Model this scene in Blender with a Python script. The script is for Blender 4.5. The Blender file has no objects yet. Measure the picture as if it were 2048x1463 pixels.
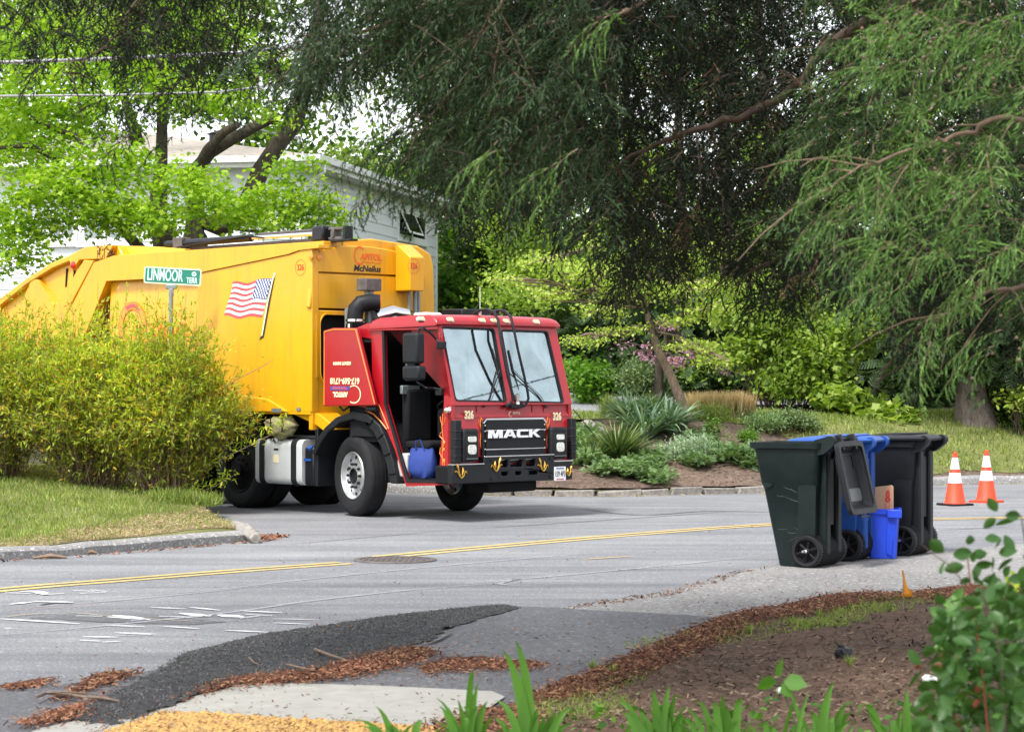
import bpy, math, random
import numpy as np
from mathutils import Vector, Matrix, geometry

sc = bpy.context.scene
COL = sc.collection
R = math.radians
rng = np.random.default_rng(7)
random.seed(7)

# ---------------------------------------------------------------- camera, sky, sun, exposure
F, H, HY = 4500.0, 1.7, 764.0          # focal length in photo pixels, eye height, horizon row
cam = bpy.data.cameras.new("camera")
cam_o = bpy.data.objects.new("camera", cam)
COL.objects.link(cam_o)
cam_o.location = (0, 0, H)
cam_o.rotation_euler = (R(90), 0, 0)
cam.sensor_width = 36.0
cam.lens = 36.0 * F / 2048.0
cam.shift_y = (HY - 731.5) / 2048.0
cam.clip_start, cam.clip_end = 0.1, 2000
cam.dof.use_dof = True
cam.dof.focus_distance = 27.0
cam.dof.aperture_fstop = 6.7
sc.camera = cam_o

SUN_EL, SUN_AZ = 58.0, -35.0            # azimuth: degrees from +Y towards +X (behind left, seen from the camera: see below)
world = bpy.data.worlds.new("World")
sc.world = world
world.use_nodes = True
wn = world.node_tree
wn.nodes.clear()
wo = wn.nodes.new("ShaderNodeOutputWorld")
bg = wn.nodes.new("ShaderNodeBackground")
sky = wn.nodes.new("ShaderNodeTexSky")
sky.sky_type = 'NISHITA'
sky.sun_disc = False
sky.sun_elevation = R(SUN_EL)
sky.sun_rotation = R(215)
sky.dust_density = 1.2
sky.air_density = 1.0
sky.ozone_density = 1.0
hsv = wn.nodes.new("ShaderNodeHueSaturation")
hsv.inputs['Saturation'].default_value = 0.22
hsv.inputs['Value'].default_value = 1.0
bg.inputs['Strength'].default_value = 0.115
wn.links.new(sky.outputs[0], hsv.inputs['Color'])
wn.links.new(hsv.outputs[0], bg.inputs['Color'])
wn.links.new(bg.outputs[0], wo.inputs[0])

sun = bpy.data.lights.new("sun", 'SUN')
sun.energy = 1.5
sun.angle = R(11)
sun.color = (1.0, 0.97, 0.91)
sun_o = bpy.data.objects.new("sun", sun)
COL.objects.link(sun_o)
az = R(215)
sd = Vector((math.sin(az) * math.cos(R(SUN_EL)), math.cos(az) * math.cos(R(SUN_EL)), math.sin(R(SUN_EL))))
sun_o.rotation_euler = (-sd).to_track_quat('-Z', 'Y').to_euler()

sc.view_settings.view_transform = 'Standard'
sc.view_settings.look = 'None'
sc.view_settings.gamma = 1.0
sc.view_settings.use_curve_mapping = False
sc.view_settings.exposure = 1.84
sc.render.engine = 'CYCLES'
sc.cycles.use_denoising = True
sc.cycles.denoiser = 'OPENIMAGEDENOISE'
sc.cycles.max_bounces = 7
sc.cycles.diffuse_bounces = 3
sc.cycles.glossy_bounces = 3
sc.cycles.transmission_bounces = 5
sc.cycles.transparent_max_bounces = 8
sc.cycles.caustics_reflective = False
sc.cycles.caustics_refractive = False

# ---------------------------------------------------------------- helpers
def at(x, y, D):
    "photo pixel (2048 wide) at depth D -> world point"
    return Vector(((x - 1024) / F * D, D, H - (y - HY) / F * D))

def g(x, y, z=0.0):
    "photo pixel on level ground of height z -> world point"
    D = F * (H - z) / (y - HY)
    return Vector(((x - 1024) / F * D, D, z))

def tag(o, label=None, cat=None, group=None, kind=None):
    if label: o['label'] = label
    if cat: o['category'] = cat
    if group: o['group'] = group
    if kind: o['kind'] = kind
    return o

def empty(name, loc, rz=0.0):
    o = bpy.data.objects.new(name, None)
    COL.objects.link(o)
    o.location = loc
    o.rotation_euler = (0, 0, rz)
    o.empty_display_size = 0.2
    return o

def link(name, me, parent=None):
    o = bpy.data.objects.new(name, me)
    COL.objects.link(o)
    if parent is not None:
        o.parent = parent
    return o

def copy_tree(o, parent=None, keep=None):
    c = o.copy()
    COL.objects.link(c)
    if parent is not None:
        c.parent = parent
    for ch in list(o.children):
        copy_tree(ch, c)
    return c

class MB:
    def __init__(self):
        self.v, self.f, self.m = [], [], []
    def add(self, vs, fs, mi=0):
        b = len(self.v)
        self.v += [tuple(p) for p in vs]
        for f in fs:
            self.f.append(tuple(i + b for i in f)); self.m.append(mi)
        return self
    def box(self, x0, x1, y0, y1, z0, z1, mi=0, M=None):
        vs = [Vector(p) for p in ((x0,y0,z0),(x1,y0,z0),(x1,y1,z0),(x0,y1,z0),(x0,y0,z1),(x1,y0,z1),(x1,y1,z1),(x0,y1,z1))]
        if M is not None: vs = [M @ p for p in vs]
        return self.add(vs, [(0,3,2,1),(4,5,6,7),(0,1,5,4),(1,2,6,5),(2,3,7,6),(3,0,4,7)], mi)
    def prism(self, outer, fn, w0, w1, holes=(), mi=0):
        loops = [list(outer)] + [list(h) for h in holes]
        tris = geometry.tessellate_polygon([[Vector((p[0], p[1], 0)) for p in l] for l in loops])
        flat = [p for l in loops for p in l]
        n = len(flat)
        vs = [fn(p[0], p[1], w0) for p in flat] + [fn(p[0], p[1], w1) for p in flat]
        fs = [tuple(t) for t in tris] + [tuple(i + n for i in reversed(t)) for t in tris]
        b = 0
        for l in loops:
            k = len(l)
            for i in range(k):
                j = (i + 1) % k
                fs.append((b + i, b + j, b + j + n, b + i + n))
            b += k
        return self.add(vs, fs, mi)
    def tube(self, path, r, n=8, mi=0, cap=True):
        P = [Vector(p) for p in path]
        if not hasattr(r, '__len__'): r = [r] * len(P)
        up = None; rings = []
        for i, p in enumerate(P):
            t = (P[min(i + 1, len(P) - 1)] - P[max(i - 1, 0)])
            if t.length < 1e-9: t = Vector((0, 0, 1))
            t.normalize()
            if up is None:
                up = Vector((0, 0, 1)) if abs(t.z) < .9 else Vector((1, 0, 0))
            s = t.cross(up).normalized(); up = s.cross(t).normalized()
            rings.append([p + (s * math.cos(2*math.pi*k/n) + up * math.sin(2*math.pi*k/n)) * r[i] for k in range(n)])
        vs = [q for rg in rings for q in rg]
        fs = []
        for i in range(len(P) - 1):
            for k in range(n):
                a, b_ = i*n + k, i*n + (k+1) % n
                fs.append((a, b_, b_ + n, a + n))
        if cap:
            fs.append(tuple(range(n))[::-1]); fs.append(tuple((len(P)-1)*n + k for k in range(n)))
        return self.add(vs, fs, mi)
    def lathe(self, prof, O, A, n=24, mi=0, cap=True):
        O, A = Vector(O), Vector(A).normalized()
        s = A.orthogonal().normalized(); t = A.cross(s)
        vs = []
        for (r, h) in prof:
            for k in range(n):
                a = 2*math.pi*k/n
                vs.append(O + A*h + (s*math.cos(a) + t*math.sin(a))*r)
        fs = []
        for i in range(len(prof)-1):
            for k in range(n):
                a, b_ = i*n+k, i*n+(k+1) % n
                fs.append((a, b_, b_+n, a+n))
        if cap:
            if prof[0][0] > 1e-6: fs.append(tuple(range(n))[::-1])
            if prof[-1][0] > 1e-6: fs.append(tuple((len(prof)-1)*n+k for k in range(n)))
        return self.add(vs, fs, mi)
    def build(self, name, mats, parent=None, smooth=True, bevel=0.0, ang=35, sub=0):
        me = bpy.data.meshes.new(name)
        me.from_pydata(self.v, [], self.f)
        if not isinstance(mats, (list, tuple)): mats = [mats]
        for m in mats: me.materials.append(m)
        me.polygons.foreach_set('material_index', self.m)
        import bmesh
        bm = bmesh.new(); bm.from_mesh(me)
        bmesh.ops.remove_doubles(bm, verts=bm.verts, dist=1e-5)
        bmesh.ops.recalc_face_normals(bm, faces=bm.faces)
        bm.to_mesh(me); bm.free()
        if smooth:
            me.shade_smooth()
            me.set_sharp_from_angle(angle=R(ang))
        o = link(name, me, parent)
        if bevel > 0:
            b = o.modifiers.new('bevel', 'BEVEL')
            b.width = bevel; b.segments = 2; b.limit_method = 'ANGLE'; b.angle_limit = R(32)
            b.harden_normals = False
        if sub:
            s = o.modifiers.new('sub', 'SUBSURF'); s.levels = sub; s.render_levels = sub
        return o

def np_mesh(name, V, T, mats, parent=None, mi=None, smooth=False):
    "mesh from numpy: V (n,3), T (m,3) triangles"
    me = bpy.data.meshes.new(name)
    V = np.ascontiguousarray(V, dtype=np.float32); T = np.ascontiguousarray(T, dtype=np.int32)
    me.vertices.add(len(V)); me.vertices.foreach_set('co', V.ravel())
    me.loops.add(T.size); me.loops.foreach_set('vertex_index', T.ravel())
    me.polygons.add(len(T))
    me.polygons.foreach_set('loop_start', np.arange(0, T.size, T.shape[1], dtype=np.int32))
    if not isinstance(mats, (list, tuple)): mats = [mats]
    for m in mats: me.materials.append(m)
    if mi is not None: me.polygons.foreach_set('material_index', np.ascontiguousarray(mi, dtype=np.int32))
    me.update(calc_edges=True)
    if smooth: me.shade_smooth()
    return link(name, me, parent)

def stamp(tv, tf, pos, size, yaw, pitch, roll):
    "place template (along +Y, normal +Z) at every pos: roll about Y, pitch about X, yaw about Z"
    pos = np.asarray(pos, float); n = len(pos); size = np.broadcast_to(size, n); tv = np.asarray(tv, float)
    yaw, pitch, roll = (np.broadcast_to(a, n) for a in (yaw, pitch, roll))
    cy, sy, cp, sp, cr, sr = np.cos(yaw), np.sin(yaw), np.cos(pitch), np.sin(pitch), np.cos(roll), np.sin(roll)
    x = tv[None, :, 0]; y = tv[None, :, 1]; z = tv[None, :, 2]
    x1 = cr[:, None]*x + sr[:, None]*z; z1 = -sr[:, None]*x + cr[:, None]*z
    y2 = cp[:, None]*y - sp[:, None]*z1; z2 = sp[:, None]*y + cp[:, None]*z1
    x3 = cy[:, None]*x1 - sy[:, None]*y2; y3 = sy[:, None]*x1 + cy[:, None]*y2
    V = np.stack([x3, y3, z2], -1) * size[:, None, None] + pos[:, None, :]
    T = np.asarray(tf)[None] + (np.arange(n) * len(tv))[:, None, None]
    return V.reshape(-1, 3), T.reshape(-1, np.asarray(tf).shape[1])

def merge(parts):
    Vs, Ts, b = [], [], 0
    for V, T in parts:
        Vs.append(V); Ts.append(T + b); b += len(V)
    return np.concatenate(Vs), np.concatenate(Ts)

def inpoly(poly, x, y):
    x = np.asarray(x); y = np.asarray(y)
    ins = np.zeros(x.shape, bool); n = len(poly); j = n - 1
    for i in range(n):
        xi, yi = poly[i][:2]; xj, yj = poly[j][:2]
        c = ((yi > y) != (yj > y)) & (x < (xj - xi) * (y - yi) / (yj - yi + 1e-12) + xi)
        ins ^= c; j = i
    return ins

def sample_poly(poly, n):
    P = np.array([p[:2] for p in poly], float)
    lo, hi = P.min(0), P.max(0); out = []
    got = 0
    while got < n:
        q = rng.uniform(lo, hi, (n * 2, 2)); q = q[inpoly(poly, q[:, 0], q[:, 1])]
        out.append(q); got += len(q)
    return np.concatenate(out)[:n]

def rough_poly(poly, amp, step, seed=1):
    "subdivide a closed outline and jitter it so its edge is ragged"
    r = random.Random(seed); out = []
    n = len(poly)
    for i in range(n):
        a, b = poly[i], poly[(i+1) % n]
        L = math.hypot(b[0]-a[0], b[1]-a[1]); k = max(1, int(L/step))
        for j in range(k):
            t = j/k
            out.append((a[0]+(b[0]-a[0])*t + r.uniform(-amp, amp), a[1]+(b[1]-a[1])*t + r.uniform(-amp, amp)))
    return out

def patch(name, poly, zf, mat, step=0.5, parent=None, kind='structure', smooth=True):
    "ground sheet: outline in world X,Y; height zf(x,y) on a grid clipped to the outline"
    P = [Vector((p[0], p[1])) for p in poly]
    xs = [p.x for p in P]; ys = [p.y for p in P]
    pts = list(P)
    gx = np.arange(min(xs) + step*.37, max(xs), step); gy = np.arange(min(ys) + step*.41, max(ys), step)
    X, Y = np.meshgrid(gx, gy); X = X.ravel() + rng.uniform(-.2, .2, X.size)*step; Y = Y.ravel() + rng.uniform(-.2, .2, Y.size)*step
    ok = inpoly([(p.x, p.y) for p in P], X, Y)
    pts += [Vector((a, b)) for a, b in zip(X[ok], Y[ok])]
    n = len(P)
    v, e, f, _, _, _ = geometry.delaunay_2d_cdt(pts, [(i, (i+1) % n) for i in range(n)], [list(range(n))], 1, 1e-5)
    me = bpy.data.meshes.new(name)
    me.from_pydata([(p.x, p.y, zf(p.x, p.y)) for p in v], [], [tuple(q) for q in f])
    me.materials.append(mat)
    import bmesh
    bm = bmesh.new(); bm.from_mesh(me)
    bmesh.ops.recalc_face_normals(bm, faces=bm.faces)
    if sum(q.normal.z for q in bm.faces) < 0:
        bmesh.ops.reverse_faces(bm, faces=bm.faces)
    bm.to_mesh(me); bm.free()
    if smooth: me.shade_smooth()
    o = link(name, me, parent)
    if kind: o['kind'] = kind
    return o

# ---------------------------------------------------------------- materials
def _nt(name):
    m = bpy.data.materials.new(name); m.use_nodes = True
    nt = m.node_tree; b = nt.nodes['Principled BSDF']
    return m, nt, b

def noise(nt, scale, detail=4, rough=.6, vec=None, dist=0.0):
    t = nt.nodes.new('ShaderNodeTexNoise'); t.inputs['Scale'].default_value = scale
    t.inputs['Detail'].default_value = detail; t.inputs['Roughness'].default_value = rough
    t.inputs['Distortion'].default_value = dist
    if vec is not None: nt.links.new(vec, t.inputs['Vector'])
    return t

def ramp(nt, src, stops):
    r = nt.nodes.new('ShaderNodeValToRGB')
    el = r.color_ramp.elements
    while len(el) < len(stops): el.new(.5)
    for e, (p, c) in zip(el, stops):
        e.position = p; e.color = (*c, 1) if len(c) == 3 else c
    nt.links.new(src, r.inputs[0])
    return r

def mix(nt, fac, a, b, mode='MIX'):
    m = nt.nodes.new('ShaderNodeMix'); m.data_type = 'RGBA'; m.blend_type = mode
    for s, i in ((a, 6), (b, 7)):
        if isinstance(s, (tuple, list)): m.inputs[i].default_value = (*s, 1)
        else: nt.links.new(s, m.inputs[i])
    if isinstance(fac, (int, float)): m.inputs[0].default_value = fac
    else: nt.links.new(fac, m.inputs[0])
    return m.outputs[2]

def objco(nt):
    t = nt.nodes.new('ShaderNodeTexCoord'); return t.outputs['Object']

def bump(nt, b, h, strength=.3, dist=.01):
    u = nt.nodes.new('ShaderNodeBump'); u.inputs['Strength'].default_value = strength
    u.inputs['Distance'].default_value = dist
    nt.links.new(h, u.inputs['Height']); nt.links.new(u.outputs[0], b.inputs['Normal'])

def plain(name, col, rough=.5, metal=0.0, var=.12, scale=6.0, bmp=0.0, coat=0.0, dirt=0.0, spec=.5):
    m, nt, b = _nt(name)
    co = objco(nt)
    n = noise(nt, scale, 5, .65, co)
    lo = tuple(c*(1-var) for c in col); hi = tuple(min(1, c*(1+var)) for c in col)
    r = ramp(nt, n.outputs[0], [(.3, lo), (.7, hi)])
    out = r.outputs[0]
    if dirt > 0:
        n2 = noise(nt, scale*.45, 7, .75, co, 1.2)
        r2 = ramp(nt, n2.outputs[0], [(.5, (0,0,0)), (.78, (1,1,1))])
        mm = nt.nodes.new('ShaderNodeMath'); mm.operation = 'MULTIPLY'; mm.inputs[1].default_value = dirt
        nt.links.new(r2.outputs[0], mm.inputs[0])
        out = mix(nt, mm.outputs[0], out, (.13, .115, .09))
    nt.links.new(out, b.inputs['Base Color'])
    rr = nt.nodes.new('ShaderNodeMapRange')
    rr.inputs['To Min'].default_value = max(.02, rough-.08); rr.inputs['To Max'].default_value = min(1, rough+.12)
    nt.links.new(n.outputs[0], rr.inputs['Value']); nt.links.new(rr.outputs[0], b.inputs['Roughness'])
    b.inputs['Metallic'].default_value = metal
    b.inputs['Specular IOR Level'].default_value = spec
    b.inputs['Coat Weight'].default_value = coat
    b.inputs['Coat Roughness'].default_value = .08
    if bmp > 0:
        n3 = noise(nt, scale*8, 4, .6, co)
        bump(nt, b, n3.outputs[0], bmp, .01)
    return m

def leafmat(name, c1, c2, c3=None, trans=.45, rough=.55, patchscale=.7):
    "leaf: colour varies leaf by leaf; lets light through"
    m = bpy.data.materials.new(name); m.use_nodes = True; nt = m.node_tree; nt.nodes.clear()
    out = nt.nodes.new('ShaderNodeOutputMaterial')
    geo = nt.nodes.new('ShaderNodeNewGeometry')
    stops = [(0.0, c1), (.8, c2)] if c3 is None else [(0.0, c1), (.62, c2), (1.0, c3)]
    r = ramp(nt, geo.outputs['Random Per Island'], stops)
    n = noise(nt, patchscale, 3, .6, geo.outputs['Position'])
    rr = ramp(nt, n.outputs[0], [(.3, (.62, .66, .55)), (.7, (1.2, 1.14, 1.1))])
    c = mix(nt, 1.0, r.outputs[0], rr.outputs[0], 'MULTIPLY')
    d = nt.nodes.new('ShaderNodeBsdfPrincipled'); nt.links.new(c, d.inputs['Base Color'])
    d.inputs['Roughness'].default_value = rough; d.inputs['Specular IOR Level'].default_value = .35
    t = nt.nodes.new('ShaderNodeBsdfTranslucent')
    c2_ = mix(nt, 1.0, c, (1.25, 1.3, .6), 'MULTIPLY')
    nt.links.new(c2_, t.inputs['Color'])
    ms = nt.nodes.new('ShaderNodeMixShader'); ms.inputs[0].default_value = trans
    nt.links.new(d.outputs[0], ms.inputs[1]); nt.links.new(t.outputs[0], ms.inputs[2])
    nt.links.new(ms.outputs[0], out.inputs[0])
    return m

def asphalt(name, base, fleck=.5, streak=True, warm=0.0, coarse=1.0):
    m, nt, b = _nt(name)
    co = objco(nt)
    fine = noise(nt, 55/coarse, 3, .8, co)
    vor = nt.nodes.new('ShaderNodeTexVoronoi'); vor.inputs['Scale'].default_value = 60/coarse
    nt.links.new(co, vor.inputs['Vector'])
    big = noise(nt, .55, 5, .6, co)
    c0 = tuple(v*.62 for v in base); c1 = tuple(min(1, v*1.4) for v in base)
    r = ramp(nt, fine.outputs[0], [(.36, c0), (.64, c1)])
    rb = ramp(nt, big.outputs[0], [(.3, (.82, .82, .84)), (.7, (1.12, 1.12, 1.1))])
    c = mix(nt, 1.0, r.outputs[0], rb.outputs[0], 'MULTIPLY')
    # pale stones showing in the surface
    rv = ramp(nt, vor.outputs['Color'], [(.80, (0,0,0)), (.86, (1,1,1))])
    f = nt.nodes.new('ShaderNodeMath'); f.operation = 'MULTIPLY'; f.inputs[1].default_value = fleck
    nt.links.new(rv.outputs[0], f.inputs[0])
    c = mix(nt, f.outputs[0], c, tuple(min(1, v*2.6 + .03) for v in base))
    if streak:
        mp = nt.nodes.new('ShaderNodeMapping'); mp.inputs['Rotation'].default_value = (0, 0, R(-49))
        mp.inputs['Scale'].default_value = (.12, 1.6, 1)
        nt.links.new(co, mp.inputs['Vector'])
        s = noise(nt, 1.3, 6, .7, mp.outputs[0])
        rs = ramp(nt, s.outputs[0], [(.34, (.72, .72, .74)), (.5, (1, 1, 1)), (.66, (1.2, 1.2, 1.18))])
        c = mix(nt, 1.0, c, rs.outputs[0], 'MULTIPLY')
    nt.links.new(c, b.inputs['Base Color'])
    b.inputs['Roughness'].default_value = .85
    b.inputs['Specular IOR Level'].default_value = .35
    bump(nt, b, fine.outputs[0], .6, .008)
    return m

def soil(name, cols, scale=30.0, bigscale=1.2, bstr=.8):
    m, nt, b = _nt(name)
    co = objco(nt)
    n = noise(nt, scale, 6, .8, co, .6)
    r = ramp(nt, n.outputs[0], [(.3, cols[0]), (.5, cols[1]), (.7, cols[2])])
    n2 = noise(nt, bigscale, 4, .6, co)
    rb = ramp(nt, n2.outputs[0], [(.3, (.7, .72, .72)), (.7, (1.2, 1.18, 1.15))])
    c = mix(nt, 1.0, r.outputs[0], rb.outputs[0], 'MULTIPLY')
    nt.links.new(c, b.inputs['Base Color']); b.inputs['Roughness'].default_value = .95
    b.inputs['Specular IOR Level'].default_value = .2
    bump(nt, b, n.outputs[0], bstr, .03)
    return m

def bark(name, a, b_, scale=5.0):
    m, nt, b = _nt(name)
    co = objco(nt)
    mp = nt.nodes.new('ShaderNodeMapping'); mp.inputs['Scale'].default_value = (1, 1, .22)
    nt.links.new(co, mp.inputs['Vector'])
    n = noise(nt, scale*3, 6, .75, mp.outputs[0], .8)
    r = ramp(nt, n.outputs[0], [(.32, a), (.66, b_)])
    nt.links.new(r.outputs[0], b.inputs['Base Color']); b.inputs['Roughness'].default_value = .95
    bump(nt, b, n.outputs[0], .9, .04)
    return m

def glassmat(name, tint=(.55, .62, .62), refl=.5, rough=.02, gcol=(.85, .93, .95)):
    m = bpy.data.materials.new(name); m.use_nodes = True; nt = m.node_tree; nt.nodes.clear()
    out = nt.nodes.new('ShaderNodeOutputMaterial')
    t = nt.nodes.new('ShaderNodeBsdfTransparent'); t.inputs[0].default_value = (*tint, 1)
    gl = nt.nodes.new('ShaderNodeBsdfGlossy'); gl.inputs['Roughness'].default_value = rough
    gl.inputs['Color'].default_value = (*gcol, 1)
    ms = nt.nodes.new('ShaderNodeMixShader'); ms.inputs[0].default_value = refl
    n = noise(nt, 2.2, 5, .6, objco(nt), .8)
    mr = nt.nodes.new('ShaderNodeMapRange'); mr.inputs['From Min'].default_value = .3; mr.inputs['From Max'].default_value = .7
    mr.inputs['To Min'].default_value = refl*.72; mr.inputs['To Max'].default_value = min(1, refl*1.25)
    nt.links.new(n.outputs[0], mr.inputs['Value']); nt.links.new(mr.outputs[0], ms.inputs[0])
    bu = nt.nodes.new('ShaderNodeBump'); bu.inputs['Strength'].default_value = .02; bu.inputs['Distance'].default_value = .01
    nt.links.new(n.outputs[0], bu.inputs['Height']); nt.links.new(bu.outputs[0], gl.inputs['Normal'])
    nt.links.new(t.outputs[0], ms.inputs[1]); nt.links.new(gl.outputs[0], ms.inputs[2])
    nt.links.new(ms.outputs[0], out.inputs[0])
    return m

def grimy(name, col):
    "painted steel with rain streaks, dust low down in the grain and faint scuffs"
    m = plain(name, col, .36, var=.06, scale=1.2, coat=.25, dirt=.14)
    nt = m.node_tree; b = nt.nodes['Principled BSDF']; src = b.inputs['Base Color'].links[0].from_socket
    co = objco(nt); mp = nt.nodes.new('ShaderNodeMapping'); mp.inputs['Scale'].default_value = (9, 9, .7); nt.links.new(co, mp.inputs['Vector'])
    n = noise(nt, 1.0, 6, .75, mp.outputs[0], .3); r = ramp(nt, n.outputs[0], [(.48, (0, 0, 0)), (.74, (.42, .42, .42))])
    c = mix(nt, r.outputs[0], src, (.30, .17, .03)); nt.links.new(c, b.inputs['Base Color'])
    return m
M = {}
def worn(name, col, cover=.5, scale=9):
    "old paint on asphalt: chips and thin places let the road show"
    m, nt, b = _nt(name)
    out = nt.nodes['Material Output']
    co = objco(nt)
    n = noise(nt, scale, 8, .8, co); n2 = noise(nt, 90, 2, .7, co)
    ad = nt.nodes.new('ShaderNodeMath'); ad.operation = 'ADD'; nt.links.new(n.outputs[0], ad.inputs[0]); nt.links.new(n2.outputs[0], ad.inputs[1])
    r = ramp(nt, ad.outputs[0], [(0, (0,0,0)), (1, (1,1,1))])
    r.color_ramp.elements[0].position = min(.98, 1 - cover - .1); r.color_ramp.elements[1].position = min(1.0, 1 - cover + .22)
    ad2 = nt.nodes.new('ShaderNodeMath'); ad2.operation = 'MULTIPLY'; ad2.inputs[1].default_value = .5
    nt.links.new(ad.outputs[0], ad2.inputs[0]); nt.links.new(ad2.outputs[0], r.inputs[0])
    t = nt.nodes.new('ShaderNodeBsdfTransparent'); ms = nt.nodes.new('ShaderNodeMixShader')
    nt.links.new(r.outputs[0], ms.inputs[0]); nt.links.new(t.outputs[0], ms.inputs[1]); nt.links.new(b.outputs[0], ms.inputs[2])
    b.inputs['Base Color'].default_value = (*col, 1); b.inputs['Roughness'].default_value = .85
    nt.links.new(ms.outputs[0], out.inputs[0])
    return m
M['asphalt'] = asphalt('road asphalt', (.175, .178, .188), .35, True)
M['asphalt_dark'] = asphalt('dark driveway asphalt', (.100, .100, .108), .5, False, coarse=1.3)
M['asphalt_black'] = asphalt('fresh black asphalt', (.034, .034, .036), .10, False, coarse=2.2)
M['asphalt_pale'] = asphalt('pale worn apron asphalt', (.21, .203, .196), .55, False, coarse=1.5)
M['drive'] = asphalt('grey driveway', (.19, .19, .2), .3, False)
M['kerb'] = asphalt('rough kerb', (.22, .215, .21), .6, False, coarse=1.2)
M['granite'] = plain('granite', (.25, .23, .205), .9, var=.4, scale=14, bmp=.5, dirt=.5)
M['concrete'] = plain('pale concrete', (.31, .30, .27), .85, var=.12, scale=9, bmp=.15, dirt=.25)
M['tactile'] = plain('tactile yellow', (.47, .28, .085), .85, var=.3, scale=14, bmp=.2, dirt=.8)
M['mulch'] = soil('brown bark mulch', [(.06, .04, .03), (.13, .09, .07), (.24, .185, .15)], 14)
M['redmulch'] = soil('red bark litter', [(.045, .02, .013), (.12, .05, .03), (.21, .12, .08)], 34)
M['soil'] = soil('garden soil', [(.05, .030, .021), (.14, .085, .058), (.25, .17, .125)], 26)
M['drygrass'] = soil('dry thatch', [(.14, .10, .055), (.27, .2, .13), (.38, .3, .21)], 22)
M['lawnbase'] = soil('lawn soil', [(.08, .08, .03), (.15, .165, .055), (.27, .25, .12)], 16)
M['ground'] = soil('forest floor', [(.03, .028, .015), (.06, .055, .03), (.1, .08, .05)], 3)
M['yline'] = worn('worn yellow line paint', (.56, .39, .12), .74, 4)
M['wline'] = worn('worn white spray paint', (.66, .67, .69), .86, 4)
M['wfaint'] = worn('faded white marking', (.36, .37, .40), .62, 3)
M['yfaint'] = worn('faded yellow marking', (.42, .36, .2), .6, 4)
M['hivis'] = plain('yellow green vest cloth', (.45, .75, .05), .8)
M['rfaint'] = worn('faded red marking', (.42, .16, .14), .5, 4)
M['tar'] = plain('tar crack filler', (.05, .05, .052), .7, var=.3, scale=8)
M['iron'] = plain('cast iron', (.11, .095, .09), .6, .3, var=.35, scale=12)
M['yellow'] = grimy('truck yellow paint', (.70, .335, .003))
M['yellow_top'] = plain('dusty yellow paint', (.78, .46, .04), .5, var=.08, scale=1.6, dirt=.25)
M['red'] = plain('truck red paint', (.33, .0035, .010), .33, var=.08, scale=1.5, coat=.25, dirt=.12)
M['redin'] = plain('inner red paint', (.28, .008, .014), .45, var=.08)
M['blk'] = plain('black plastic trim', (.012, .0125, .015), .5, var=.2, scale=7, spec=.22)
M['blkmetal'] = plain('black painted steel', (.009, .009, .012), .38, var=.2, scale=4, coat=.2, spec=.22)
M['dark'] = plain('chassis black', (.005, .005, .006), .75, var=.3, scale=4, spec=.22)
M['rubber'] = plain('tyre rubber', (.014, .014, .0155), .75, var=.3, scale=9, bmp=.2, spec=.22)
M['chrome'] = plain('polished metal', (.75, .75, .76), .16, 1.0, var=.05)
M['alu'] = plain('brushed aluminium', (.66, .68, .69), .42, .35, var=.06, scale=3)
M['rim'] = plain('aluminium wheel', (.60, .61, .62), .32, .8, var=.1, scale=8, dirt=.25)
M['white'] = plain('white paint', (.80, .80, .80), .45, var=.04)
M['cream'] = plain('cream lettering', (.75, .66, .42), .5, var=.06)
M['orange'] = plain('orange pinstripe', (.80, .22, .02), .45, var=.08)
M['logo'] = plain('orange red lettering', (.72, .11, .01), .5, var=.1)
M['redprint'] = plain('red print', (.55, .03, .025), .5, var=.15)
M['pinkprint'] = plain('faded red print', (.62, .07, .08), .55, var=.2)
M['blueprint'] = plain('blue print', (.035, .06, .25), .5, var=.15)
M['blackprint'] = plain('black print', (.015, .013, .015), .5)
M['gold'] = plain('gold ornament', (.62, .36, .06), .35, .6, var=.2, scale=20)
M['amber'] = plain('amber lens', (.95, .62, .33), .25, var=.1, scale=30, coat=.5)
M['amberdeep'] = plain('deep amber lens', (.75, .25, .01), .3, coat=.5)
M['redlens'] = plain('red lens', (.6, .01, .01), .25, coat=.5)
M['lamp'] = plain('headlamp lens', (.82, .80, .74), .12, .25, var=.25, scale=28, coat=.7)
M['windshield'] = glassmat('windshield glass', (.62, .70, .68), .50, .015, (.70, .82, .84))
M['sideglass'] = glassmat('dark glass', (.25, .28, .28), .28, .02)
M['houseglass'] = glassmat('house window glass', (.12, .14, .13), .22, .03)
M['seat'] = plain('seat fabric', (.011, .011, .013), .9, var=.2, spec=.22)
M['bagblue'] = plain('blue tote fabric', (.012, .035, .2), .7, var=.2, scale=14, bmp=.3)
M['whiteinner'] = plain('pale cab kick panel', (.42, .41, .38), .7, var=.15)
M['canvas'] = plain('olive canvas', (.28, .25, .13), .9, var=.3, scale=14, bmp=.5)
M['cart_green'] = plain('very dark green plastic', (.006, .013, .012), .45, var=.25, scale=5, bmp=.08, dirt=.06, spec=.22)
M['cart_black'] = plain('charcoal plastic', (.011, .012, .015), .45, var=.2, scale=5, bmp=.08, spec=.22)
M['cart_blue'] = plain('blue cart plastic', (.02, .075, .30), .42, var=.12, scale=5, bmp=.05, spec=.22)
M['bin_blue'] = plain('bright blue plastic', (.012, .06, .62), .38, var=.1, scale=5)
M['lid_sheen'] = plain('lid inside with sky sheen', (.10, .105, .11), .35, var=.2, scale=6)  # paler than the lid: sky reflection put into the colour
M['cartwheel'] = plain('black wheel plastic', (.014, .014, .016), .5, var=.2, spec=.22)
M['tarstone'] = leafmat('tarry stones', (.014, .014, .015), (.05, .05, .053), (.17, .17, .175), 0.0, .8)
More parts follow.
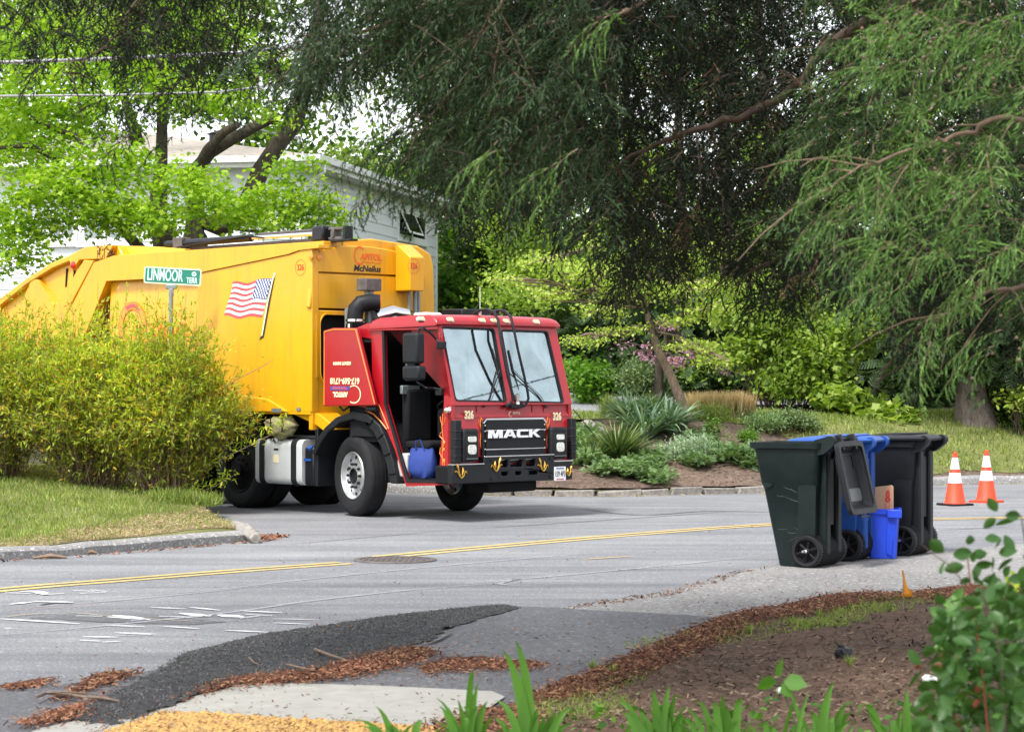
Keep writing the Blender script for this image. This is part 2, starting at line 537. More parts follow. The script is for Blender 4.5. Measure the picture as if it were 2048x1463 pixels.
M['cardboard'] = plain('cardboard', (.50, .30, .185), .9, var=.1, scale=5)
M['cone'] = plain('cone orange', (.80, .05, .012), .55, var=.14, scale=8, dirt=.3)
M['conewhite'] = plain('reflective collar', (.72, .68, .68), .4, var=.1, scale=14, dirt=.3)
M['flag'] = plain('marker flag', (.70, .27, .01), .6, var=.15)
M['signgreen'] = plain('sign green', (.0, .165, .11), .4, var=.06)
M['signedge'] = plain('sign edge', (.62, .66, .48), .5)
M['signwhite'] = plain('sign white', (.62, .80, .74), .4)
M['galv'] = plain('galvanised steel', (.22, .25, .25), .5, .5, var=.15)
M['siding'] = plain('pale grey siding', (.76, .79, .82), .7, var=.04, scale=2)
M['trim'] = plain('white trim', (.78, .79, .78), .6, var=.04)
M['soffit'] = plain('soffit', (.56, .55, .52), .8)
M['roof'] = soil('roof shingle', [(.2, .175, .15), (.28, .25, .22), (.36, .32, .29)], 6, .6, .3)
M['wire'] = plain('grey cable', (.33, .34, .35), .6)
M['wireblk'] = plain('black cable', (.03, .03, .03), .6)
M['barkdark'] = bark('dark wet bark', (.016, .012, .008), (.085, .066, .045))
M['barkgrey'] = bark('grey brown bark', (.07, .05, .038), (.25, .2, .16))
M['barkpeel'] = bark('peeling cinnamon bark', (.10, .07, .05), (.38, .27, .20), 12)
M['barkcedar'] = bark('fibrous cedar bark', (.07, .05, .042), (.26, .215, .185), 8)
M['twig'] = plain('twig wood', (.19, .13, .09), .9, var=.3, scale=20)
M['twigbrown'] = plain('brown twig wood', (.17, .11, .075), .9, var=.4, scale=20)
M['twigdark'] = plain('dark twig wood', (.075, .05, .035), .9, var=.35, scale=20)
M['maple'] = leafmat('lime maple leaves', (.13, .27, .012), (.27, .46, .025), (.42, .56, .06), .5)
M['maple2'] = leafmat('mid green maple leaves', (.05, .14, .012), (.12, .27, .025), (.2, .36, .04), .45)
M['cherry'] = leafmat('pale lime young leaves', (.22, .36, .05), (.44, .56, .12), (.6, .68, .24), .5)
M['wood'] = leafmat('woodland leaves', (.04, .10, .015), (.11, .21, .03), (.24, .34, .06), .4, patchscale=.5)
M['woodlime'] = leafmat('woodland lime leaves', (.12, .22, .025), (.26, .40, .06), (.42, .54, .12), .52, patchscale=.5)
M['hemlock'] = leafmat('hemlock needles', (.014, .032, .010), (.035, .07, .02), (.06, .11, .03), .2, patchscale=.8)
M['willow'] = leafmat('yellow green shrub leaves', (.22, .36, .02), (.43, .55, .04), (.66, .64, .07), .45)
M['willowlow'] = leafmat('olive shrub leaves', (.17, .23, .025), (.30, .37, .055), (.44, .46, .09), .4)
M['flower'] = leafmat('faded yellow flowers', (.45, .27, .03), (.62, .38, .03), (.55, .28, .05), .4)
M['redbud'] = leafmat('pink redbud blossom', (.30, .13, .26), (.46, .24, .42), (.58, .38, .54), .4)
M['bigleaf'] = leafmat('broad shrub leaves', (.11, .19, .025), (.25, .38, .06), (.42, .52, .13), .48)
M['azalea'] = leafmat('grey green shrub leaves', (.06, .11, .05), (.16, .24, .10), (.26, .34, .15), .3)
M['azaleadk'] = leafmat('bronze shrub leaves', (.06, .03, .03), (.11, .06, .045), (.14, .12, .06), .3)
M['iris'] = leafmat('blue green strap leaves', (.06, .12, .08), (.15, .25, .17), (.32, .43, .31), .25)
M['yucca'] = leafmat('yucca blades', (.045, .095, .04), (.12, .2, .07), (.32, .38, .12), .2)
M['silver'] = leafmat('silver green foliage', (.2, .29, .2), (.34, .45, .33), (.48, .58, .44), .3)
M['juniper'] = leafmat('juniper ground cover', (.07, .14, .05), (.17, .28, .11), (.28, .40, .19), .3)
M['tan'] = leafmat('dry grass stubble', (.38, .27, .14), (.62, .46, .27), (.75, .6, .4), .3)
M['grass'] = leafmat('grass blades', (.13, .2, .035), (.25, .34, .075), (.42, .44, .17), .4, patchscale=1.5)
M['grassdry'] = leafmat('dry grass blades', (.22, .17, .09), (.4, .31, .19), (.5, .42, .28), .3)
M['lily'] = leafmat('daylily leaves', (.045, .13, .02), (.085, .22, .03), (.16, .33, .05), .4)
M['rose'] = leafmat('rose leaves', (.03, .085, .02), (.065, .16, .035), (.13, .26, .06), .3, rough=.4)
M['rosered'] = leafmat('reddish rose leaves', (.2, .05, .03), (.3, .08, .05), None, .3)
M['cedar_shade'] = leafmat('shade darkened cedar foliage', (.005, .011, .006), (.012, .026, .011), (.028, .048, .018), .12, rough=.8, patchscale=1.2)  # cedar green darkened so the colour carries the shade inside the canopy
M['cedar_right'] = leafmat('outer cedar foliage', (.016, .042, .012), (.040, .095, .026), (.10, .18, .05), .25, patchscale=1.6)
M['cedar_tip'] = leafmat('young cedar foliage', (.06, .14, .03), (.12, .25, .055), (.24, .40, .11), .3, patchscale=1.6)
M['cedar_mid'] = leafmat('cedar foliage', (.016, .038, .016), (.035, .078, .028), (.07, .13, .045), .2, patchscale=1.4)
M['cedar_brown'] = leafmat('browned cedar foliage', (.10, .055, .03), (.17, .10, .055), None, .2)
M['chip'] = leafmat('bark chips', (.055, .02, .012), (.16, .058, .03), (.40, .22, .13), 0.0, .9)
M['chipbrown'] = leafmat('mulch chips', (.035, .022, .016), (.095, .06, .043), (.30, .22, .16), 0.0, .9)
M['litter'] = plain('black crumpled plastic', (.008, .008, .012), .3, var=.3)
M['hazel'] = plain('stick', (.16, .11, .08), .9, var=.3, scale=20)
# ================================================================ GROUND
KX = [-60, -30, -20, -12, -9, -6, -3.1, -0.9, 1.31, 3.81, 5.9, 7.2, 8.4, 10.7, 16, 30, 60]
KD = [92, 62, 52, 44.3, 41.2, 38.2, 35.4, 33.9, 33.4, 34.6, 36.1, 37.3, 37.6, 38.1, 39.5, 44, 55]
def dk(x): return float(np.interp(x, KX, KD))
def zfar(x, y):
    d = max(0.0, y - dk(x))
    z = .055 + .215*min(d, 4.0) + .035*max(0, min(d, 60) - 4.0)
    if x < -1.2:                                    # flatter towards the side street
        z = z*.55 + .03 if d < 12 else z*.8
    z += .035*math.sin(x*1.7 + y*.9)*min(1, d) + .05*math.sin(x*.6 - y*.5)*min(1, d*.5)
    return z
EDGE = [(-2.66, 24.3), (-3.15, 25.6), (-3.65, 27.2), (-4.5, 29.4), (-6.0, 31.0), (-9.0, 33.8), (-13, 37.8), (-20, 44.8), (-34, 58.8)]
FRONT = [(-34, -6), (-14, 13.2), (-9.5, 17.3), (-7, 19.55), (-4.89, 21.49), (-4.37, 21.98), (-3.68, 22.9), (-3.09, 23.75), (-2.8, 24.08)]
def zlawn(x, y):
    a = min(1, max(0, (-x - 2.4)/5.0)); b = min(1, max(0, (y + .75*x - 19.8)/8.0))
    return .085 + .60*(a*a*(3-2*a))*b + .012*math.sin(3*x + 2*y)

patch('ground', [(-320, -40), (320, -40), (320, 520), (-320, 520)], lambda x, y: -.10, M['ground'], 60)
patch('road', [(-24, -12), (26, -12), (40, 30), (26, 50), (8, 41), (-4, 40), (-26, 62), (-44, 74), (-40, 30), (-24, 0)], lambda x, y: 0.0, M['asphalt'], 4)

# far side: kerb line, bed, bank
inner = [(x, d + .10) for x, d in zip(KX, KD)]
nb = [p for p in inner if -20 <= p[0] <= 30]
patch('garden_bank', nb + [(30, 62), (-20, 62)], lambda x, y: zfar(x, y), M['ground'], .55)
patch('far_ground', [(-60, 92), (-30, 62), (-20, 62), (30, 62), (60, 62), (60, 260), (-60, 260)], lambda x, y: zfar(x, max(y, 62)) + .12*max(0, min(y, 140)-70), M['ground'], 6)
# mulch bed in front, grass behind, each a few mm above
bedpoly = [(-6, dk(-6)+.12), (-3.1, dk(-3.1)+.12), (-.9, dk(-.9)+.12), (1.31, dk(1.31)+.12), (3.81, dk(3.81)+.12), (5.9, dk(5.9)+.12), (7.2, dk(7.2)+.12), (8.4, dk(8.4)+.12), (10.7, dk(10.7)+.12), (16, dk(16)+.12), (16, dk(16)+1.1), (10.7, dk(10.7)+1.1), (8.4, dk(8.4)+1), (6.2, dk(6.2)+1), (5.6, 38.6), (4.4, 39.2), (2.6, 39.8), (.5, 39.2), (-2, 39.5), (-7, 41)]
patch('mulch_bed', rough_poly(bedpoly, .04, .3, 3), lambda x, y: zfar(x, y) + .035, M['mulch'], .4)
grasspoly = [(5.0, dk(5.0)+.5), (6.5, dk(6.5)+.45), (7.6, dk(7.6)+.55), (10, dk(10)+.5), (22, dk(22)+.5), (24, 50), (14, 49), (8.8, 45.5), (6.5, 44.5), (4.6, 43.8), (1.2, 43.0), (-.2, 41), (2.4, 39.2), (4.5, 38.6), (5.6, 37.6)]
patch('grass_bank', rough_poly(grasspoly, .1, .4, 4), lambda x, y: zfar(x, y) + .045, M['lawnbase'], .5)
pd = [(.2, 40.6), (1.6, 41.3), (2.9, 43.3), (3.3, 46.5), (9, 50.5), (9, 54), (1.4, 50.0), (-6, 48.0), (-6, 43.5), (-2, 42.2)]
patch('driveway', pd, lambda x, y: zfar(x, y) + .07, M['drive'], .5)

# granite kerb stones along the bed
ks = empty('granite_kerb', (1.3, 33.4, 0)); tag(ks, kind='structure')
stone_me = []
for i in range(5):
    mb = MB(); r_ = random.Random(i)
    L, w, h = .46 + .05*i, .17, .115
    mb.box(-L/2, L/2, -w/2, w/2, -.06, h)
    o = mb.build('stone', M['granite'], None, bevel=.02)
    for v in o.data.vertices:
        v.co.x += r_.uniform(-.03, .03); v.co.y += r_.uniform(-.025, .025); v.co.z += r_.uniform(-.025, .02)
    stone_me.append(o.data); bpy.data.objects.remove(o)
x = -1.0; i = 0
rs = random.Random(5)
while x < 5.6:
    L = .46 + .05*(i % 5)
    sl = (dk(x + .3) - dk(x)) / .3; a = math.atan(sl); st = (L + rs.uniform(.015, .06))*math.cos(a)
    o = link('stone', stone_me[i % 5], ks)
    o.location = (x + st/2 - 1.3, dk(x + st/2) + .09 - 33.4, rs.uniform(-.03, .0)); o.rotation_euler = (rs.uniform(-.05, .05), rs.uniform(-.03, .03), a + rs.uniform(-.03, .03))
    b = o.modifiers.new('bevel', 'BEVEL'); b.width = .02; b.segments = 2
    x += st; i += 1
# plain kerb: right-hand bank and round the side street
def kerb_strip(name, line, w=.16, h=.13, mat='kerb', side=1, zf=None):
    mb = MB(); vs = []; n = len(line)
    for i, p in enumerate(line):
        a = Vector(line[max(i-1, 0)]); b = Vector(line[min(i+1, n-1)]); t = (b-a).normalized(); nn = Vector((-t.y, t.x))*side
        q = Vector(p); jj = rs.uniform(-.012, .012)
        for (o, z) in ((0, -.05), (.0, h*.72+jj), (.035, h+jj), (w, h + .012 + jj), (w, -.05)):
            c = q + nn*o; vs.append((c.x, c.y, z))
    fs = []
    for i in range(n-1):
        for k in range(4):
            a = i*5+k; fs.append((a, a+1, a+6, a+5))
    fs.append((0, 1, 2, 3, 4)); fs.append(tuple((n-1)*5+k for k in range(5)))
    mb.add(vs, fs); o = mb.build(name, M[mat], None, ang=50); o['kind'] = 'structure'; return o
def densify(line, step):
    out = []
    for a, b in zip(line[:-1], line[1:]):
        L = math.dist(a, b); k = max(1, int(L/step))
        out += [(a[0]+(b[0]-a[0])*j/k, a[1]+(b[1]-a[1])*j/k) for j in range(k)]
    return out + [line[-1]]
kerb_strip('kerb', densify([(x, dk(x)) for x in (5.75, 6.6, 7.2, 8.4, 10.7, 16, 30)], .5), side=1)
kerb_strip('kerb', densify([(x, dk(x)) for x in (-30, -20, -12, -9, -6, -3.1, -1.05)], .5), side=1)
kerb_strip('kerb', densify(FRONT, .35), w=.15, h=.10, side=1)
# near left lawn with its worn thatch strip
lawn = [(a+.0, b+.0) for a, b in densify(FRONT, .5)]
lawn = [(x-.11, y+.11) for x, y in lawn] + [(x-.05, y) for x, y in densify(EDGE, .6)] + [(-60, 60), (-60, 0)]
patch('lawn', lawn, zlawn, M['lawnbase'], .35)
th = [g(-40, 1094, .11), g(100, 1084, .11), g(200, 1077, .11), g(300, 1067, .11), g(380, 1059, .11), g(440, 1056, .11), g(492, 1056, .11), g(487, 1048, .11), g(440, 1035, .13), g(408, 1018, .13), g(370, 1022, .15), g(320, 1030, .15), g(250, 1037, .16), g(180, 1045, .16), g(90, 1058, .16), g(-40, 1066, .16)]
thp = rough_poly([(p.x, p.y) for p in th], .05, .2, 8)
patch('dry_thatch', thp, lambda x, y: zlawn(x, y) + .006, M['drygrass'], .2)
# corner granite stone
mb = MB(); a, b = g(470, 1052, .1), g(512, 1077, .05)
mb.tube([a, (a+b)/2 + Vector((0, 0, .02)), b], [.07, .085, .06], 6)
tag(mb.build('kerb_stone', M['granite'], None, bevel=.01), 'pale half buried granite kerb stone at the corner of the thatch strip', 'stone')

# ---- side of the road nearest the camera
def pxpoly(pts, z=0.0): return [tuple(g(x, y, z)[:2]) for x, y in pts]
def flat(z): return lambda x, y: z
patch('pale_apron', rough_poly(pxpoly([(1075, 1222), (1180, 1207), (1300, 1190), (1400, 1168), (1450, 1152), (1500, 1138), (1560, 1132), (1700, 1122), (1900, 1102), (2100, 1082), (2500, 1060), (2700, 1150), (2100, 1290), (1500, 1330), (1200, 1300)]), .02, .15, 2), flat(.005), M['asphalt_pale'], .8)
patch('dark_apron', rough_poly(pxpoly([(560, 1365), (700, 1300), (860, 1250), (1000, 1213), (1100, 1216), (1230, 1224), (1380, 1232), (1470, 1240), (1500, 1290), (1350, 1400), (1100, 1500), (500, 1500)]), .02, .15, 5), flat(.010), M['asphalt_dark'], .8)
patch('dark_shoulder', rough_poly(pxpoly([(-300, 1400), (-40, 1385), (60, 1376), (150, 1366), (240, 1352), (330, 1336), (390, 1318), (420, 1330), (300, 1420), (200, 1520), (-300, 1700)]), .02, .15, 6), flat(.006), M['asphalt_dark'], .8)
# black asphalt berm: a hump of hand-laid asphalt
RID = [g(x, y)[:2] for x, y in ((185, 1440), (260, 1412), (330, 1378), (385, 1342), (440, 1322), (520, 1306), (620, 1292), (720, 1278), (820, 1262))]
def zberm(x, y):
    best = 9
    for i in range(len(RID)-1):
        a, b = Vector(RID[i]), Vector(RID[i+1]); p = Vector((x, y)); ab = b-a
        t = max(0, min(1, (p-a).dot(ab)/ab.length_squared)); d = (p-a-ab*t).length
        hh = .075*(1 - .55*(i+t)/8)*(min(1, (i+t)/1.5)*.7+.3)
        best = min(best, d/ 1) if False else best
        v = hh*math.exp(-(d/.24)**2)
        zberm.m = max(zberm.m, v) if i else v
    return .013 + zberm.m + .012*math.sin(x*31+y*3)*math.sin(y*27-x*4)*(1 if zberm.m > .01 else .4) + rng.uniform(0, .010)*(1 if zberm.m > .01 else .5)
bp = pxpoly([(150, 1447), (200, 1418), (270, 1390), (330, 1355), (378, 1313), (430, 1296), (520, 1272), (620, 1258), (760, 1237), (900, 1220), (1010, 1211), (1040, 1219), (960, 1240), (890, 1262), (862, 1284), (800, 1300), (700, 1328), (640, 1345), (560, 1362), (480, 1372), (420, 1388), (340, 1420), (260, 1452), (200, 1463)])
patch('asphalt_berm', rough_poly(bp, .025, .08, 7), zberm, M['asphalt_black'], .055)
gr_v = np.array([(0, 0, 1), (1, .1, .1), (.2, 1, 0), (-.9, .3, .1), (-.3, -1, 0)]); gr_f = [(0, 1, 2), (0, 2, 3), (0, 3, 4), (0, 4, 1)]
q = sample_poly(bp, 26000); q = np.array([(a + random.gauss(0, .02), b + random.gauss(0, .02), zberm(a, b)) for a, b in q])
V, T = stamp(gr_v, gr_f, q, rng.uniform(.002, .0065, len(q)), rng.uniform(0, 6.3, len(q)), rng.normal(0, .3, len(q)), rng.normal(0, .3, len(q)))
o = np_mesh('asphalt_grit', V, T, M['tarstone']); o['kind'] = 'stuff'
# crack between berm and apron
def ribbon(name, pts, w, mat, z=.02, world=False, seed=0, taper=True, kind='structure'):
    P = [Vector(p) if world else g(*p) for p in pts]
    if len(P) > 2:
        S = []
        for i in range(len(P)-1):
            a, b, c, d = P[max(i-1, 0)], P[i], P[i+1], P[min(i+2, len(P)-1)]
            for k in range(5):
                t = k/5; S.append(.5*((2*b) + (c-a)*t + (2*a-5*b+4*c-d)*t*t + (3*b-3*c+d-a)*t**3))
        P = S + [P[-1]]
    q = []; rr = random.Random(seed)
    for a, b in zip(P[:-1], P[1:]):
        k = max(1, int((b-a).length/.12))
        q += [a.lerp(b, j/k) for j in range(k)]
    q.append(P[-1]); n = len(q); vs = []
    for i, p in enumerate(q):
        t = (q[min(i+1, n-1)] - q[max(i-1, 0)]); t.z = 0; t.normalize(); s = Vector((-t.y, t.x, 0))
        e = min(1, .25 + 3*i/n, .25 + 3*(n-1-i)/n) if taper else 1
        ww = w*.5*e*rr.uniform(.86, 1.12)
        for sg in (-1, 1): c = p + s*sg*ww; vs.append((c.x, c.y, z))
    fs = [(2*i, 2*i+1, 2*i+3, 2*i+2) for i in range(n-1)]
    mb = MB().add(vs, fs); o = mb.build(name, M[mat], None, smooth=False)
    if kind: o['kind'] = kind
    return o
ribbon('crack', [(838, 1295), (862, 1291), (880, 1284), (905, 1271)], .02, 'dark', .018)

# painted lines (the double yellow line breaks at the manhole)
def yline(off, p, nm='yellow_line'):
    P = [g(x, y) for x, y in p]; q = []
    for i, v in enumerate(P):
        t = (P[min(i+1, len(P)-1)] - P[max(i-1, 0)]).normalized(); s = Vector((-t.y, t.x, 0)); q.append(v + s*off)
    ribbon(nm, q, .085, 'yline', .006, world=True, taper=False, seed=int(abs(off)*100))
LL = [(-260, 1212), (0, 1180), (230, 1161), (470, 1142), (690, 1126)]
RL = [(762, 1114), (1000, 1092), (1250, 1070), (1530, 1049.5), (1750, 1041), (1990, 1036), (2200, 1034)]
for off in (-.10, .10):
    yline(off, LL); yline(off, RL)
W = [([(10, 1186), (62, 1187)], .05), ([(40, 1183), (75, 1184), (92, 1190)], .06), ([(84, 1190), (128, 1187)], .05), ([(148, 1181), (190, 1183)], .05), ([(160, 1187), (212, 1185)], .06), ([(180, 1180), (214, 1183)], .04),
     ([(152, 1232), (205, 1233)], .05), ([(215, 1234), (262, 1238)], .09), ([(225, 1231), (300, 1240)], .06), ([(262, 1241), (306, 1238)], .05), ([(318, 1233), (372, 1234)], .05), ([(360, 1227), (420, 1233)], .07), ([(372, 1236), (424, 1231)], .04), ([(436, 1230), (486, 1235)], .09), ([(480, 1237), (520, 1232)], .05), ([(492, 1229), (545, 1232)], .05),
     ([(228, 1266), (312, 1269)], .035), ([(232, 1271), (300, 1270)], .03), ([(165, 1274), (238, 1275)], .035), ([(160, 1281), (200, 1283)], .05), ([(205, 1285), (240, 1283)], .05), ([(325, 1253), (400, 1258)], .025), ([(450, 1261), (535, 1265)], .03),
     ([(0, 1238), (160, 1248)], .03), ([(18, 1209), (68, 1204)], .04), ([(66, 1203), (146, 1205)], .045), ([(480, 1222), (566, 1226)], .03), ([(380, 1215), (440, 1221)], .03), ([(300, 1215), (370, 1218)], .03), ([(212, 1251), (290, 1254)], .025), ([(545, 1246), (620, 1249)], .025), ([(8, 1257), (26, 1257)], .05), ([(545, 1238), (640, 1240)], .02), ([(660, 1248), (700, 1246)], .03)]
mw = []
for i, (p, w) in enumerate(W): mw.append(ribbon('spray_mark', p, w*1.7, 'wline', .007, seed=i))
FA = [([(0, 1270), (160, 1256), (320, 1240), (480, 1222), (620, 1202), (820, 1180), (1010, 1165)], .05), ([(1010, 1165), (1040, 1158), (1000, 1168), (1078, 1172)], .045), ([(200, 1198), (420, 1180), (620, 1158), (900, 1130), (1250, 1100)], .04), ([(60, 1215), (330, 1192), (600, 1163)], .035), ([(930, 1168), (1130, 1150), (1330, 1131), (1520, 1112)], .05), ([(1230, 1137), (1440, 1138)], .03), ([(1540, 1085), (1700, 1072)], .03)]
for i, (p, w) in enumerate(FA): ribbon('faded_mark', p, w, 'wfaint', .005, seed=30+i)
ribbon('faded_mark', [(0, 1222), (90, 1217), (230, 1210)], .03, 'rfaint', .008)
ribbon('yellow_mark', [(0, 1236), (60, 1229), (130, 1227)], .03, 'yfaint', .0085)
ribbon('yellow_mark', [(130, 1224), (260, 1236), (400, 1244)], .03, 'yfaint', .0085)
ribbon('yellow_mark', [(1162, 1119), (1270, 1112)], .045, 'yline', .0065)
for i, (p, w) in enumerate([([(1160, 1017), (1280, 1030), (1420, 1022), (1600, 1026)], .05), ([(900, 1060), (1180, 1042), (1500, 1020)], .03), ([(80, 1210), (110, 1206), (150, 1207)], .05), ([(1880, 1060), (2048, 1052)], .03), ([(560, 1090), (900, 1060)], .02)]):
    ribbon('tar_seam', p, w, 'tar', .0045, seed=50+i)
pot = rough_poly(pxpoly([(60, 1236), (130, 1228), (250, 1232), (380, 1238), (460, 1243), (400, 1249), (260, 1246), (150, 1240)]), .03, .1, 9)
patch('sunken_patch', pot, flat(.0035), M['asphalt_dark'], .4)

# manhole cover (iron ring, lid, raised studs)
mc = g(790, 1120)
mh = empty('manhole_cover', (mc.x, mc.y, .0)); tag(mh, 'round rusty iron manhole cover set in the gap of the double yellow line', 'manhole cover')
MB().lathe([(.40, -.02), (.40, .008), (.395, .014), (.335, .014), (.335, .004)], (0, 0, 0), (0, 0, 1), 40, cap=False).build('ring', M['iron'], mh)
MB().lathe([(.325, -.02), (.325, .010), (0, .010)], (0, 0, 0), (0, 0, 1), 40, cap=False).build('lid', M['iron'], mh)
st = MB()
for a in range(-5, 6):
    for b in range(-5, 6):
        X, Y = a*.055, b*.055
        if X*X+Y*Y < .3**2: st.box(X-.016, X+.016, Y-.016, Y+.016, .010, .017)
o = st.build('stud', M['iron'], mh, smooth=False); o['kind'] = 'stuff'

# concrete landing and yellow tactile paving
cp = pxpoly([(-20, 1500), (84, 1463), (160, 1447), (240, 1427), (340, 1408), (420, 1392), (488, 1374), (600, 1373), (760, 1378), (985, 1389), (1010, 1400), (945, 1446), (860, 1460), (820, 1540), (400, 1600)])
patch('concrete_landing', cp, flat(.022), M['concrete'], .6)
tz = .034
tac = empty('tactile_paving', tuple(g(420, 1500, 0))); tag(tac, 'yellow tactile paving slab with raised domes, littered with bark', 'tactile paving')
tp = [(140, 1485), (250, 1448), (330, 1421), (420, 1423), (600, 1436), (750, 1443), (880, 1453), (830, 1540), (500, 1600)]
P = [g(x, y, tz) for x, y in tp]
mb = MB(); O = tac.location
mb.prism([(p.x-O.x, p.y-O.y) for p in P], lambda u, v, w: (u, v, w), .01, tz)
mb.build('slab', M['tactile'], tac, smooth=False)
dome_t = []
nr = 8
dv = [(0, 0, 1)] + [(math.cos(2*math.pi*k/nr)*.72, math.sin(2*math.pi*k/nr)*.72, .8) for k in range(nr)] + [(math.cos(2*math.pi*k/nr)*1.0, math.sin(2*math.pi*k/nr)*1.0, 0) for k in range(nr)]
df = [(0, 1+k, 1+(k+1) % nr) for k in range(nr)] + [(1+k, 1+nr+k, 1+nr+(k+1) % nr) for k in range(nr)] + [(1+k, 1+nr+(k+1) % nr, 1+(k+1) % nr) for k in range(nr)]
poly = [(p.x, p.y) for p in P]; X, Y = [], []
ca, sa = math.cos(R(30)), math.sin(R(30))
for a in range(-90, 90):
    for b in range(-90, 90):
        u, v = a*.058, b*.058
        X.append(O.x + u*ca - v*sa); Y.append(O.y + u*sa + v*ca)
X, Y = np.array(X), np.array(Y); ok = inpoly(poly, X, Y)
V, T = stamp(np.array(dv)*[.46, .46, .30], df, np.stack([X[ok]-O.x, Y[ok]-O.y, np.full(ok.sum(), tz)], 1), .034, 0, 0, 0)
o = np_mesh('dome', V, T, M['tactile'], tac, smooth=True); o['kind'] = 'stuff'

# near bed of soil at right and foreground
def zbed(x, y):
    yb = 17.2 + .35*x if x > 0 else 14
    d = max(0, (yb - y)); a = min(1, max(0, (x + .6)/2.5))
    return .018 + .05*min(1, d/2)*a + .014*math.sin(4*x+1.3*y)*a
bed = [(980, 1425), (1060, 1404), (1160, 1386), (1280, 1352), (1370, 1312), (1440, 1284), (1520, 1262), (1640, 1232), (1760, 1212), (1850, 1200), (2000, 1190), (2500, 1165)]
bedw = pxpoly(bed) + [(14, 15), (14, -6), (-1.5, -6), (-1.5, 6), (-.7, 10.2)]
patch('soil_bed', rough_poly(bedw, .03, .2, 11), zbed, M['soil'], .25)
patch('verge', [(-14, -6), (-1.4, -6), (-1.4, 6), (-.6, 10.6), (-2.0, 10.9), (-4, 10), (-9, 8)], flat(.019), M['soil'], .6)
# bark litter: sheets with ragged rims plus loose chips
ML = {'a': [(40, 1456), (110, 1430), (210, 1402), (320, 1382), (410, 1375), (490, 1360), (640, 1345), (700, 1328), (800, 1302), (868, 1303), (850, 1318), (760, 1340), (640, 1360), (560, 1366), (470, 1372), (360, 1391), (240, 1414), (110, 1444)],
      'b': [(840, 1336), (880, 1320), (960, 1315), (1050, 1324), (1100, 1331), (1040, 1338), (920, 1341), (850, 1346)],
      'c': [(1050, 1408), (1120, 1372), (1200, 1347), (1290, 1312), (1370, 1273), (1480, 1243), (1600, 1208), (1720, 1192), (1880, 1180), (2100, 1172), (2100, 1200), (1850, 1206), (1700, 1225), (1520, 1262), (1420, 1300), (1330, 1342), (1200, 1390), (1090, 1412)],
      'd': [(190, 1352), (230, 1344), (272, 1340), (250, 1352), (215, 1364), (170, 1378), (130, 1398), (110, 1400), (160, 1372)],
      'e': [(0, 1372), (60, 1362), (118, 1355), (90, 1366), (30, 1376)]}
for k, p in ML.items():
    patch('bark_litter', rough_poly(pxpoly(p), .035, .09, ord(k)), flat(.0745 if False else {'a': .030, 'b': .016, 'c': .085, 'd': .014, 'e': .012}[k]) if k != 'c' else (lambda x, y: zbed(x, y) + .006), M['redmulch'], .2)
# loose chips
cv = np.array([(-.5, -.14, 0), (.5, -.10, .05), (.46, .14, .02), (-.46, .12, .06), (0, 0, .16)]); cf = [(0, 1, 4), (1, 2, 4), (2, 3, 4), (3, 0, 4)]
def chips(name, poly, n, mat, size, zf, spread=10):
    q = sample_poly(poly, n); q = q + rng.normal(0, spread, q.shape)*[1.4, .35]
    pos = np.array([tuple(g(a, max(b, 1000), .02)) for a, b in q])
    pos[:, 2] = [zf(p[0], p[1]) for p in pos]
    s = rng.uniform(*size, len(pos))
    V, T = stamp(cv, cf, pos, s, rng.uniform(0, 6.3, len(pos)), rng.normal(0, .28, len(pos)), rng.normal(0, .3, len(pos)))
    o = np_mesh(name, V, T, M[mat]); o['kind'] = 'stuff'; return o
chips('bark_chips', ML['a'], 6500, 'chip', (.012, .042), lambda x, y: rng.uniform(.026, .045), 13)
chips('bark_chips', ML['b'], 1300, 'chip', (.012, .036), lambda x, y: .018 + rng.uniform(0, .012), 12)
chips('bark_chips', ML['c'], 10500, 'chip', (.012, .044), lambda x, y: zbed(x, y) + rng.uniform(.008, .03), 11)
chips('bark_chips', ML['c'], 1600, 'chip', (.012, .034), lambda x, y: .016 + max(0, zbed(x, y)-.018) + rng.uniform(0, .01), 26)
chips('bark_chips', ML['a'], 900, 'chip', (.01, .034), lambda x, y: .030 + rng.uniform(0, .01), 30)
chips('bark_chips', ML['d'], 600, 'chip', (.02, .05), lambda x, y: .018 + rng.uniform(0, .012), 9)
chips('bark_chips', ML['e'], 250, 'chip', (.02, .045), lambda x, y: .014 + rng.uniform(0, .008), 8)
chips('bark_chips', [(200, 1463), (330, 1425), (600, 1438), (860, 1452), (820, 1500), (100, 1500)], 900, 'chip', (.010, .030), lambda x, y: tz + rng.uniform(.002, .02), 4)
chips('bark_chips', [(900, 1430), (1080, 1410), (1100, 1470), (820, 1470)], 900, 'chip', (.02, .05), lambda x, y: .03 + rng.uniform(0, .02), 10)
chips('scattered_chips', [(600, 1230), (1450, 1235), (1250, 1340), (1000, 1380), (600, 1365)], 420, 'chip', (.012, .035), lambda x, y: .016 + rng.uniform(0, .005), 3)
chips('scattered_chips', [(500, 1376), (980, 1390), (900, 1440), (300, 1430)], 70, 'chip', (.01, .03), lambda x, y: .028, 3)
chips('scattered_chips', [(1180, 1212), (1560, 1140), (1800, 1150), (1700, 1190), (1300, 1230)], 160, 'chip', (.012, .03), lambda x, y: .010, 3)
chips('soil_chips', [(1050, 1400), (1400, 1310), (1600, 1240), (1900, 1200), (2048, 1200), (2048, 1470), (1000, 1470)], 5200, 'chipbrown', (.012, .05), lambda x, y: zbed(x, y) + rng.uniform(.002, .02), 5)
